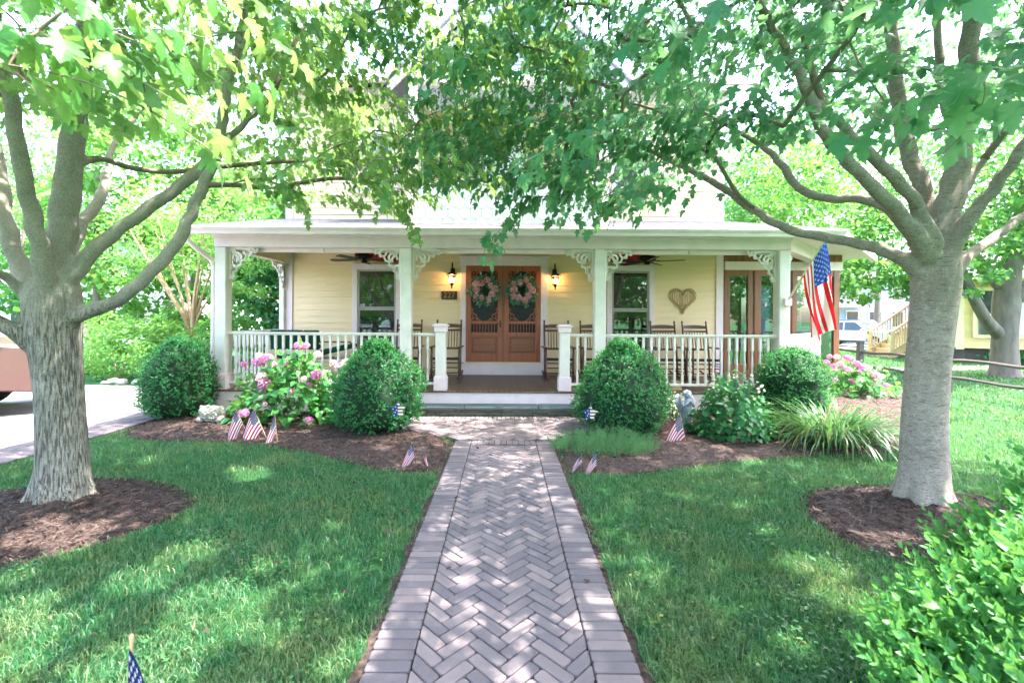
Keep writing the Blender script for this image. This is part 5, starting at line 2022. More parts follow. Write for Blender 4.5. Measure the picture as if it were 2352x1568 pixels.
# the large flag on the right porch column
fl = thing('porch_flag', 'large stars and stripes flag on a pole from the right porch column', 'flag', (4.62, 7.38, 1.9))
pb = Vector((4.63, 7.44, 1.875))
ptip = W(1897, 548, 6.95)
m = MB()
m.tube([pb, ptip], [0.014, 0.012], 10)
m.build('pole', 'cream_frame', fl)
m = MB()
jo = pb + (ptip - pb) * 0.40
m.tube([jo - (ptip - pb).normalized() * 0.035, jo + (ptip - pb).normalized() * 0.035], 0.017, 10)
m.ell(ptip + (ptip - pb).normalized() * 0.02, (0.025, 0.025, 0.025), None, 10, 8)
m.build('brass_fitting', 'brass', fl)
m = MB()
m.bbox(4.57, 4.69, 7.405, 7.457, 1.80, 1.92, b=0.006)
m.tube([pb - (ptip - pb).normalized() * 0.03, pb + (ptip - pb).normalized() * 0.07], 0.022, 10)
m.build('pole_bracket', 'white', fl)
ha, hbm = jo + (ptip - pb) * 0.03, ptip - (ptip - pb) * 0.01       # hoist bottom, hoist top


def big_surf(u, v):
    h = ha.lerp(hbm, v)
    top = W(1921, 742, 6.98)
    bot = W(1868, 784, 7.12)
    e = bot.lerp(top, v ** 0.9)
    p = h.lerp(e, u)
    bulge = math.sin(math.pi * u)
    p = p + Vector((0.05 * bulge * (v - 0.35) - 0.035 * bulge * (1 - v), 0, 0))
    fold = 0.10 * u * math.sin(v * 9.5 + u * 2.2) + 0.05 * u * math.sin(v * 19 + 1)
    return p + Vector((0.25 * fold, -fold, 0.0))


flag_cloth(big_surf, fl, ('flag_red', 'flag_white', 'flag_blue'), 28, 1.6)


def small_flag(label, base, tip, hoist, drop, side, wave, mats=('mflag_red', 'mflag_white', 'mflag_blue'), pole='dowel', tipmat='tip', r=0.004, spread=0.5, group='small flags stuck in the garden'):
    """base, tip: stick ends; hoist: share of the stick the cloth takes; the fly hangs to one side and down"""
    f = thing('small_flag', label, 'flag', base, group=group)
    base, tip = Vector(base), Vector(tip)
    m = MB()
    m.tube([base - (tip - base).normalized() * 0.03, tip], [r, r], 6)
    m.build('stick', pole, f)
    m = MB()
    m.ell(tip, (r * 1.25, r * 1.25, r * 2.2), None, 8, 6)
    m.build('tip', tipmat, f)
    d = (tip - base)
    L = d.length
    top = base + d * 0.975
    bot = base + d * (0.965 - hoist)
    hl = (top - bot).length
    fly = hl * 1.5

    def surf(u, v):
        h = bot.lerp(top, v)
        dirv = Vector((side * spread, -0.10, -1)).normalized()
        out = Vector((side, -0.25, 0)).normalized()
        # cloth leaves the stick sideways, then falls
        q = h + out * (fly * 0.55 * spread * math.sin(min(u, 1) * 1.3)) + dirv * (fly * drop * u * u * 0.55 + fly * drop * u * 0.25)
        q = q + Vector((side * 0.10 * fly * u * (0.5 - v) * (1 - spread), 0, 0))
        fo = wave * u * math.sin(v * 7.5 + u * 2.0 + side)
        return q + Vector((0.4 * fo, fo - 0.006, 0))
    flag_cloth(surf, f, mats, 16, 1.5)
    return f


def gpt(px, py, z=0.06):
    g_ = G(px, py)
    return Vector((g_.x, g_.y, z))


D1 = 5.75
small_flag('small flag beside the stone ornament, leftmost of three in the mulch', W(570, 1000, D1), W(541, 938, D1), 0.60, 1.1, -1, 0.018, spread=0.22)
small_flag('small flag with a wide spread cloth, middle one of three left of the path', W(612, 1005, D1), W(582, 937, D1), 0.72, 0.95, -1, 0.02, spread=0.26)
small_flag('small flag hanging narrow under the pink hydrangea, rightmost of three', W(638, 1022, D1 - .1), W(631, 949, D1 - .1), 0.62, 1.25, -1, 0.03, spread=0.20)
small_flag('small flag of a pair in the mulch left of the path, the larger one', W(956, 1066, 4.75), W(946, 1017, 4.75), 0.66, 1.3, -1, 0.02, pole='blackpole', tipmat='tip', r=0.003, spread=0.35)
small_flag('small narrow flag of a pair in the mulch left of the path, nearest the bricks', W(976, 1072, 4.75), W(971, 1027, 4.75), 0.66, 1.3, 1, 0.018, pole='blackpole', r=0.003, spread=0.22)
small_flag('small folded flag in the mulch right beside the brick path', W(1338, 1078, 4.62), W(1336, 1043, 4.62), 0.50, 1.5, -1, 0.02, pole='blackpole', r=0.003, spread=0.55)
small_flag('small flag in front of the feathery foliage right of the path', W(1368, 1088, 4.60), W(1371, 1034, 4.60), 0.64, 1.3, -1, 0.02, pole='blackpole', r=0.003, spread=0.42)
small_flag('small flag spread out below the grey angel statue', W(1577, 1024, 5.65), W(1562, 950, 5.65), 0.72, 1.0, -1, 0.02, spread=0.40)
near = small_flag('small flag standing in the lawn close by at the bottom left', (-0.895, 1.07, 0.0), W(301.5, 1463, 1.08), 0.42, 1.1, 1, 0.02, r=0.0042, tipmat='dowel', spread=0.3)


# painted wooden stars on stakes
def star_ornament(label, c, rot, s=0.105):
    r = thing('star_ornament', label, 'ornament', (c[0], c[1], 0.03), group='painted stars standing in the boxwoods')
    pts = star_pts(0, 0, s, 90 + rot)
    pts = [(x, y) if i % 2 == 0 else (x * 1.28, y * 1.28) for i, (x, y) in enumerate(pts)]
    tris = [[(0, 0), pts[k], pts[(k + 1) % 10]] for k in range(10)]
    mb = MB()
    y0, y1 = c[1] - 0.008, c[1] + 0.008
    for t_ in tris:
        left = clip_poly(t_, 1, 0, 0.0)
        if len(left) > 2:
            mb.prism([(c[0] + p[0], c[2] + p[1]) for p in left], y0, y1, 0)
        right = clip_poly(t_, -1, 0, 0.0)
        if len(right) > 2:
            for k in range(-6, 7):
                za, zb2 = k * s * 0.19, (k + 1) * s * 0.19
                band_ = clip_poly(right, 0, 1, zb2)
                band_ = clip_poly(band_, 0, -1, -za) if len(band_) > 2 else band_
                if len(band_) > 2:
                    mb.prism([(c[0] + p[0], c[2] + p[1]) for p in band_], y0, y1, 1 if k % 2 == 0 else 2)
    mb.build('star', ['star_blue', 'star_red', 'star_white'], r)
    dots = MB()
    for (dx, dz) in ((-0.55, 0.12), (-0.25, 0.35), (-0.15, 0.0), (-0.30, -0.25), (-0.42, -0.62), (-0.08, 0.68)):
        q = star_pts(dx * s, dz * s, s * 0.10)
        dots.prism([(c[0] + a, c[2] + b) for a, b in q], y0 - 0.003, y0 - 0.0005)
    dots.build('white_dots', 'star_white', r)
    st = MB()
    st.tube([(c[0], c[1] + 0.014, 0.0), (c[0], c[1] + 0.014, c[2])], 0.005, 6)
    st.build('stake', 'blackpole', r)


cA = W(914, 941, 5.62)
star_ornament('painted star with blue half and stripes in front of the left boxwood', cA, 6)
cB = W(1355, 949, 5.58)
star_ornament('painted star with blue half and stripes in front of the right boxwood', cB, -4)


# ------------------------------------------------------------------ garden plants and ornaments
LUMPS = [(5.1, 2.3, 6.0), (-3.2, 6.1, 9.0), (8.0, -4.4, 3.0), (2.2, 9.3, -7.0), (-9.7, 3.8, 13.0)]


def boxwood(label, c, rx, h, n, seed, top=0.55, lsize=0.021):
    """clipped shrub: c is the middle of its foot"""
    rng = np.random.default_rng(seed)
    t_ = thing('boxwood', label, 'shrub', c, group='clipped boxwoods along the porch')
    c = np.array(c)
    ts = np.array([0.0, 0.06, 0.16, 0.32, 0.5, 0.68, 0.82, 0.92, 0.98, 1.0])
    rs_ = np.array([0.62, 0.84, 0.97, 1.0, 0.95, 0.5 + 0.36 * top / 0.55, 0.38 + 0.24 * top / 0.55, 0.42 * top / 0.55, 0.2, 0.05])

    def rad(t, a):
        lump = 1 + 0.06 * np.sin(3 * a + seed + 4 * t) + 0.045 * np.sin(7 * a + 9 * t) + 0.03 * np.sin(13 * a - 17 * t + seed)
        for q_, (f1, f2, f3) in enumerate(LUMPS):
            lump = lump + 0.028 * np.sin(f1 * np.cos(a) + f2 * np.sin(a) + f3 * t + seed * (q_ + 1))
        return np.interp(t, ts, rs_) * rx * lump
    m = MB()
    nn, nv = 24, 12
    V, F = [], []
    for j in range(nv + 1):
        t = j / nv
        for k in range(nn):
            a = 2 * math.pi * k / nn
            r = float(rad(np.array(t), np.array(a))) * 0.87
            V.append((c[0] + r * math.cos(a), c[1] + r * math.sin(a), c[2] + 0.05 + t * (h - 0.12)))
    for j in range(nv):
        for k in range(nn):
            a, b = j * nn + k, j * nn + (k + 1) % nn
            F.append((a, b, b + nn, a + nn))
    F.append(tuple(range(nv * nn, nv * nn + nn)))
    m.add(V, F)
    m.build('shade_core', 'boxcore', t_, True)  # solid core, coloured dark like the shaded gaps
    # short sprigs all over the clipped surface
    ns = n // 9
    t = rng.uniform(0, 1, ns) ** 0.85
    t = np.where(rng.uniform(size=ns) < 0.12, 1 - rng.uniform(size=ns) * 0.06, t)
    a = rng.uniform(0, 2 * math.pi, ns)
    r = rad(t, a) * (0.985 - np.abs(rng.normal(size=ns)) * 0.06)
    bald = np.sin(4.3 * a + 7 * t + seed) * np.sin(9 * t - 2.7 * a + 2 * seed)
    keep = (bald < 0.62) | (rng.uniform(size=ns) < 0.35)
    t, a, r = t[keep], a[keep], r[keep]
    ns = len(t)
    base = np.stack([c[0] + r * np.cos(a), c[1] + r * np.sin(a), c[2] + 0.03 + t * (h - 0.04)], -1)
    up = np.clip((t - 0.55) * 2.2, -0.4, 1.4)
    nrm = unit(np.stack([np.cos(a), np.sin(a), up], -1))
    sd = unit(nrm + np.array([0, 0, 0.35]) + rng.normal(size=(ns, 3)) * 0.35)
    k = 9
    f = np.linspace(0, 1, k)
    L = rng.uniform(0.04, 0.085, ns) * np.where(rng.uniform(size=ns) < 0.05, 1.9, 1.0)
    pos = base[:, None, :] + sd[:, None, :] * (f[None, :, None] * L[:, None, None]) - nrm[:, None, :] * 0.02
    ax = sd[:, None, :] * 0.55 + rng.normal(size=(ns, k, 3)) * 0.62
    nm = nrm[:, None, :] * 0.7 + np.array([0, 0, 0.5]) + rng.normal(size=(ns, k, 3)) * 0.45
    sz = rng.uniform(0.7, 1.25, ns * k) * lsize
    leaf_obj('foliage', scatter(KITEW, pos.reshape(-1, 3), ax.reshape(-1, 3), nm.reshape(-1, 3), sz), 'box', t_)
    s = MB()
    for j in range(5):
        aa = j * 1.3
        s.tube([(c[0] + 0.04 * math.cos(aa), c[1] + 0.04 * math.sin(aa), c[2] - 0.02), (c[0] + 0.2 * math.cos(aa), c[1] + 0.2 * math.sin(aa), c[2] + 0.25)], [0.02, 0.012], 6)
    s.build('stem', 'twig', t_)


boxwood('round dark boxwood at the left porch corner', (-5.0, 7.0, 0.02), 0.51, 1.20, 22000, 41, 0.60)
boxwood('egg shaped boxwood left of the brick path with a painted star', (-1.74, 6.25, 0.05), 0.62, 1.18, 30000, 42, 0.44)
boxwood('tall egg shaped boxwood right of the brick path with a painted star', (1.62, 6.22, 0.05), 0.625, 1.21, 30000, 43, 0.40)
boxwood('round sunlit boxwood in front of the right porch column', (4.34, 6.85, 0.05), 0.50, 1.07, 22000, 44, 0.8)


def flower_head(parent, p, r, mat, rng, n=150):
    d = rand_dirs(n, rng)
    pos = np.array(p) + d * r * np.array([1.0, 1.0, 0.82]) * rng.uniform(0.82, 1.0, (n, 1))
    ax = np.cross(d, rand_dirs(n, rng)) + d * 0.25
    o = leaf_obj('flower_head', scatter(PETAL, pos - unit(ax) * r * 0.15, ax, d, np.full(n, r * 0.40)), mat, parent, None)
    return o


def hydrangea(label, c, rx, ry, h, nleaf, heads, mat, seed, lsize=(0.085, 0.14), leafmat='hyd', group=None, tmpl=BROAD):
    rng = np.random.default_rng(seed)
    t_ = thing('hydrangea', label, 'shrub', c, group=group)
    c = np.array(c)
    s = MB()
    for j in range(16):
        a = rng.uniform(0, 2 * math.pi)
        q = rng.uniform(0.3, 0.85)
        e = c + np.array([rx * q * math.cos(a), ry * q * math.sin(a), h * rng.uniform(0.55, 0.85)])
        mid = c + (e - c) * 0.5 + np.array([0, 0, 0.12 * h])
        s.tube([tuple(c + np.array([0.05 * math.cos(a), 0.05 * math.sin(a), -0.03])), tuple(mid), tuple(e)], [0.008, 0.006, 0.004], 5)
    for hd in heads:
        p = np.array(hd[0])
        b = c + (p - c) * np.array([0.45, 0.45, 0.2])
        s.tube([tuple(b), tuple(b * 0.4 + p * 0.6 + np.array([0, 0, 0.03])), tuple(p)], [0.006, 0.005, 0.004], 5)
    s.build('stem', 'fern', t_)
    d = rand_dirs(nleaf, rng)
    d[:, 2] = np.abs(d[:, 2]) * 1.15 - 0.22
    rr = rng.uniform(0.45, 1.0, nleaf) ** 0.6
    lump = 1 + 0.12 * np.sin(d[:, 0] * 5 + seed) + 0.10 * np.sin(d[:, 1] * 7 + d[:, 2] * 4)
    pos = c + np.stack([d[:, 0] * rx, d[:, 1] * ry, np.maximum(d[:, 2], -0.05) * h + 0.12], -1) * (rr * lump)[:, None]
    pos[:, 2] = np.maximum(pos[:, 2], c[2] + 0.04)
    ax = np.stack([d[:, 0], d[:, 1], np.full(nleaf, -0.15)], -1) + rng.normal(size=(nleaf, 3)) * 0.55
    nm = np.array([0, 0, 1.0]) + np.stack([d[:, 0], d[:, 1], d[:, 2] * 0], -1) * 0.75 + rng.normal(size=(nleaf, 3)) * 0.35
    leaf_obj('foliage', scatter(tmpl, pos, ax, nm, rng.uniform(*lsize, nleaf)), leafmat, t_)
    for hd in heads:
        flower_head(t_, hd[0], hd[1], hd[2] if len(hd) > 2 else mat, rng)
    return t_


hl = []
for (a, b, r, mt) in ((690, 640, 62, 'p'), (790, 610, 66, 'p'), (745, 650, 40, 'p'), (1165, 460, 55, 'p'), (1250, 455, 38, 'p'), (1150, 540, 38, 'l'), (1385, 565, 45, 'l'), (965, 655, 45, 'l'), (1060, 625, 45, 'l'), (515, 675, 40, 'p'),
                      (725, 830, 62, 'l'), (760, 920, 70, 'p'), (1370, 800, 62, 'p'), (1230, 850, 42, 'l'), (1290, 915, 34, 'p'), (1095, 1000, 54, 'p'), (735, 1000, 36, 'l'), (1565, 665, 40, 'l'), (1600, 720, 38, 'l'),
                      (1680, 690, 48, 'l'), (1640, 820, 30, 'w'), (520, 1245, 54, 'p'), (1280, 1330, 44, 'p'), (1560, 1000, 36, 'l'), (760, 1145, 30, 'l'), (1715, 650, 40, 'w'), (1185, 985, 42, 'w'), (860, 680, 40, 'l'), (690, 570, 34, 'w')):
    px, py = 459.4 + a * 0.1953, 704.3 + b * 0.1953
    dd = 6.75 if b < 780 else (6.45 if b < 1100 else 6.15)
    hl.append((W(px, py, dd), r * 0.1953 / SC * dd * 1.1, {'p': 'pinkflower', 'l': 'palepink', 'w': 'whiteflower'}[mt]))
hydrangea('pink mophead hydrangea in front of the left porch railing', (-3.15, 6.72, 0.05), 0.88, 0.55, 0.92, 900, hl, 'pinkflower', 51, group='hydrangeas of the front garden')
rg = np.random.default_rng(3)
hr = []
for k in range(26):
    a = rg.uniform(0, 2 * math.pi)
    q = rg.uniform(0.3, 0.95)
    hr.append((Vector((2.98 + 0.52 * q * math.cos(a), 5.95 - abs(0.46 * q * math.sin(a)), 0.28 + 0.62 * math.sqrt(max(0.05, 1 - q * q)) + rg.uniform(-.05, .03))), rg.uniform(0.011, 0.019)))
hydrangea('leafy hydrangea with small cream buds beside the angel statue', (2.98, 5.95, 0.05), 0.54, 0.48, 0.70, 1100, hr, 'whiteflower', 52, (0.06, 0.10), 'hyd_deep', 'hydrangeas of the front garden')
hf = []
for (a, b) in ((1180, 415), (1255, 420), (1355, 425), (1395, 440), (1145, 475), (1220, 510), (1295, 490), (1220, 545), (1320, 525), (1380, 550), (1465, 490), (1515, 525), (1480, 570), (1590, 530), (1220, 650), (1415, 675), (1645, 605), (1650, 640), (1720, 625), (1690, 680), (1610, 690), (1610, 715), (1770, 718)):
    px, py = 1646 + a * 0.2197, 727.3 + b * 0.2197
    hf.append((W(px, py, 9.0), 0.062 + rg.uniform(-0.01, 0.012), 'pinkflower' if rg.uniform() < 0.6 else 'palepink'))
hydrangea('pink hydrangea at the far right end of the porch beyond the side railing', (7.15, 9.3, 0.04), 0.85, 0.55, 0.62, 420, hf, 'pinkflower', 53, (0.09, 0.14), group='hydrangeas of the front garden')
hydrangea('pale variegated shrub behind the angel statue', (2.55, 6.85, 0.05), 0.34, 0.26, 0.42, 420, [], 'whiteflower', 54, (0.03, 0.055), 'varieg', None, OVAL)


# arching daylily clump
def blades(name, mat, parent, c, n, L, wid, spread, rng, seg=7, droop=1.0):
    c = np.array(c)
    a = rng.uniform(0, 2 * math.pi, n)
    q = rng.uniform(0, 1, n) ** 0.5
    b = c + np.stack([q * spread * np.cos(a), q * spread * np.sin(a), np.zeros(n)], -1)
    a2 = a + rng.normal(size=n) * 0.5
    el = rng.uniform(0.85, 1.45, n) - 0.35 * q
    ln = rng.uniform(L[0], L[1], n)
    w = rng.uniform(wid[0], wid[1], n)
    hd = np.stack([np.cos(a2), np.sin(a2)], -1)
    sd = np.stack([-np.sin(a2), np.cos(a2), np.zeros(n)], -1)
    p = b.copy()
    ang = el.copy()
    V = []
    for s in range(seg + 1):
        f = s / seg
        ww = w * (0.75 + 0.5 * f) * (1 - f ** 3) + 0.0005
        V.append(p - sd * ww[:, None] / 2)
        V.append(p + sd * ww[:, None] / 2)
        st = ln / seg
        p = p + np.stack([hd[:, 0] * np.cos(ang) * st, hd[:, 1] * np.cos(ang) * st, np.sin(ang) * st], -1)
        ang = ang - droop * rng.uniform(0.12, 0.52, n) * (0.5 + f)
        p[:, 2] = np.maximum(p[:, 2], 0.02)
    V = np.stack(V, 1)
    k = 2 * (seg + 1)
    F = np.array([(2 * s, 2 * s + 1, 2 * s + 3, 2 * s + 2) for s in range(seg)], dtype=np.int32)
    F = F[None] + (np.arange(n, dtype=np.int32) * k)[:, None, None]
    return leaf_obj(name, (V.reshape(-1, 3).astype(np.float32), F.reshape(-1, 4)), mat, parent)


dl = thing('daylily_clump', 'arching daylily clump of strap leaves left of the smooth tree', 'plant', (4.15, 5.72, 0.04))
blades('leaves', 'lily', dl, (4.15, 5.75, 0.04), 640, (0.55, 0.98), (0.012, 0.022), 0.36, np.random.default_rng(61))

# feathery low plant at the path
fe = thing('feathery_plant', 'low feathery pale green plant at the foot of the right boxwood', 'plant', (1.2, 5.3, 0.04))
rng = np.random.default_rng(62)
n = 620
a = rng.uniform(0, 2 * math.pi, n)
q = rng.uniform(0, 1, n) ** 0.5
bx = np.stack([1.18 + 0.62 * q * np.cos(a), 5.32 + 0.36 * q * np.sin(a), np.full(n, 0.05)], -1)
dirs = unit(np.stack([rng.normal(size=n) * 0.45, rng.normal(size=n) * 0.45 - 0.1, np.ones(n)], -1))
L = rng.uniform(0.16, 0.34, n) * (1 - 0.45 * q)
k = 26
f = rng.uniform(0.15, 1, (n, k))
pos = bx[:, None] + dirs[:, None] * (f * L[:, None])[..., None]
ax = dirs[:, None] * 0.8 + rng.normal(size=(n, k, 3)) * 0.8
leaf_obj('fronds', scatter(NEEDLE, pos.reshape(-1, 3), ax.reshape(-1, 3), rand_dirs(n * k, rng), rng.uniform(0.03, 0.06, n * k)), 'fern', fe)
m = MB()
for i in range(0, n, 2):
    m.tube([tuple(bx[i]), tuple(bx[i] + dirs[i] * L[i])], [0.0022, 0.001], 4, cap=False)
m.build('stems', 'fern', fe)['kind'] = 'stuff'

# angel statue: one carved body, smoothed together
an = thing('angel_statue', 'grey stone angel statue with folded hands in the right bed', 'statue', (2.60, 6.45, 0.05))
m = MB()
A = lambda x, y, z: (x, y, z)
m.ell(A(0, 0, 0.455), (0.050, 0.052, 0.056))
for k in range(26):
    th = k * 2.4
    zz = -0.25 + 1.2 * (k / 26)
    rr = math.sqrt(max(0, 1 - min(1, zz) ** 2))
    if math.sin(th) * rr < -0.55 and zz < 0.55:
        continue
    m.ell(A(0.052 * rr * math.cos(th), 0.05 * rr * math.sin(th) + 0.006, 0.458 + 0.055 * min(1, zz)), (0.018, 0.018, 0.017), None, 8, 6)
m.ell(A(0.006, -0.050, 0.446), (0.010, 0.012, 0.013), None, 8, 6)
m.ell(A(0.0, -0.043, 0.425), (0.016, 0.014, 0.008), None, 8, 6)
m.ell(A(0.024, -0.038, 0.438), (0.015, 0.014, 0.014), None, 8, 6)
m.ell(A(-0.020, -0.040, 0.438), (0.015, 0.014, 0.014), None, 8, 6)
m.ell(A(0, 0.0, 0.395), (0.026, 0.026, 0.03))
m.ell(A(0, 0.0, 0.335), (0.068, 0.05, 0.062))
m.ell(A(0, 0.0, 0.270), (0.058, 0.046, 0.06))
m.lathe([(0.040, 0.03), (0.046, 0.07), (0.058, 0.13), (0.066, 0.19), (0.064, 0.24), (0.056, 0.27)], n=16)
for k in range(9):
    a_ = k * 0.7
    m.tube([(0.060 * math.cos(a_), 0.058 * math.sin(a_), 0.245), (0.066 * math.cos(a_ + .2), 0.064 * math.sin(a_ + .2), 0.15), (0.044 * math.cos(a_ + .3), 0.044 * math.sin(a_ + .3), 0.04)], 0.009, 6)
for s in (-1, 1):
    m.tube([(s * 0.066, 0.0, 0.375), (s * 0.088, -0.012, 0.325), (s * 0.082, -0.035, 0.29)], [0.022, 0.022, 0.020], 8)
    m.tube([(s * 0.082, -0.035, 0.29), (s * 0.045, -0.065, 0.33), (s * 0.008, -0.072, 0.375)], [0.020, 0.016, 0.012], 8)
    m.tube([(s * 0.006, -0.072, 0.37), (s * 0.003, -0.072, 0.405)], [0.010, 0.005], 6)
    m.tube([(s * 0.028, -0.01, 0.12), (s * 0.026, -0.016, 0.03)], [0.028, 0.022], 8)
    m.ell(A(s * 0.105, 0.055, 0.345), (0.058, 0.016, 0.085), (0, s * R(-14), s * R(-18)))
    m.ell(A(s * 0.080, 0.055, 0.25), (0.042, 0.014, 0.11), (0, s * R(16), s * R(-12)))
m.lathe([(0.075, -0.02), (0.078, 0.015), (0.06, 0.032)], n=16)
body = m.build('body', 'statue', an, True, local=True)
rm = body.modifiers.new('carve', 'REMESH')
rm.mode = 'VOXEL'
rm.voxel_size = 0.0042
rm.use_smooth_shade = True
an.rotation_euler = (0, 0, R(14))

# shaggy weathered stone animal
lo = thing('stone_ornament', 'weathered pale stone garden ornament beside the small flags', 'ornament', (-4.18, 6.55, 0.04))
m = MB()
m.ell((0, 0, 0.12), (0.16, 0.12, 0.13))
m.ell((-0.09, -0.03, 0.17), (0.09, 0.085, 0.085))
m.ell((0.10, 0.0, 0.16), (0.08, 0.09, 0.08))
m.ell((-0.14, -0.07, 0.06), (0.05, 0.06, 0.05))
m.ell((0.13, -0.05, 0.06), (0.06, 0.06, 0.05))
m.ell((-0.13, -0.06, 0.235), (0.03, 0.025, 0.03), None, 8, 6)
m.ell((-0.04, -0.06, 0.24), (0.03, 0.025, 0.03), None, 8, 6)
rr = random.Random(9)
for k in range(320):
    th, ph = rr.uniform(0, 2 * math.pi), rr.uniform(-0.3, 1)
    c_ = Vector((0.155 * math.cos(th) * math.cos(ph), 0.12 * math.sin(th) * math.cos(ph), 0.12 + 0.12 * math.sin(ph)))
    m.ell(c_, (0.012, 0.012, 0.024), (rr.uniform(0, 3), rr.uniform(0, 3), 0), 6, 5)
bd = m.build('body', 'ornament', lo, True, local=True)
rm = bd.modifiers.new('carve', 'REMESH')
rm.mode = 'VOXEL'
rm.voxel_size = 0.0042
rm.use_smooth_shade = True


# privet hedge close by at the right
pv = thing('privet_hedge', 'bright green privet hedge with pointed shoots close by at the bottom right', 'hedge', (2.1, 1.35, 0.0))
rng = np.random.default_rng(71)


def privet_top(x, y):
    # mound whose flank slopes down towards the path
    sd_ = (x - 0.22 - 0.74 * y) / 1.23
    e = 1.04 - 0.60 * np.clip(1 - sd_ / 0.62, 0, 1) ** 1.3 - 0.30 * np.clip((y - 1.45) / 0.5, 0, 1.5) ** 2
    return e + 0.05 * np.sin(x * 9 + y * 5) + 0.03 * np.sin(x * 17 - y * 13)


ns = 1700
xx = rng.uniform(0.6, 2.9, ns * 2)
yy = rng.uniform(0.65, 1.9, ns * 2)
tp = privet_top(xx, yy)
ok = (tp > 0.12) & (xx > 0.24 + 0.74 * yy)
xx, yy, tp = xx[ok], yy[ok], tp[ok]
ns = len(xx)
dep = np.abs(rng.normal(size=ns)) * 0.10
base = np.stack([xx, yy, np.maximum(0.05, tp - dep - 0.10)], -1)
e = 0.02
gx = (privet_top(xx + e, yy) - privet_top(xx - e, yy)) / (2 * e)
gy = (privet_top(xx, yy + e) - privet_top(xx, yy - e)) / (2 * e)
nrm = unit(np.stack([-gx, -gy, np.ones(ns) * 0.9], -1))
sd = unit(nrm + np.array([0.0, 0, 0.6]) + rng.normal(size=(ns, 3)) * 0.33)
L = rng.uniform(0.12, 0.26, ns)
kk = 16
pr = np.repeat(np.linspace(0.08, 1, kk // 2), 2)
sidev = unit(np.cross(sd, rand_dirs(ns, rng)))
sidew = np.cross(sd, sidev)
ph = np.arange(kk // 2) * (math.pi / 2)
sgn = np.tile([1.0, -1.0], kk // 2)
dv = sidev[:, None] * np.repeat(np.cos(ph), 2)[None, :, None] + sidew[:, None] * np.repeat(np.sin(ph), 2)[None, :, None]
dv = dv * sgn[None, :, None]
pos = base[:, None] + sd[:, None] * (L[:, None] * pr[None])[..., None]
ax = dv * (1.0 - 0.65 * pr[None, :, None]) + sd[:, None] * (0.45 + 0.9 * pr[None, :, None]) + rng.normal(size=(ns, kk, 3)) * 0.12
nm = sd[:, None] * 1.0 - dv * 0.25 + rng.normal(size=(ns, kk, 3)) * 0.2
sz = (rng.uniform(0.040, 0.062, (ns, kk)) * (1.0 - 0.45 * pr[None] ** 3)).reshape(-1)
leaf_obj('foliage', scatter(OVAL6, pos.reshape(-1, 3), ax.reshape(-1, 3), nm.reshape(-1, 3), sz), 'privet', pv)
m = MB()
for i in range(0, ns, 2):
    m.tube([tuple(base[i] - sd[i] * 0.03), tuple(base[i] + sd[i] * L[i])], [0.0022, 0.0012], 4, cap=False)
m.build('shoots', 'privet', pv)['kind'] = 'stuff'
n = 9000
xx = rng.uniform(0.6, 2.9, n)
yy = rng.uniform(0.65, 1.85, n)
tp = privet_top(xx, yy)
ok = (tp > 0.1) & (xx > 0.29 + 0.74 * yy)
xx, yy, tp = xx[ok], yy[ok], tp[ok]
n = len(xx)
pos = np.stack([xx, yy, rng.uniform(0.02, 1, n) * (tp - 0.06)], -1)
leaf_obj('inner_foliage', scatter(KITE, pos, rand_dirs(n, rng), rand_dirs(n, rng), rng.uniform(0.03, 0.05, n)), 'privet', pv)


# ------------------------------------------------------------------ the two maples
def catmull(P, n=6):
    out_ = []
    for i in range(len(P) - 1):
        p0, p1, p2, p3 = P[max(i - 1, 0)], P[i], P[i + 1], P[min(i + 2, len(P) - 1)]
        for k in range(n):
            t = k / n
            out_.append(0.5 * ((2 * p1) + (-p0 + p2) * t + (2 * p0 - 5 * p1 + 4 * p2 - p3) * t * t + (-p0 + 3 * p1 - 3 * p2 + p3) * t ** 3))
    out_.append(P[-1])
    return out_


SD = np.array(sdir)
SUNWELLS = [(np.array(W(330, 150, 1.4)), 0.75), (np.array(W(120, 80, 1.4)), 0.6), (np.array([1.6, 1.2, 0.7]), 0.75), (np.array([4.5, 6.7, 0.9]), 0.45), (np.array([4.3, 5.6, 0.5]), 0.35), (np.array([-3.2, 6.7, 0.9]), 0.5),
            (np.array([-1.5, 1.75, 0.0]), 0.32), (np.array([-2.3, 2.3, 0.0]), 0.22), (np.array([-1.2, 2.6, 0.0]), 0.15), (np.array([-2.9, 3.1, 0.0]), 0.22), (np.array([2.2, 2.6, 0.0]), 0.16), (np.array([1.9, 2.1, 0.0]), 0.13), (np.array([3.7, 3.0, 0.0]), 0.18), (np.array([-3.5, 3.5, 1.0]), 0.16)]

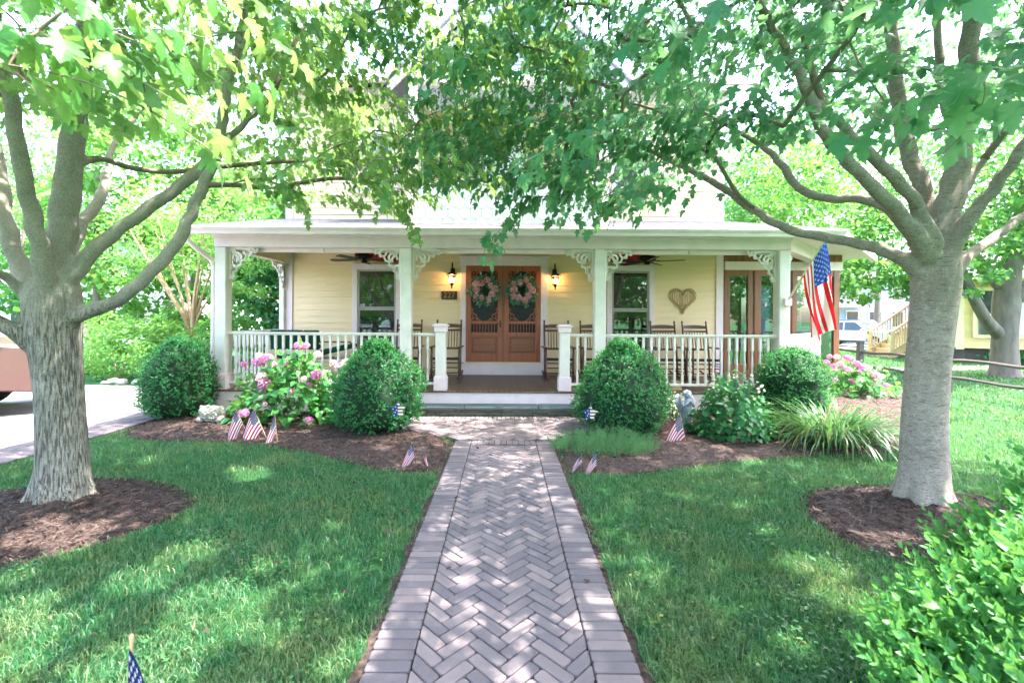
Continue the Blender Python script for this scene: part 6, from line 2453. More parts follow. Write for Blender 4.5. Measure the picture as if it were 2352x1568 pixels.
FLECKS = [(60, 1240, .2), (170, 1230, .2), (150, 1265, .14), (90, 1210, .12), (330, 1060, .12), (580, 1090, .2), (540, 1080, .14), (430, 1270, .2), (330, 1330, .22), (470, 1380, .24), (520, 1430, .22), (400, 1480, .26), (360, 1520, .24), (300, 1540, .22), (830, 1490, .14), (780, 1530, .13), (640, 1450, .13), (600, 1300, .12), (760, 1205, .09), (720, 1330, .07), (30, 1400, .2), (20, 1330, .14), (80, 1450, .18),
          (1050, 1285, .09), (1075, 1295, .07), (1060, 1335, .07), (1075, 1400, .06), (1180, 1545, .08), (1140, 1450, .05), (1200, 1170, .05), (1230, 1100, .06), (940, 1300, .05), (1330, 1440, .05), (980, 985, .16), (1010, 992, .1), (1200, 982, .12), (1250, 1012, .1), (1100, 985, .1), (1150, 1000, .08), (1290, 985, .12), (1060, 1010, .1),
          (1850, 1300, .2), (1890, 1312, .14), (1690, 1165, .1), (1900, 1370, .14), (1800, 1480, .1), (1960, 1380, .12), (1740, 1215, .09), (1560, 1140, .1), (1640, 1290, .06), (1500, 1400, .06), (2160, 1190, .14), (2250, 1210, .12), (2140, 1232, .12), (2050, 1240, .12), (1990, 1240, .1), (2200, 1200, .1), (1950, 1130, .14), (1720, 1060, .15), (1600, 1000, .14), (1650, 1040, .14), (700, 1000, .14), (520, 990, .12), (870, 1040, .12), (400, 985, .14)]


def maple(label, base, limbs, crown, nspray, ylow, gaps, extra, bark, seed, flare, leafmat):
    rng = np.random.default_rng(seed)
    tr = thing('maple_tree', label, 'tree', base, group='maples flanking the path')
    thick = MB()
    thin = MB()
    nodes, nrad, parent = [], [], []

    def addnode(p, r, par):
        nodes.append(np.array(p, dtype=float))
        nrad.append(r)
        parent.append(par)
        return len(nodes) - 1
    for li, lm in enumerate(limbs):
        P = []
        for (px, py, r, d) in lm:
            w = W(px, py, d)
            P.append(np.array([w.x, w.y, w.z, (0.88 if li else 1.0) * r / SC * d / math.sqrt(1 + (w.x / d) ** 2)]))
        Q = catmull(P, 6)
        # thin ends go with the branches, the stout wood is one piece
        cut = len(Q)
        for i, q in enumerate(Q):
            if q[3] < 0.030:
                cut = i + 1
                break
        st = Q[:cut]
        if len(st) > 1:
            # wobble for a natural outline
            wob = 0.008 if li else 0.0
            thick.tube([(q[0] + wob * math.sin(i * 1.7 + li), q[1] + wob * math.cos(i * 1.3 + li * 2), q[2]) for i, q in enumerate(st)], [max(q[3], 0.026) * (1 + 4 * wob * math.sin(i * 1.1 + li)) for i, q in enumerate(st)], 14 if li else 24)
        if cut < len(Q):
            thin.tube([tuple(q[:3]) for q in Q[max(0, cut - 2):]], [q[3] for q in Q[max(0, cut - 2):]], 8)
        last = -1
        for q in Q[(8 if li == 0 else 3):]:
            if q[2] > 2.0:
                last = addnode(q[:3], q[3], last)
    # root flare
    bx, by = base[0], base[1]
    for k in range(7):
        a = k * 0.9 + 0.3
        thick.tube([(bx + 0.07 * math.cos(a), by + 0.07 * math.sin(a), 0.40), (bx + flare * 0.75 * math.cos(a), by + flare * 0.75 * math.sin(a), 0.14), (bx + flare * 1.12 * math.cos(a), by + flare * 1.12 * math.sin(a), 0.02), (bx + flare * 1.35 * math.cos(a), by + flare * 1.35 * math.sin(a), -0.05)], [0.075, 0.062, 0.045, 0.025], 9)
    tk = thick.build('trunk', bark, tr, True)
    r_ = tk.modifiers.new('grow_together', 'REMESH')
    r_.mode = 'VOXEL'
    r_.voxel_size = 0.0175
    r_.use_smooth_shade = True
    s_ = tk.modifiers.new('soften', 'SMOOTH')
    s_.factor = 0.5
    s_.iterations = 7
    # spray positions through the crown
    cc, cr = np.array(crown[0]), np.array(crown[1])
    yl_x, yl_y = [q[0] for q in ylow], [q[1] for q in ylow]
    targets = [np.array(e[:3]) for e in extra]
    tries = 0
    while len(targets) < nspray and tries < 60000:
        tries += 1
        u = rng.uniform(-1, 1, 3)
        q = np.linalg.norm(u)
        p = cc + u * cr
        high = p[1] < 0.4 or proj(p)[1] < -70  # unseen upper crown kept fuller to shade path and lawn
        if q > 1 or rng.uniform() > (1.0 if high else 0.22 + 0.55 * q ** 1.5):
            continue
        if p[2] < 2.25 or (p[1] > 6.75) or (p[2] < 3.6 and p[1] > 6.55):
            continue
        if p[1] > 0.35:
            px, py = proj(p)
            if -250 < px < 2600 and py > np.interp(px, yl_x, yl_y) - 35:
                continue
            if p[1] < 2.0 and -150 < px < 2500 and py > -60:
                continue
            gg = False
            for (gx0, gx1, gy0, gy1, pr_) in gaps:
                if gx0 < px < gx1 and gy0 < py < gy1 and rng.uniform() < pr_:
                    gg = True
            if gg:
                continue
        if np.linalg.norm(p - np.array([0, 0, CAMZ])) < 1.15:
            continue
        # crown cleared along sun rays so sun patches land on chosen spots
        sunny = False
        for (wp, wr_) in SUNWELLS:
            dv0 = p - wp
            al = dv0 @ SD
            if al > 0.25 and np.linalg.norm(dv0 - SD * al) < wr_:
                sunny = True
                break
        if sunny:
            continue
        targets.append(p)
    T = np.array(targets)
    N = np.array(nodes)
    dmin = np.array([np.min(np.linalg.norm(N - t, axis=1)) for t in T])
    order = np.argsort(dmin)
    buf = np.zeros((len(nodes) + 6 * len(T) + 10, 3))
    buf[:len(nodes)] = N
    cnt = len(nodes)
    tips, paths = [], []
    base_n = len(nodes)
    weights = np.zeros(len(buf))
    for ti in order:
        t = T[ti]
        dv_ = buf[:cnt] - t
        cost = np.linalg.norm(dv_, axis=1) + 0.45 * np.maximum(0, dv_[:, 2])
        j = int(np.argmin(cost))
        p0 = buf[j]
        L_ = np.linalg.norm(t - p0)
        if L_ < 0.03:
            continue
        bow = np.array([rng.normal() * 0.05, rng.normal() * 0.05, 0.05]) * L_
        pts = [p0 * (1 - f_) + t * f_ + bow * (4 * f_ * (1 - f_)) for f_ in (0, 0.2, 0.4, 0.6, 0.8, 1.0)]
        ids = [j]
        for p in pts[1:]:
            buf[cnt] = p
            parent.append(ids[-1])
            ids.append(cnt)
            cnt += 1
        paths.append(ids)
        d_ = (t - pts[-2])
        tips.append((ti, t, d_ / (np.linalg.norm(d_) + 1e-9)))
    # pipe model: a twig carries what grows from it
    load = np.zeros(cnt)
    for ids in paths:
        load[ids[-1]] += 1
    for i in range(cnt - 1, base_n - 1, -1):
        if parent[i] >= 0:
            load[parent[i]] += load[i]
    for ids in paths:
        rr_ = [min(0.016, 0.0021 * max(1.0, load[i if i >= base_n else ids[1]]) ** 0.45) for i in ids]
        thin.tube([tuple(buf[i]) for i in ids], rr_, 5, cap=False)
    # leaves
    LP, LA, LN, LS = [], [], [], []
    for ti, t, d_ in tips:
        big = ti < len(extra) and len(extra[ti]) > 3
        nl = 45 if not big else int(extra[ti][3])
        ls = (0.06, 0.098) if not big else (0.078, 0.11)
        outw = unit((t - np.array([base[0], base[1], t[2]])) * np.array([1, 1, 0.0]) + d_ * 0.8 + rng.normal(size=3) * 0.3)
        outw[2] = -0.15 + 0.3 * rng.normal()
        if big and len(extra[ti]) > 4:
            outw = np.array(extra[ti][4], dtype=float)
        outw = unit(outw)
        sid = unit(np.cross(outw, [0, 0, 1.0]))
        spread = rng.uniform(0.26, 0.46) if not big else 0.24
        f_ = rng.uniform(-0.55, 1.0, nl)
        lat = rng.uniform(-1, 1, nl)
        pos_ = t + outw * (f_ * spread)[:, None] + sid * (lat * spread * 0.7 * (1.1 - np.clip(f_, 0, 1)))[:, None] + np.array([0, 0, 1.0]) * (rng.normal(size=nl) * 0.055 - 0.10 * np.clip(f_, 0, 1) ** 2 * spread)[:, None]
        ax_ = outw * 0.7 + sid * (lat * 0.9)[:, None] + np.array([0, 0, -1.0]) * rng.uniform(0.1, 1.3, nl)[:, None] + rng.normal(size=(nl, 3)) * 0.3
        nm_ = np.array([0, 0, 1.0]) + outw * 0.35 + rng.normal(size=(nl, 3)) * 0.35
        LP.append(pos_)
        LA.append(ax_)
        LN.append(nm_)
        LS.append(rng.uniform(*ls, nl))
        if rng.uniform() < 0.7:
            e_ = t + outw * spread * 0.8 + np.array([0, 0, -0.07 * spread])
            thin.tube([tuple(t), tuple(t + outw * spread * 0.4), tuple(e_)], [0.0032, 0.0026, 0.0014], 4, cap=False)
    LP, LA, LN, LS = np.concatenate(LP), np.concatenate(LA), np.concatenate(LN), np.concatenate(LS)
    dpt = np.maximum(LP[:, 1], 0.05)
    xr = LP[:, 0] / dpt * SC
    yr = -(LP[:, 2] - CAMZ) / dpt * SC
    PX, PYY = CX + xr - ROLL * yr, CY + yr + ROLL * xr
    front = LP[:, 1] > 0.3
    ok_ = ~(front & (PX > -200) & (PX < 2550) & (PYY > np.interp(PX, yl_x, yl_y) + 12))
    ok_ &= np.linalg.norm(LP - np.array([0, 0, CAMZ]), axis=1) > 0.85
    ok_ &= ~((LP[:, 1] > 6.9) & (LP[:, 2] < 3.4))
    for (fx_, fy_, fk_) in FLECKS:  # leaves taken out along sun rays to set light flecks on the ground
        dv0 = LP - np.array(G(fx_, fy_))
        al = dv0 @ SD
        ok_ &= np.linalg.norm(dv0 - al[:, None] * SD, axis=1) > fk_ * 0.95
    inv = ok_ & front & (PX > -500) & (PX < 2850) & (PYY > -400)
    oth = ok_ & ~inv & (rng.uniform(size=len(LP)) < 0.6)
    nr_ = inv & (LP[:, 1] < 2.6)
    fr_ = inv & ~nr_
    od_ = rng.uniform(size=len(LP)) < 0.6
    parts_ = [scatter(tm, LP[k_], LA[k_], LN[k_], LS[k_] * sc_) for tm, k_, sc_ in ((MAPLE, fr_ & od_, 1), (MAPLE2, fr_ & ~od_, 1), (MAPLE_NEAR, nr_ & od_, 0.92), (MAPLE_NEAR2, nr_ & ~od_, 1.0))]
    if oth.any():
        parts_.append(scatter(KITEW, LP[oth], LA[oth], LN[oth], LS[oth] * 1.35))  # out-of-view leaves enlarged for deeper shade below
    co = leaf_obj('crown', join_np(parts_), leafmat, tr)
    co.data.polygons.foreach_set('use_smooth', [True] * len(co.data.polygons))
    thin.build('branches', 'twig', tr, True)['kind'] = 'stuff'
    return tr


def near_spray(px, py, d, n=16, dirv=None):
    w = W(px, py, d)
    return (w.x, w.y, w.z, n, dirv) if dirv is not None else (w.x, w.y, w.z, n)


LB = (-3.65, 3.76, 0.0)
left_limbs = [
    [(150, 1190, 82, 3.76), (147, 1120, 70, 3.76), (142, 1000, 63, 3.76), (135, 880, 62, 3.76), (126, 780, 68, 3.76), (122, 700, 74, 3.76), (124, 640, 62, 3.76)],
    [(122, 690, 58, 3.76), (140, 560, 47, 3.78), (152, 450, 42, 3.8), (170, 300, 36, 3.8), (186, 180, 31, 3.78), (200, 20, 26, 3.75), (210, -200, 18, 3.7), (200, -480, 10, 3.6)],
    [(112, 690, 40, 3.7), (95, 580, 31, 3.55), (68, 470, 28, 3.45), (42, 340, 27, 3.35), (14, 170, 25, 3.25), (-20, 0, 20, 3.15), (-80, -250, 12, 2.9)],
    [(90, 700, 38, 3.76), (40, 600, 30, 3.95), (12, 500, 27, 4.05), (-8, 360, 24, 4.2), (-60, 180, 18, 4.4), (-150, -80, 11, 4.7)],
    [(150, 650, 34, 3.76), (215, 575, 26, 3.8), (290, 515, 21, 3.9), (400, 437, 19, 4.05), (470, 375, 17, 4.2), (508, 300, 15, 4.3), (518, 215, 13, 4.35), (545, 125, 12, 4.4), (590, 45, 9, 4.5), (650, -60, 6, 4.6)],
    [(140, 740, 34, 3.76), (205, 715, 25, 3.72), (270, 690, 22, 3.7), (340, 632, 21, 3.72), (405, 560, 20, 3.8), (432, 505, 18, 3.85), (465, 430, 17, 3.95), (500, 350, 15, 4.05), (512, 260, 13, 4.1), (535, 150, 11, 4.15), (560, 40, 9, 4.2), (600, -120, 6, 4.3)],
    [(150, 620, 30, 3.85), (185, 520, 20, 4.2), (228, 460, 18, 4.5), (246, 400, 15, 4.8), (262, 330, 10, 5.1), (310, 270, 7, 5.3)],
    [(510, 330, 11, 4.25), (570, 275, 10, 4.4), (625, 215, 9, 4.6), (655, 140, 7, 4.8), (700, 60, 5, 5.0)],
    [(165, 380, 20, 3.8), (230, 365, 10, 4.0), (300, 385, 9, 4.2), (390, 395, 8, 4.45), (500, 384, 7, 4.8), (640, 372, 6, 5.2), (767, 367, 4, 5.5)],
    [(478, 425, 10, 3.95), (540, 425, 7, 4.3), (620, 430, 6, 4.7), (767, 410, 5, 5.2), (850, 420, 3.5, 5.5)],
    [(80, 790, 40, 3.7), (30, 758, 30, 3.6), (-40, 720, 24, 3.5), (-150, 640, 18, 3.4), (-300, 480, 12, 3.2)],
    [(70, 690, 24, 3.72), (20, 640, 18, 3.6), (-40, 610, 16, 3.4), (-150, 520, 12, 3.1)],
]
left_ylow = [(-400, 300), (0, 300), (200, 290), (420, 300), (560, 420), (640, 490), (760, 505), (880, 500), (930, 525), (960, 560), (985, 530), (1040, 470), (1150, 430), (1300, 400), (1500, 360), (2400, 280)]
left_gaps = [(700, 1000, 60, 260, 0.5), (640, 735, 180, 300, 0.9), (930, 1060, 110, 210, 0.75), (190, 330, 330, 480, 0.6), (540, 650, 240, 420, 0.55)]
left_extra = [near_spray(330, 190, 1.35, 16, (0.75, 0.1, -0.42)), near_spray(420, 300, 1.5, 12, (0.7, 0.1, -0.5)), near_spray(250, 70, 1.4, 16, (0.8, 0.1, -0.3)), near_spray(480, 90, 1.5, 16, (0.75, 0.2, -0.5)), near_spray(90, 70, 1.4, 18, (0.7, 0, -0.5)), near_spray(20, 150, 1.35, 12, (0.6, 0.1, -0.6)), near_spray(180, 10, 1.3, 14, (0.7, 0.1, -0.3)), near_spray(560, 20, 1.7, 14, (0.7, 0.2, -0.4)),
              near_spray(958, 530, 5.0, 16, (0.15, 0, -1.0)), near_spray(930, 490, 5.1, 20, (0.4, 0, -0.9)), near_spray(860, 470, 5.2), near_spray(780, 455, 5.3), near_spray(820, 380, 5.2), near_spray(700, 470, 5.0, 16, (0.2, 0, -0.9)), near_spray(700, 330, 5.0), near_spray(760, 300, 5.2), near_spray(900, 400, 5.1), near_spray(980, 380, 4.9), near_spray(1020, 320, 5.0), near_spray(860, 300, 5.1), near_spray(930, 330, 5.0)]
xr_ = np.random.default_rng(201)
for k in range(50):
    left_extra.append(near_spray(xr_.uniform(560, 1150), xr_.uniform(60, 425), xr_.uniform(4.0, 6.0)))
left_extra = [e_ if len(e_) > 4 else e_[:3] for e_ in left_extra]
big_l = [e_ for e_ in left_extra if len(e_) > 4]
left_extra = big_l + [e_ for e_ in left_extra if len(e_) == 3]
maple('maple with furrowed bark and many limbs left of the path', LB, left_limbs, ((-3.35, 3.3, 4.8), (4.1, 3.8, 3.4)), 1380, left_ylow, left_gaps, left_extra, 'bark_left', 81, 0.20, 'maple')

RB_ = (3.52, 3.82, 0.0)
right_limbs = [
    [(2126, 1195, 78, 3.82), (2124, 1130, 66, 3.82), (2122, 1000, 58, 3.82), (2130, 850, 55, 3.82), (2143, 720, 58, 3.82), (2150, 640, 62, 3.82), (2152, 580, 52, 3.82)],
    [(2130, 640, 34, 3.82), (2075, 596, 24, 3.85), (2000, 566, 19, 3.95), (1900, 546, 16, 4.1), (1815, 528, 14, 4.2), (1740, 488, 13, 4.3), (1650, 425, 11, 4.4), (1550, 373, 9, 4.5), (1480, 340, 6, 4.6), (1380, 300, 4, 4.8)],
    [(2130, 590, 30, 3.85), (2060, 495, 20, 4.0), (1985, 458, 16, 4.15), (1900, 456, 14, 4.3), (1835, 432, 13, 4.45), (1795, 378, 12, 4.55), (1750, 335, 9, 4.7), (1690, 300, 6, 4.9), (1600, 250, 4, 5.1)],
    [(2135, 590, 34, 3.75), (2065, 490, 25, 3.6), (1990, 415, 21, 3.5), (1925, 345, 20, 3.42), (1885, 290, 19, 3.38), (1850, 200, 17, 3.3), (1800, 105, 14, 3.25), (1745, 10, 12, 3.2), (1690, -120, 8, 3.1)],
    [(2150, 570, 30, 3.72), (2095, 455, 22, 3.6), (2030, 385, 20, 3.5), (1965, 320, 17, 3.45), (1900, 250, 14, 3.35), (1870, 180, 11, 3.3), (1840, 60, 8, 3.2)],
    [(2152, 610, 52, 3.84), (2172, 500, 44, 3.86), (2196, 400, 38, 3.9), (2212, 280, 33, 3.92), (2224, 150, 30, 3.9), (2232, 0, 27, 3.9), (2230, -200, 18, 3.9), (2240, -450, 10, 3.8)],
    [(2148, 590, 34, 3.95), (2125, 450, 27, 4.15), (2085, 345, 25, 4.3), (2062, 220, 22, 4.4), (2050, 90, 19, 4.5), (2040, -60, 15, 4.6), (2020, -260, 9, 4.7)],
    [(2165, 610, 36, 3.78), (2225, 505, 25, 3.68), (2285, 430, 22, 3.6), (2352, 335, 20, 3.5), (2440, 220, 16, 3.4), (2560, 60, 11, 3.3)],
    [(2160, 650, 36, 3.85), (2220, 590, 22, 3.95), (2285, 545, 18, 4.1), (2352, 495, 16, 4.2), (2470, 420, 12, 4.4), (2600, 320, 8, 4.6)],
    [(2190, 470, 22, 3.9), (2250, 380, 14, 3.9), (2310, 300, 12, 3.8), (2370, 220, 9, 3.7), (2440, 100, 6, 3.6)],
    [(2205, 330, 18, 3.9), (2165, 210, 16, 4.1), (2155, 100, 14, 4.2), (2150, -40, 11, 4.3)],
    [(1735, 480, 8, 4.3), (1690, 440, 6, 4.25), (1620, 330, 5, 4.2), (1520, 260, 4, 4.1), (1420, 230, 3, 4.0)],
]
right_ylow = [(-300, 200), (700, 300), (900, 400), (1000, 450), (1060, 490), (1090, 560), (1125, 602), (1160, 560), (1200, 505), (1260, 500), (1330, 520), (1420, 525), (1500, 495), (1580, 468), (1650, 450), (1700, 380), (1800, 320), (1900, 300), (2100, 320), (2352, 300), (2700, 320)]
right_gaps = [(1150, 1500, 40, 250, 0.4), (880, 1100, 60, 300, 0.4), (1540, 1665, 330, 520, 0.8), (930, 1060, 110, 210, 0.75), (1395, 1475, 365, 440, 0.5), (1660, 1800, 380, 520, 0.7)]
right_extra = [near_spray(2260, 190, 1.5, 14, (-0.8, 0.0, -0.3)), near_spray(2140, 300, 1.75, 14, (-0.8, 0.1, -0.35)), near_spray(2010, 270, 1.8, 14, (-0.8, 0.1, -0.3)), near_spray(2220, 300, 1.6, 10, (-0.6, 0.0, -0.6)), near_spray(1620, 40, 1.7, 12, (-0.6, 0, -0.6)), near_spray(1500, 30, 1.8, 10, (-0.6, 0.1, -0.5)),
               near_spray(1118, 560, 4.1, 12, (-0.25, 0, -0.9)), near_spray(1160, 520, 4.1, 16, (-0.5, 0, -0.8)), near_spray(1220, 470, 4.1, 18, (-0.6, 0, -0.6)), near_spray(1290, 455, 4.0, 18, (-0.5, 0, -0.7)), near_spray(1360, 465, 3.9, 18, (-0.5, 0, -0.7)), near_spray(1440, 430, 3.5, 14, (-0.6, 0, -0.6)), near_spray(1400, 480, 3.4, 10, (-0.7, 0, -0.6)), near_spray(1480, 440, 3.2, 8, (-0.3, 0, -0.9)),
               near_spray(1420, 330, 3.6), near_spray(1350, 330, 3.8), near_spray(1480, 290, 3.4), near_spray(1560, 300, 3.3), near_spray(1300, 380, 4.0), near_spray(1240, 380, 4.2), near_spray(1160, 430, 4.3), near_spray(1090, 400, 4.4), near_spray(1640, 280, 3.3), near_spray(1720, 260, 3.2), near_spray(1800, 290, 3.0, 22), near_spray(1580, 440, 4.3, 6, (-0.2, 0, -0.9)), near_spray(1660, 450, 4.2, 6, (-0.2, 0, -0.9))]
for k in range(60):
    right_extra.append(near_spray(xr_.uniform(1020, 1640), xr_.uniform(50, 430), xr_.uniform(3.3, 5.4)))
right_extra = [e_ for e_ in right_extra if len(e_) > 4] + [e_[:3] for e_ in right_extra if len(e_) <= 4]
maple('maple with smooth grey trunk right of the path', RB_, right_limbs, ((3.15, 3.3, 4.9), (4.3, 3.9, 3.5)), 1560, right_ylow, right_gaps, right_extra, 'bark_right', 82, 0.185, 'maple_deep')


# ------------------------------------------------------------------ what lies around the plot
def bg_tree(name, label, base, stems, blobs, nleaf, lsize, mat, bark, seed, group=None, cat='tree', tmpl=KITEW):
    """stems: polylines of (x,y,z,r) relative to the base; blobs: (x,y,z,rx,ry,rz) relative to the base"""
    rng = np.random.default_rng(seed)
    t_ = thing(name, label, cat, base, group=group)
    b = np.array(base)
    m = MB()
    for s in stems:
        Q = catmull([np.array(q, dtype=float) for q in s], 4)
        m.tube([tuple(b + q[:3]) for q in Q], [max(q[3], 0.004) for q in Q], 9)
    if stems:
        m.build('trunk', bark, t_, True)
    vol = np.array([q[3] * q[4] + q[4] * q[5] + q[3] * q[5] for q in blobs])
    cnt = (nleaf * vol / vol.sum()).astype(int)
    P, D = [], []
    for q, c in zip(blobs, cnt):
        nc = max(4, c // 26)
        d = rand_dirs(nc, rng)
        rr_ = rng.uniform(0.35, 1.0, nc) ** 0.5
        cen = np.array(q[:3]) + d * np.array(q[3:6]) * rr_[:, None]
        k = c // nc + 1
        cs = 0.16 * np.cbrt(q[3] * q[4] * q[5])
        pp = cen[:, None] + rng.normal(size=(nc, k, 3)) * cs * np.array([1.15, 1.15, 0.55])
        P.append(pp.reshape(-1, 3))
        D.append(np.repeat(d, k, axis=0))
    P = np.concatenate(P) + b
    D = np.concatenate(D)
    P[:, 2] = np.maximum(P[:, 2], 0.03)
    n = len(P)
    ax = D * 0.5 + rng.normal(size=(n, 3)) * 0.7 + np.array([0, 0, -0.3])
    nm = np.array([0, 0, 1.0]) + D * 0.4 + rng.normal(size=(n, 3)) * 0.45
    leaf_obj('crown', scatter(tmpl, P, ax, nm, rng.uniform(*lsize, n)), mat, t_)
    return t_


# left of the house
cm = G(432, 872)
myb = (-7.7, 11.2, 0.0)
rng = np.random.default_rng(90)
stems = []
for k in range(13):
    a = rng.uniform(0, 2 * math.pi)
    e = rng.uniform(0.5, 1.35)
    r0 = rng.uniform(0.03, 0.05)
    stems.append([(0.06 * math.cos(a), 0.06 * math.sin(a), 0, r0), (0.10 * math.cos(a), 0.10 * math.sin(a), 1.3, r0 * 0.9), (0.45 * e * math.cos(a), 0.45 * e * math.sin(a), 2.1, r0 * 0.7), (1.0 * e * math.cos(a), 0.9 * e * math.sin(a), 3.0, r0 * 0.5), (1.5 * e * math.cos(a), 1.3 * e * math.sin(a), 3.9, 0.008)])
bg_tree('crape_myrtle', 'multi stemmed tan barked small tree left of the porch', myb, stems, [(-0.7, 0, 3.5, 1.3, 1.2, 0.8), (0.8, 0, 3.3, 1.2, 1.2, 0.8), (0, 0, 4.2, 1.5, 1.4, 0.9), (-1.5, 0, 2.7, 0.8, 0.8, 0.4), (1.3, -0.2, 2.3, 0.7, 0.7, 0.35)], 5200, (0.06, 0.11), 'bright', 'myrtle_bark', 91)
shr = [((-9.6, 11.4, 0), [(0, 0, 0.75, 1.1, 0.8, 0.75), (0.5, -0.2, 1.1, 0.6, 0.5, 0.5)], 'bright', 'sunlit light green shrub behind the driveway rocks, leftmost'),
       ((-7.9, 10.9, 0), [(0, 0, 0.7, 0.9, 0.6, 0.7), (-0.3, 0, 1.1, 0.5, 0.5, 0.45)], 'bright', 'sunlit light green shrub at the foot of the small tree'),
       ((-6.4, 10.6, 0), [(0, 0, 0.8, 0.8, 0.7, 0.8), (0.2, 0, 1.3, 0.55, 0.5, 0.5)], 'midtree', 'mid green shrub beside the left end of the porch'),
       ((-11.5, 12.5, 0), [(0, 0, 0.9, 1.2, 0.9, 0.9)], 'bright', 'light green shrub behind the parked tan vehicle')]
for i, (b, bl, mt, lab) in enumerate(shr):
    bg_tree('shrub', lab, b, [[(0, 0, 0, 0.03), (0.1, 0, 0.4, 0.02), (0.2, 0, 0.9, 0.008)], [(0, 0, 0, 0.03), (-0.2, 0, 0.5, 0.018), (-0.4, 0.1, 1.0, 0.008)]], bl, 2600, (0.06, 0.10), mt, 'myrtle_bark', 100 + i, 'shrubs beyond the driveway', 'shrub')
bgt = [('evergreen_tree', (-6.9, 15.5, 0), 2.0, [(0, 0, 2.4, 1.8, 1.4, 2.3), (0.4, 0, 4.4, 1.3, 1.2, 1.4)], 5200, 'darktree', 'dark evergreen tree seen through the left end of the porch'),
       ('evergreen_tree', (-8.7, 17.0, 0), 2.0, [(0, 0, 2.2, 1.6, 1.4, 2.2), (0, 0, 4.2, 1.3, 1.2, 1.6)], 4200, 'midtree', 'mid green tree behind the small tan barked tree'),
       ('leafy_tree', (-6.2, 21.0, 0), 3.0, [(0, 0, 5.5, 2.8, 2.4, 2.6), (1.2, 0, 7.5, 2.0, 2.0, 1.6), (-1.2, 0, 3.6, 1.8, 1.6, 1.4)], 6000, 'bright', 'tall light green tree behind the left end of the house'),
       ('leafy_tree', (-12.5, 22.0, 0), 3.0, [(0, 0, 6.0, 3.0, 2.6, 2.6), (1.0, 0, 8.2, 2.2, 2.0, 1.6)], 5600, 'bright', 'tall light green tree above the white building'),
       ('leafy_tree', (-20.0, 21.0, 0), 3.0, [(0, 0, 6.0, 3.4, 2.6, 2.8), (-1.0, 0, 8.6, 2.4, 2.0, 1.8)], 5200, 'midtree', 'tall green tree far left behind the furrowed maple'),
       ('leafy_tree', (-13.0, 14.5, 0), 2.0, [(0, 0, 2.2, 1.6, 1.2, 1.0), (0.8, 0, 3.6, 1.6, 1.3, 1.1), (-0.6, 0, 4.9, 1.5, 1.3, 1.0), (0.4, 0, 6.4, 1.6, 1.3, 1.0), (0, 0, 8.0, 1.4, 1.2, 1.0)], 6200, 'bright', 'light green tree beside the parked tan vehicle'),
       ('leafy_tree', (-10.6, 15.5, 0), 2.0, [(0, 0, 1.6, 1.3, 1.0, 0.9), (0.5, 0, 3.0, 1.4, 1.1, 0.9), (-0.4, 0, 4.6, 1.4, 1.2, 1.0), (0.6, 0, 6.2, 1.6, 1.3, 1.1), (-0.2, 0, 8.0, 1.5, 1.2, 1.0)], 6200, 'bright', 'light green tree between the driveway rocks and the white building'),
       ('leafy_tree', (-17.5, 16.5, 0), 2.0, [(0, 0, 2.8, 1.9, 1.4, 1.3), (0.3, 0, 5.0, 1.9, 1.4, 1.3)], 3800, 'midtree', 'green tree at the far left edge behind the furrowed maple'),
       ('evergreen_tree', (-5.6, 13.2, 0), 1.2, [(0, 0, 0.9, 0.75, 0.7, 0.9), (-0.5, 0, 0.6, 0.6, 0.6, 0.6)], 2600, 'darktree', 'low dark evergreen just behind the left porch railing')]
for i, (nm_, b, hgt_, bl, nl, mt, lab) in enumerate(bgt):
    top = max(q[2] for q in bl)
    bg_tree(nm_, lab, b, [[(0, 0, -0.05, 0.16), (0.05, 0, top * 0.4, 0.12), (0.0, 0, top * 0.75, 0.07), (0.1, 0, top, 0.03)], [(0.03, 0, top * 0.35, 0.07), (0.8, 0.2, top * 0.6, 0.03)], [(0.03, 0, top * 0.35, 0.07), (-0.8, -0.2, top * 0.62, 0.03)]], bl, nl, (0.13, 0.22), mt, 'bark_far', 110 + i, 'trees behind the house')

# rocks edging the driveway
rs = random.Random(12)
for k in range(46):
    x = -9.3 + rs.uniform(0, 3.3)
    y = 10.35 + rs.uniform(0, 0.55)
    s = rs.uniform(0.05, 0.11)
    bm = bmesh.new()
    bmesh.ops.create_icosphere(bm, subdivisions=2, radius=1)
    for v in bm.verts:
        v.co *= 1 + 0.28 * mnoise.noise(v.co * 1.6 + Vector((k * 3.1, 0, 0)))
        v.co = Vector((v.co.x * s * 1.3, v.co.y * s, v.co.z * s * 0.7))
    me = bpy.data.meshes.new('border_rock')
    bm.to_mesh(me)
    bm.free()
    o = link('border_rock', me, None, 'rock')
    o.location = (x, y, s * 0.35)
    o.rotation_euler = (0, 0, rs.uniform(0, 6))
    tag(o, 'pale rounded rock in the heap edging the driveway', 'rock', 'rocks edging the driveway')


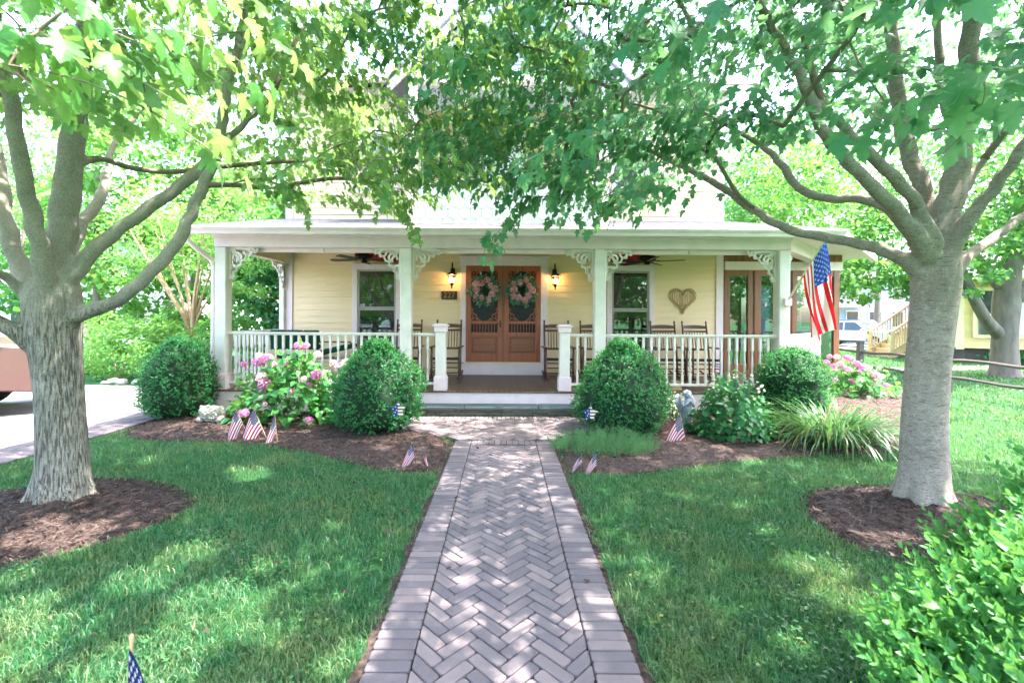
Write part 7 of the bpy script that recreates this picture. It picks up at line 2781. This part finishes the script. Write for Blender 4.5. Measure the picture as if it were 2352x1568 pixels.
# ------------------------------------------------------------------ cars
def car(label, loc, rotz, paint, L=4.5, Wd=1.8, Hh=1.6, group=None):
    """nose towards local +x"""
    r = thing('parked_car', label, 'car', loc, rotz, group)
    wr, wb = 0.34, L * 0.30
    x0, x1 = -L / 2, L / 2
    zb, zs = 0.28, 0.95
    def arch(cx):
        return [(cx + 0.40 * math.cos(R(a)), 0.33 + 0.40 * math.sin(R(a))) for a in range(0, 181, 20)]
    out_ = [(x1 - 0.06, zb), (x1, 0.45), (x1 - 0.02, 0.72), (x1 - 0.22, 0.88), (x1 - 0.95, zs + 0.02), (x0 + 0.15, zs + 0.05), (x0 + 0.02, 0.75), (x0, 0.45), (x0 + 0.06, zb)]
    out_ += list(reversed(arch(-wb)))
    out_ += list(reversed(arch(wb)))
    hw = Wd / 2
    n = len(out_)
    m = MB()
    def shr(p, f):
        return (p[0] * f[0], f[1] + (p[1] - f[1]) * f[2])
    lay = [(-hw, (0.965, 0.6, 0.90)), (-hw * 0.955, (1.0, 0.6, 1.0)), (hw * 0.955, (1.0, 0.6, 1.0)), (hw, (0.965, 0.6, 0.90))]
    vs = []
    for y, f in lay:
        vs += [(shr(p, f)[0], y, shr(p, f)[1]) for p in out_]
    fs = [tuple(range(n)), tuple(range(4 * n - 1, 3 * n - 1, -1))]
    for l in range(3):
        fs += [(l * n + i, l * n + (i + 1) % n, (l + 1) * n + (i + 1) % n, (l + 1) * n + i) for i in range(n)]
    m.add(vs, fs)
    body = fixn(m.build('body', paint, r, local=True))
    # cabin
    cab = [(x1 - 1.15, zs), (x1 - 1.85, Hh - 0.05), (x1 - 2.1, Hh), (x0 + 0.75, Hh - 0.02), (x0 + 0.45, Hh - 0.10), (x0 + 0.12, zs + 0.03)]
    c = len(cab)
    m = MB()
    t0, t1 = hw * 0.93, hw * 0.76
    def wy(z):
        return t0 + (t1 - t0) * (z - zs) / (Hh - zs)
    vs = [(x, -wy(z), z) for x, z in cab] + [(x, wy(z), z) for x, z in cab]
    m.add(vs, [tuple(range(c)), tuple(range(2 * c - 1, c - 1, -1))] + [(i, (i + 1) % c, (i + 1) % c + c, i + c) for i in range(c)])
    fixn(m.build('cabin', paint, r, local=True))
    def glass(pts, off=0.006):
        for s in (-1, 1):
            m = MB()
            m.add([(x, s * (wy(z) + off), z) for x, z in pts], [tuple(range(len(pts)))])
            m.build('side_window', 'autoglass', r, local=True)
    zt = Hh - 0.09
    glass([(x1 - 1.33, zs + 0.04), (x1 - 1.88, zt), (x1 - 2.42, zt), (x1 - 2.40, zs + 0.04)])
    glass([(x1 - 2.48, zs + 0.04), (x1 - 2.50, zt), (x0 + 1.05, zt - 0.01), (x0 + 0.95, zs + 0.05)])
    glass([(x0 + 0.88, zs + 0.06), (x0 + 0.96, zt - 0.01), (x0 + 0.72, zt - 0.03), (x0 + 0.42, zs + 0.08)])
    m = MB()
    m.add([(x1 - 1.19 + 0.008, -t0 * 0.93, zs + 0.035), (x1 - 1.19 + 0.008, t0 * 0.93, zs + 0.035), (x1 - 1.80 + 0.008, t1 * 0.97, Hh - 0.08), (x1 - 1.80 + 0.008, -t1 * 0.97, Hh - 0.08)], [(0, 1, 2, 3)])
    m.build('windscreen', 'autoglass', r, local=True)
    m = MB()
    m.add([(x0 + 0.14 - 0.008, -t0 * 0.9, zs + 0.10), (x0 + 0.14 - 0.008, t0 * 0.9, zs + 0.10), (x0 + 0.42 - 0.008, t1 * 0.95, Hh - 0.14), (x0 + 0.42 - 0.008, -t1 * 0.95, Hh - 0.14)], [(3, 2, 1, 0)])
    m.build('rear_window', 'autoglass', r, local=True)
    for sx in (-1, 1):
        for s in (-1, 1):
            m = MB()
            cxw, yw = sx * wb, s * (hw - 0.11)
            prof = [(0.20, -0.10), (0.31, -0.105), (wr, -0.08), (wr, 0.08), (0.31, 0.105), (0.20, 0.10)]
            vs, fs = [], []
            nn = 20
            for rr_, yo in prof:
                for k in range(nn):
                    a = 2 * math.pi * k / nn
                    vs.append((cxw + rr_ * math.cos(a), yw + yo, wr + rr_ * math.sin(a)))
            for i in range(len(prof) - 1):
                for k in range(nn):
                    a, b = i * nn + k, i * nn + (k + 1) % nn
                    fs.append((a, b, b + nn, a + nn))
            m.add(vs, fs)
            wh = m.build('wheel', 'tyre', r, True, local=True)
            m = MB()
            yo = yw + s * 0.085
            for k in range(5):
                a = 2 * math.pi * k / 5
                m.add([(cxw + 0.05 * math.cos(a - 0.9), yo, wr + 0.05 * math.sin(a - 0.9)), (cxw + 0.21 * math.cos(a - 0.22), yo, wr + 0.21 * math.sin(a - 0.22)), (cxw + 0.21 * math.cos(a + 0.22), yo, wr + 0.21 * math.sin(a + 0.22)), (cxw + 0.05 * math.cos(a + 0.9), yo, wr + 0.05 * math.sin(a + 0.9))], [(0, 1, 2, 3)])
            m.tube([(cxw + 0.215 * math.cos(a), yo, wr + 0.215 * math.sin(a)) for a in np.linspace(0, 2 * math.pi, 21)], 0.018, 5, cap=False)
            m.build('rim', 'rim', wh, local=True)
    for s in (-1, 1):
        m = MB()
        m.add([(x1 - 0.012, s * hw * 0.55, 0.66), (x1 - 0.10, s * hw * 0.93, 0.68), (x1 - 0.30, s * hw * 0.962, 0.80), (x1 - 0.22, s * hw * 0.6, 0.845)], [(0, 1, 2, 3)])
        m.v = [(p[0] + 0.012, p[1] * 1.01, p[2]) for p in m.v]
        m.build('headlight', 'headlamp', r, local=True)
        m = MB()
        m.box(x0 - 0.012, x0 + 0.10, s * hw * 0.70, s * hw * 0.955, 0.70, 0.86)
        m.build('tail_light', 'taillamp', r, local=True)
        m = MB()
        m.ell((x1 - 1.45, s * (hw + 0.08), zs + 0.06), (0.06, 0.10, 0.075), None, 10, 8)
        m.build('mirror', paint, r, True, local=True)
        m = MB()
        m.box(-wb + 0.43, wb - 0.43, s * (hw * 0.975), s * (hw + 0.006), 0.27, 0.40)
        m.build('sill_trim', 'blackplastic', r, local=True)
        for hx in (x1 - 2.30, x0 + 1.15):
            m = MB()
            m.bbox(hx - 0.10, hx + 0.10, s * (hw * 0.995), s * (hw + 0.03), 0.845, 0.875, b=0.008)
            m.build('door_handle', paint, r, local=True)
    m = MB()
    m.box(x1 - 0.04, x1 + 0.012, -hw * 0.5, hw * 0.5, 0.50, 0.66)
    m.build('grille', 'blackplastic', r, local=True)
    m = MB()
    m.box(x1 - 0.10, x1 + 0.025, -hw * 0.86, hw * 0.86, 0.30, 0.44)
    m.build('bumper', 'blackplastic', r, local=True)
    return r


tan = car('tan rose vehicle parked on the driveway behind the furrowed tree', (-9.7, 6.41, 0.014), R(38), 'rosepaint', 5.0, 1.9, 1.6, 'parked cars')
tan.scale = (1, 1, 1.22)
car('silver white hatchback parked beyond the split rail fence', (21.3, 27.6, 0.014), R(-62), 'silverpaint', 4.4, 1.8, 1.55, 'parked cars')
car('dark blue car parked behind the silver one', (24.3, 31.0, 0.014), R(-62), 'bluepaint', 4.6, 1.85, 1.65, 'parked cars')

# ------------------------------------------------------------------ neighbouring buildings
wb_ = thing('white_building', 'white clapboard building beyond the driveway on the left', 'building', (-22, 26, 0))
def wbp(name, mat, d, par=None):
    m = MB()
    m.box(*d)
    return m.build(name, mat, par or wb_)
wbp('wall', 'farwhite', (-34, -17.4, 26, 33, 0, 5.8))
m = MB()
m.add([(-34.4, 25.5, 5.75), (-17, 25.5, 5.75), (-17, 29.5, 8.0), (-34.4, 29.5, 8.0), (-17, 33.5, 5.75), (-34.4, 33.5, 5.75)], [(0, 1, 2, 3), (3, 2, 4, 5), (1, 4, 2), (0, 3, 5)])
m.build('roof', 'roof', wb_)
for k in range(7):
    for zz in (1.0, 3.6):
        x = -32.5 + k * 2.2
        f = wbp('window', 'white', (x - 0.06, x + 1.06, 25.93, 26.02, zz - 0.08, zz + 1.5))
        wbp('pane', 'autoglass', (x, x + 1.0, 25.90, 25.929, zz, zz + 1.42), f)

yc = thing('yellow_cottage', 'yellow cottage with red trimmed window behind the big far tree', 'house', (17.6, 17.6, 0))
def ycp(name, mat, d, par=None):
    m = MB()
    m.box(*d)
    return m.build(name, mat, par or yc)
wl = ycp('wall', 'yellow', (17.6, 28.0, 17.6, 25, 0.55, 3.35))
ycp('foundation', 'fence', (17.8, 27.9, 17.8, 24.9, 0.0, 0.55))
for k in range(20):
    m = MB()
    z = 0.55 + k * 0.14
    m.add([(17.58, 17.56, z), (28.02, 17.56, z), (28.02, 17.595, z + 0.14), (17.58, 17.595, z + 0.14), (17.58, 17.6, z), (28.02, 17.6, z)], [(0, 1, 2, 3), (4, 5, 1, 0)])
    m.build('siding_board', 'yellow', yc)
ycp('corner_board', 'yellowtrim', (17.5, 17.72, 17.50, 17.559, 0.5, 3.36))
for k, x in enumerate((18.1, 20.6, 23.2, 25.6)):
    rt = 'redtrim' if k >= 1 else 'yellowtrim'
    f = ycp('window', rt, (x - 0.14, x + 1.54, 17.47, 17.558, 0.95, 2.85))
    ycp('pane', 'autoglass', (x, x + 0.68, 17.44, 17.469, 1.08, 2.72), f)
    ycp('pane', 'blindw' if k == 0 else 'autoglass', (x + 0.74, x + 1.4, 17.44, 17.469, 1.08, 2.72), f)
m = MB()
m.add([(17.0, 16.7, 3.25), (28.6, 16.7, 3.25), (28.6, 21.3, 5.6), (17.0, 21.3, 5.6), (28.6, 25.9, 3.25), (17.0, 25.9, 3.25)], [(0, 1, 2, 3), (3, 2, 4, 5), (1, 4, 2), (0, 3, 5)])
m.build('roof', 'roof', yc)
ycp('fascia', 'yellowtrim', (17.0, 28.6, 16.64, 16.70, 3.10, 3.27))

yc.rotation_euler = (0, 0, R(-33))

# wooden outside stairs by the cottage
st = thing('wooden_stairs', 'new wooden outside stairs with pink handrail beside the cottage', 'stairs', (17.3, 21, 0))
def stp(name, mat, mb):
    return mb.build(name, mat, st)
nst = 9
sx, sy, rise, run = 16.4, 19.4, 0.185, 0.27
for k in range(nst):
    m = MB()
    m.box(sx + k * run, sx + (k + 1) * run + 0.03, sy, sy + 1.1, k * rise + rise - 0.04, k * rise + rise)
    stp('tread', 'newwood', m)
    m = MB()
    m.box(sx + k * run + 0.03, sx + k * run + 0.05, sy + 0.02, sy + 1.08, k * rise, k * rise + rise - 0.041)
    stp('riser', 'newwood', m)
for yy_ in (sy - 0.05, sy + 1.1):
    m = MB()
    m.prism([(sx - 0.05, 0.0), (sx + 0.25, 0.0), (sx + nst * run, nst * rise - 0.25), (sx + nst * run, nst * rise + 0.05), (sx - 0.05, 0.22)], yy_, yy_ + 0.05)
    fixn(stp('stringer', 'newwood', m))
    for xx_ in (sx, sx + nst * run - 0.1):
        zz = 0 if xx_ == sx else nst * rise
        m = MB()
        m.bbox(xx_, xx_ + 0.12, yy_ - 0.06, yy_ + 0.06, 0.0, zz + 1.15, b=0.008)
        stp('post', 'newwood', m)
    m = MB()
    m.prism([(sx, 1.0), (sx + nst * run, 1.0 + nst * rise), (sx + nst * run, 1.07 + nst * rise), (sx, 1.07)], yy_ - 0.05, yy_ + 0.07)
    fixn(stp('handrail', 'pink_rail', m))
    for k in range(20):
        x = sx + 0.18 + k * 0.115
        z = (x - sx) / run * rise
        m = MB()
        m.box(x, x + 0.035, yy_, yy_ + 0.03, z + 0.14, z + 1.0)
        stp('baluster', 'newwood', m)
m = MB()
m.box(sx + nst * run, 17.49 + 1.6, sy - 0.1, sy + 1.2, nst * rise - 0.1, nst * rise)
stp('landing', 'newwood', m)

bb = thing('blue_house', 'blue grey house far beyond the parked cars', 'house', (34, 46, 0))
def bbp(name, mat, d, par=None):
    m = MB()
    m.box(*d)
    return m.build(name, mat, par or bb)
bbp('wall', 'bluewall', (29, 44, 46, 54, 0, 6.0))
m = MB()
m.add([(28.5, 45.4, 5.9), (44.5, 45.4, 5.9), (44.5, 50, 8.8), (28.5, 50, 8.8), (44.5, 54.6, 5.9), (28.5, 54.6, 5.9)], [(0, 1, 2, 3), (3, 2, 4, 5), (1, 4, 2), (0, 3, 5)])
m.build('roof', 'roof', bb)
for k in range(6):
    for zz in (1.0, 3.7):
        x = 30 + k * 2.3
        f = bbp('window', 'white', (x - 0.1, x + 1.2, 45.92, 45.99, zz - 0.1, zz + 1.6))
        bbp('pane', 'autoglass', (x, x + 1.1, 45.88, 45.919, zz, zz + 1.5), f)
bbp('porch_roof', 'salmon', (28.8, 36, 44.0, 45.9, 2.9, 3.05))

# split rail fence
fx = 9.55
for k in range(7):
    y = 7.4 + k * 2.4
    o = thing('fence_post', 'weathered split rail fence post on the side lawn, number %s from the street' % ['one', 'two', 'three', 'four', 'five', 'six', 'seven'][k], 'post', (fx, y, 0), group='split rail fence posts')
    m = MB()
    m.bbox(fx - 0.07, fx + 0.07, y - 0.06, y + 0.06, -0.05, 0.98, b=0.012)
    m.build('shaft', 'fence', o)
    m = MB()
    m.bbox(fx - 0.085, fx + 0.085, y - 0.075, y + 0.075, 0.981, 1.01, b=0.008)
    m.build('cap', 'fence', o)
    if k < 6:
        for zi, zz in enumerate((0.36, 0.74)):
            m = MB()
            n = 7
            m.tube([(fx + 0.018 * math.sin(j * 1.9 + k), y + 0.06 + j * 2.28 / n, zz + 0.02 * math.sin(j * 1.3 + k * 2 + zi)) for j in range(n + 1)], [0.036 + 0.006 * math.sin(j * 2.2 + k) for j in range(n + 1)], 6)
            tag(m.build('fence_rail', 'fence'), 'weathered split rail, %s one of the %s bay of the side fence' % (('lower', 'upper')[zi], ['first', 'second', 'third', 'fourth', 'fifth', 'sixth'][k]), 'rail', 'split rails of the side fence')

# big old maple beyond the fence and trees further back
bg_tree('old_maple', 'big old maple with a thick brown trunk beyond the split rail fence', (14.2, 12.9, 0),
        [[(0, 0, -0.05, 0.42), (0.0, 0, 0.25, 0.32), (0, 0, 1.2, 0.28), (0.05, 0, 2.2, 0.30), (0.15, 0, 3.0, 0.24), (0.5, 0, 4.6, 0.20), (0.7, 0, 6.5, 0.1)],
         [(0.12, 0.16, 0.75, 0.12), (-0.12, 0.02, 1.15, 0.17), (-0.7, -0.2, 1.55, 0.15), (-1.25, -0.4, 2.1, 0.13), (-1.9, -0.5, 3.2, 0.11), (-2.8, -0.6, 4.2, 0.06)],
         [(0.1, 0, 2.2, 0.26), (1.0, -0.3, 2.9, 0.2), (2.2, -0.6, 3.6, 0.13), (3.2, -0.5, 4.8, 0.07)],
         [(0.0, 0, 2.5, 0.2), (-0.6, 0.4, 3.6, 0.14), (-1.2, 0.8, 5.2, 0.08)],
         [(-1.5, -0.4, 2.3, 0.06), (-3.0, -0.6, 2.6, 0.04), (-4.4, -0.8, 2.7, 0.02)]],
        [(-3.4, -0.5, 3.6, 1.9, 1.6, 1.1), (-1.5, 0, 5.2, 2.4, 2.2, 1.4), (1.5, -0.5, 5.0, 2.6, 2.2, 1.5), (0, 0, 7.2, 3.2, 2.8, 1.8), (3.2, -0.6, 4.2, 1.8, 1.6, 1.0), (-4.6, -0.6, 2.9, 1.3, 1.2, 0.55), (-2.2, -0.9, 2.7, 1.4, 1.0, 0.45), (-5.6, 0.6, 3.3, 1.5, 1.2, 0.8), (-4.2, 1.0, 4.6, 1.8, 1.4, 1.0), (-5.0, 1.5, 6.0, 1.8, 1.6, 1.2), (-3.4, 0.4, 2.5, 1.2, 0.8, 0.35), (-0.4, -1.0, 3.7, 1.5, 1.0, 0.7)],
        21000, (0.10, 0.16), 'midtree', 'bark_far', 130, 'trees right of the house')
more = [((10.6, 17.5, 0), [(0, 0, 5.4, 2.4, 2.0, 1.8), (0.6, 0, 7.6, 2.4, 2.0, 1.6), (-0.6, 0, 4.0, 1.5, 1.4, 1.0), (1.8, 0, 3.6, 1.5, 1.4, 0.9)], 7000, 'midtree', 'mid green tree just right of the house corner'),
        ((12.0, 24.0, 0), [(0, 0, 5.0, 2.2, 2.0, 2.2), (0, 0, 8.0, 2.0, 2.0, 1.8)], 4200, 'darktree', 'dark green tree further back right of the house'),
        ((27.0, 33.0, 0), [(0, 0, 6.5, 4.0, 3.0, 2.8), (1.5, 0, 9.5, 3.0, 2.5, 2.0)], 5200, 'bright', 'light green tree behind the parked cars'),
        ((19.5, 28.0, 0), [(0, 0, 7.0, 3.6, 3.0, 2.6), (0, 0, 10.0, 3.0, 2.6, 2.2)], 5200, 'midtree', 'green tree above the wooden stairs'),
        ((30.0, 24.0, 0), [(0, 0, 7.0, 4.0, 3.0, 3.0), (0, 0, 10.5, 3.0, 2.6, 2.2)], 4600, 'midtree', 'green tree behind the yellow cottage'),
        ((16.5, 36.0, 0), [(0, 0, 6.0, 4.0, 3.0, 3.0), (0, 0, 10.0, 3.4, 2.6, 2.4)], 4200, 'bright', 'light green tree far behind the parking lane')]
for i, (b, bl, nl, mt, lab) in enumerate(more):
    top = max(q[2] for q in bl)
    bg_tree('leafy_tree', lab, b, [[(0, 0, -0.05, 0.22), (0.05, 0, top * 0.3, 0.17), (0.1, 0, top * 0.65, 0.10), (0.0, 0, top, 0.03)], [(0.03, 0, top * 0.3, 0.10), (1.0, 0.2, top * 0.6, 0.04)], [(0.03, 0, top * 0.32, 0.10), (-1.0, -0.2, top * 0.62, 0.04)]], bl, nl, (0.14, 0.24), mt, 'bark_far', 140 + i, 'trees right of the house')
bg_tree('shrub', 'low dark juniper at the cottage wall', (18.6, 16.6, 0), [[(0, 0, 0, 0.03), (0.2, 0, 0.3, 0.01)]], [(0, 0, 0.22, 0.9, 0.5, 0.25)], 1500, (0.06, 0.12), 'darktree', 'bark_far', 150, None, 'shrub')

# across the street, behind the viewer: what the porch windows mirror
ws = thing('street_house', 'white house across the street mirrored in the porch windows', 'house', (-6, -22, 0))
def wsp(name, mat, d, par=None):
    m = MB()
    m.box(*d)
    return m.build(name, mat, par or ws)
wsp('wall', 'farwhite', (-14, 1, -30, -22, 0, 6.0))
m = MB()
m.add([(-14.5, -21.4, 5.9), (1.5, -21.4, 5.9), (1.5, -26, 8.6), (-14.5, -26, 8.6), (1.5, -30.6, 5.9), (-14.5, -30.6, 5.9)], [(0, 1, 2, 3), (3, 2, 4, 5), (1, 4, 2), (0, 3, 5)])
m.build('roof', 'roof', ws)
for k in range(5):
    for zz in (1.0, 3.8):
        x = -13 + k * 2.9
        f = wsp('window', 'white', (x - 0.1, x + 1.2, -21.99, -21.92, zz - 0.1, zz + 1.6))
        wsp('pane', 'autoglass', (x, x + 1.1, -21.919, -21.88, zz, zz + 1.5), f)
for i, (b, lab) in enumerate((((9.0, -13, 0), 'green street tree behind the viewer mirrored in the right window'), ((-9.0, -12.5, 0), 'green street tree behind the viewer mirrored in the left window'), ((20, -16, 0), 'green street tree behind the viewer mirrored in the sunroom panes'), ((14.5, -8.5, 0), 'nearer green street tree behind the viewer at the right'))):
    bg_tree('street_tree', lab, b, [[(0, 0, -0.05, 0.24), (0.05, 0, 2.2, 0.2), (0.1, 0, 5.5, 0.08)]], [(0, 0, 3.4, 3.0, 2.4, 2.0), (0.3, 0, 6.2, 2.8, 2.2, 2.0)], 4200, (0.22, 0.36), 'midtree', 'bark_far', 170 + i, 'street trees behind the viewer')
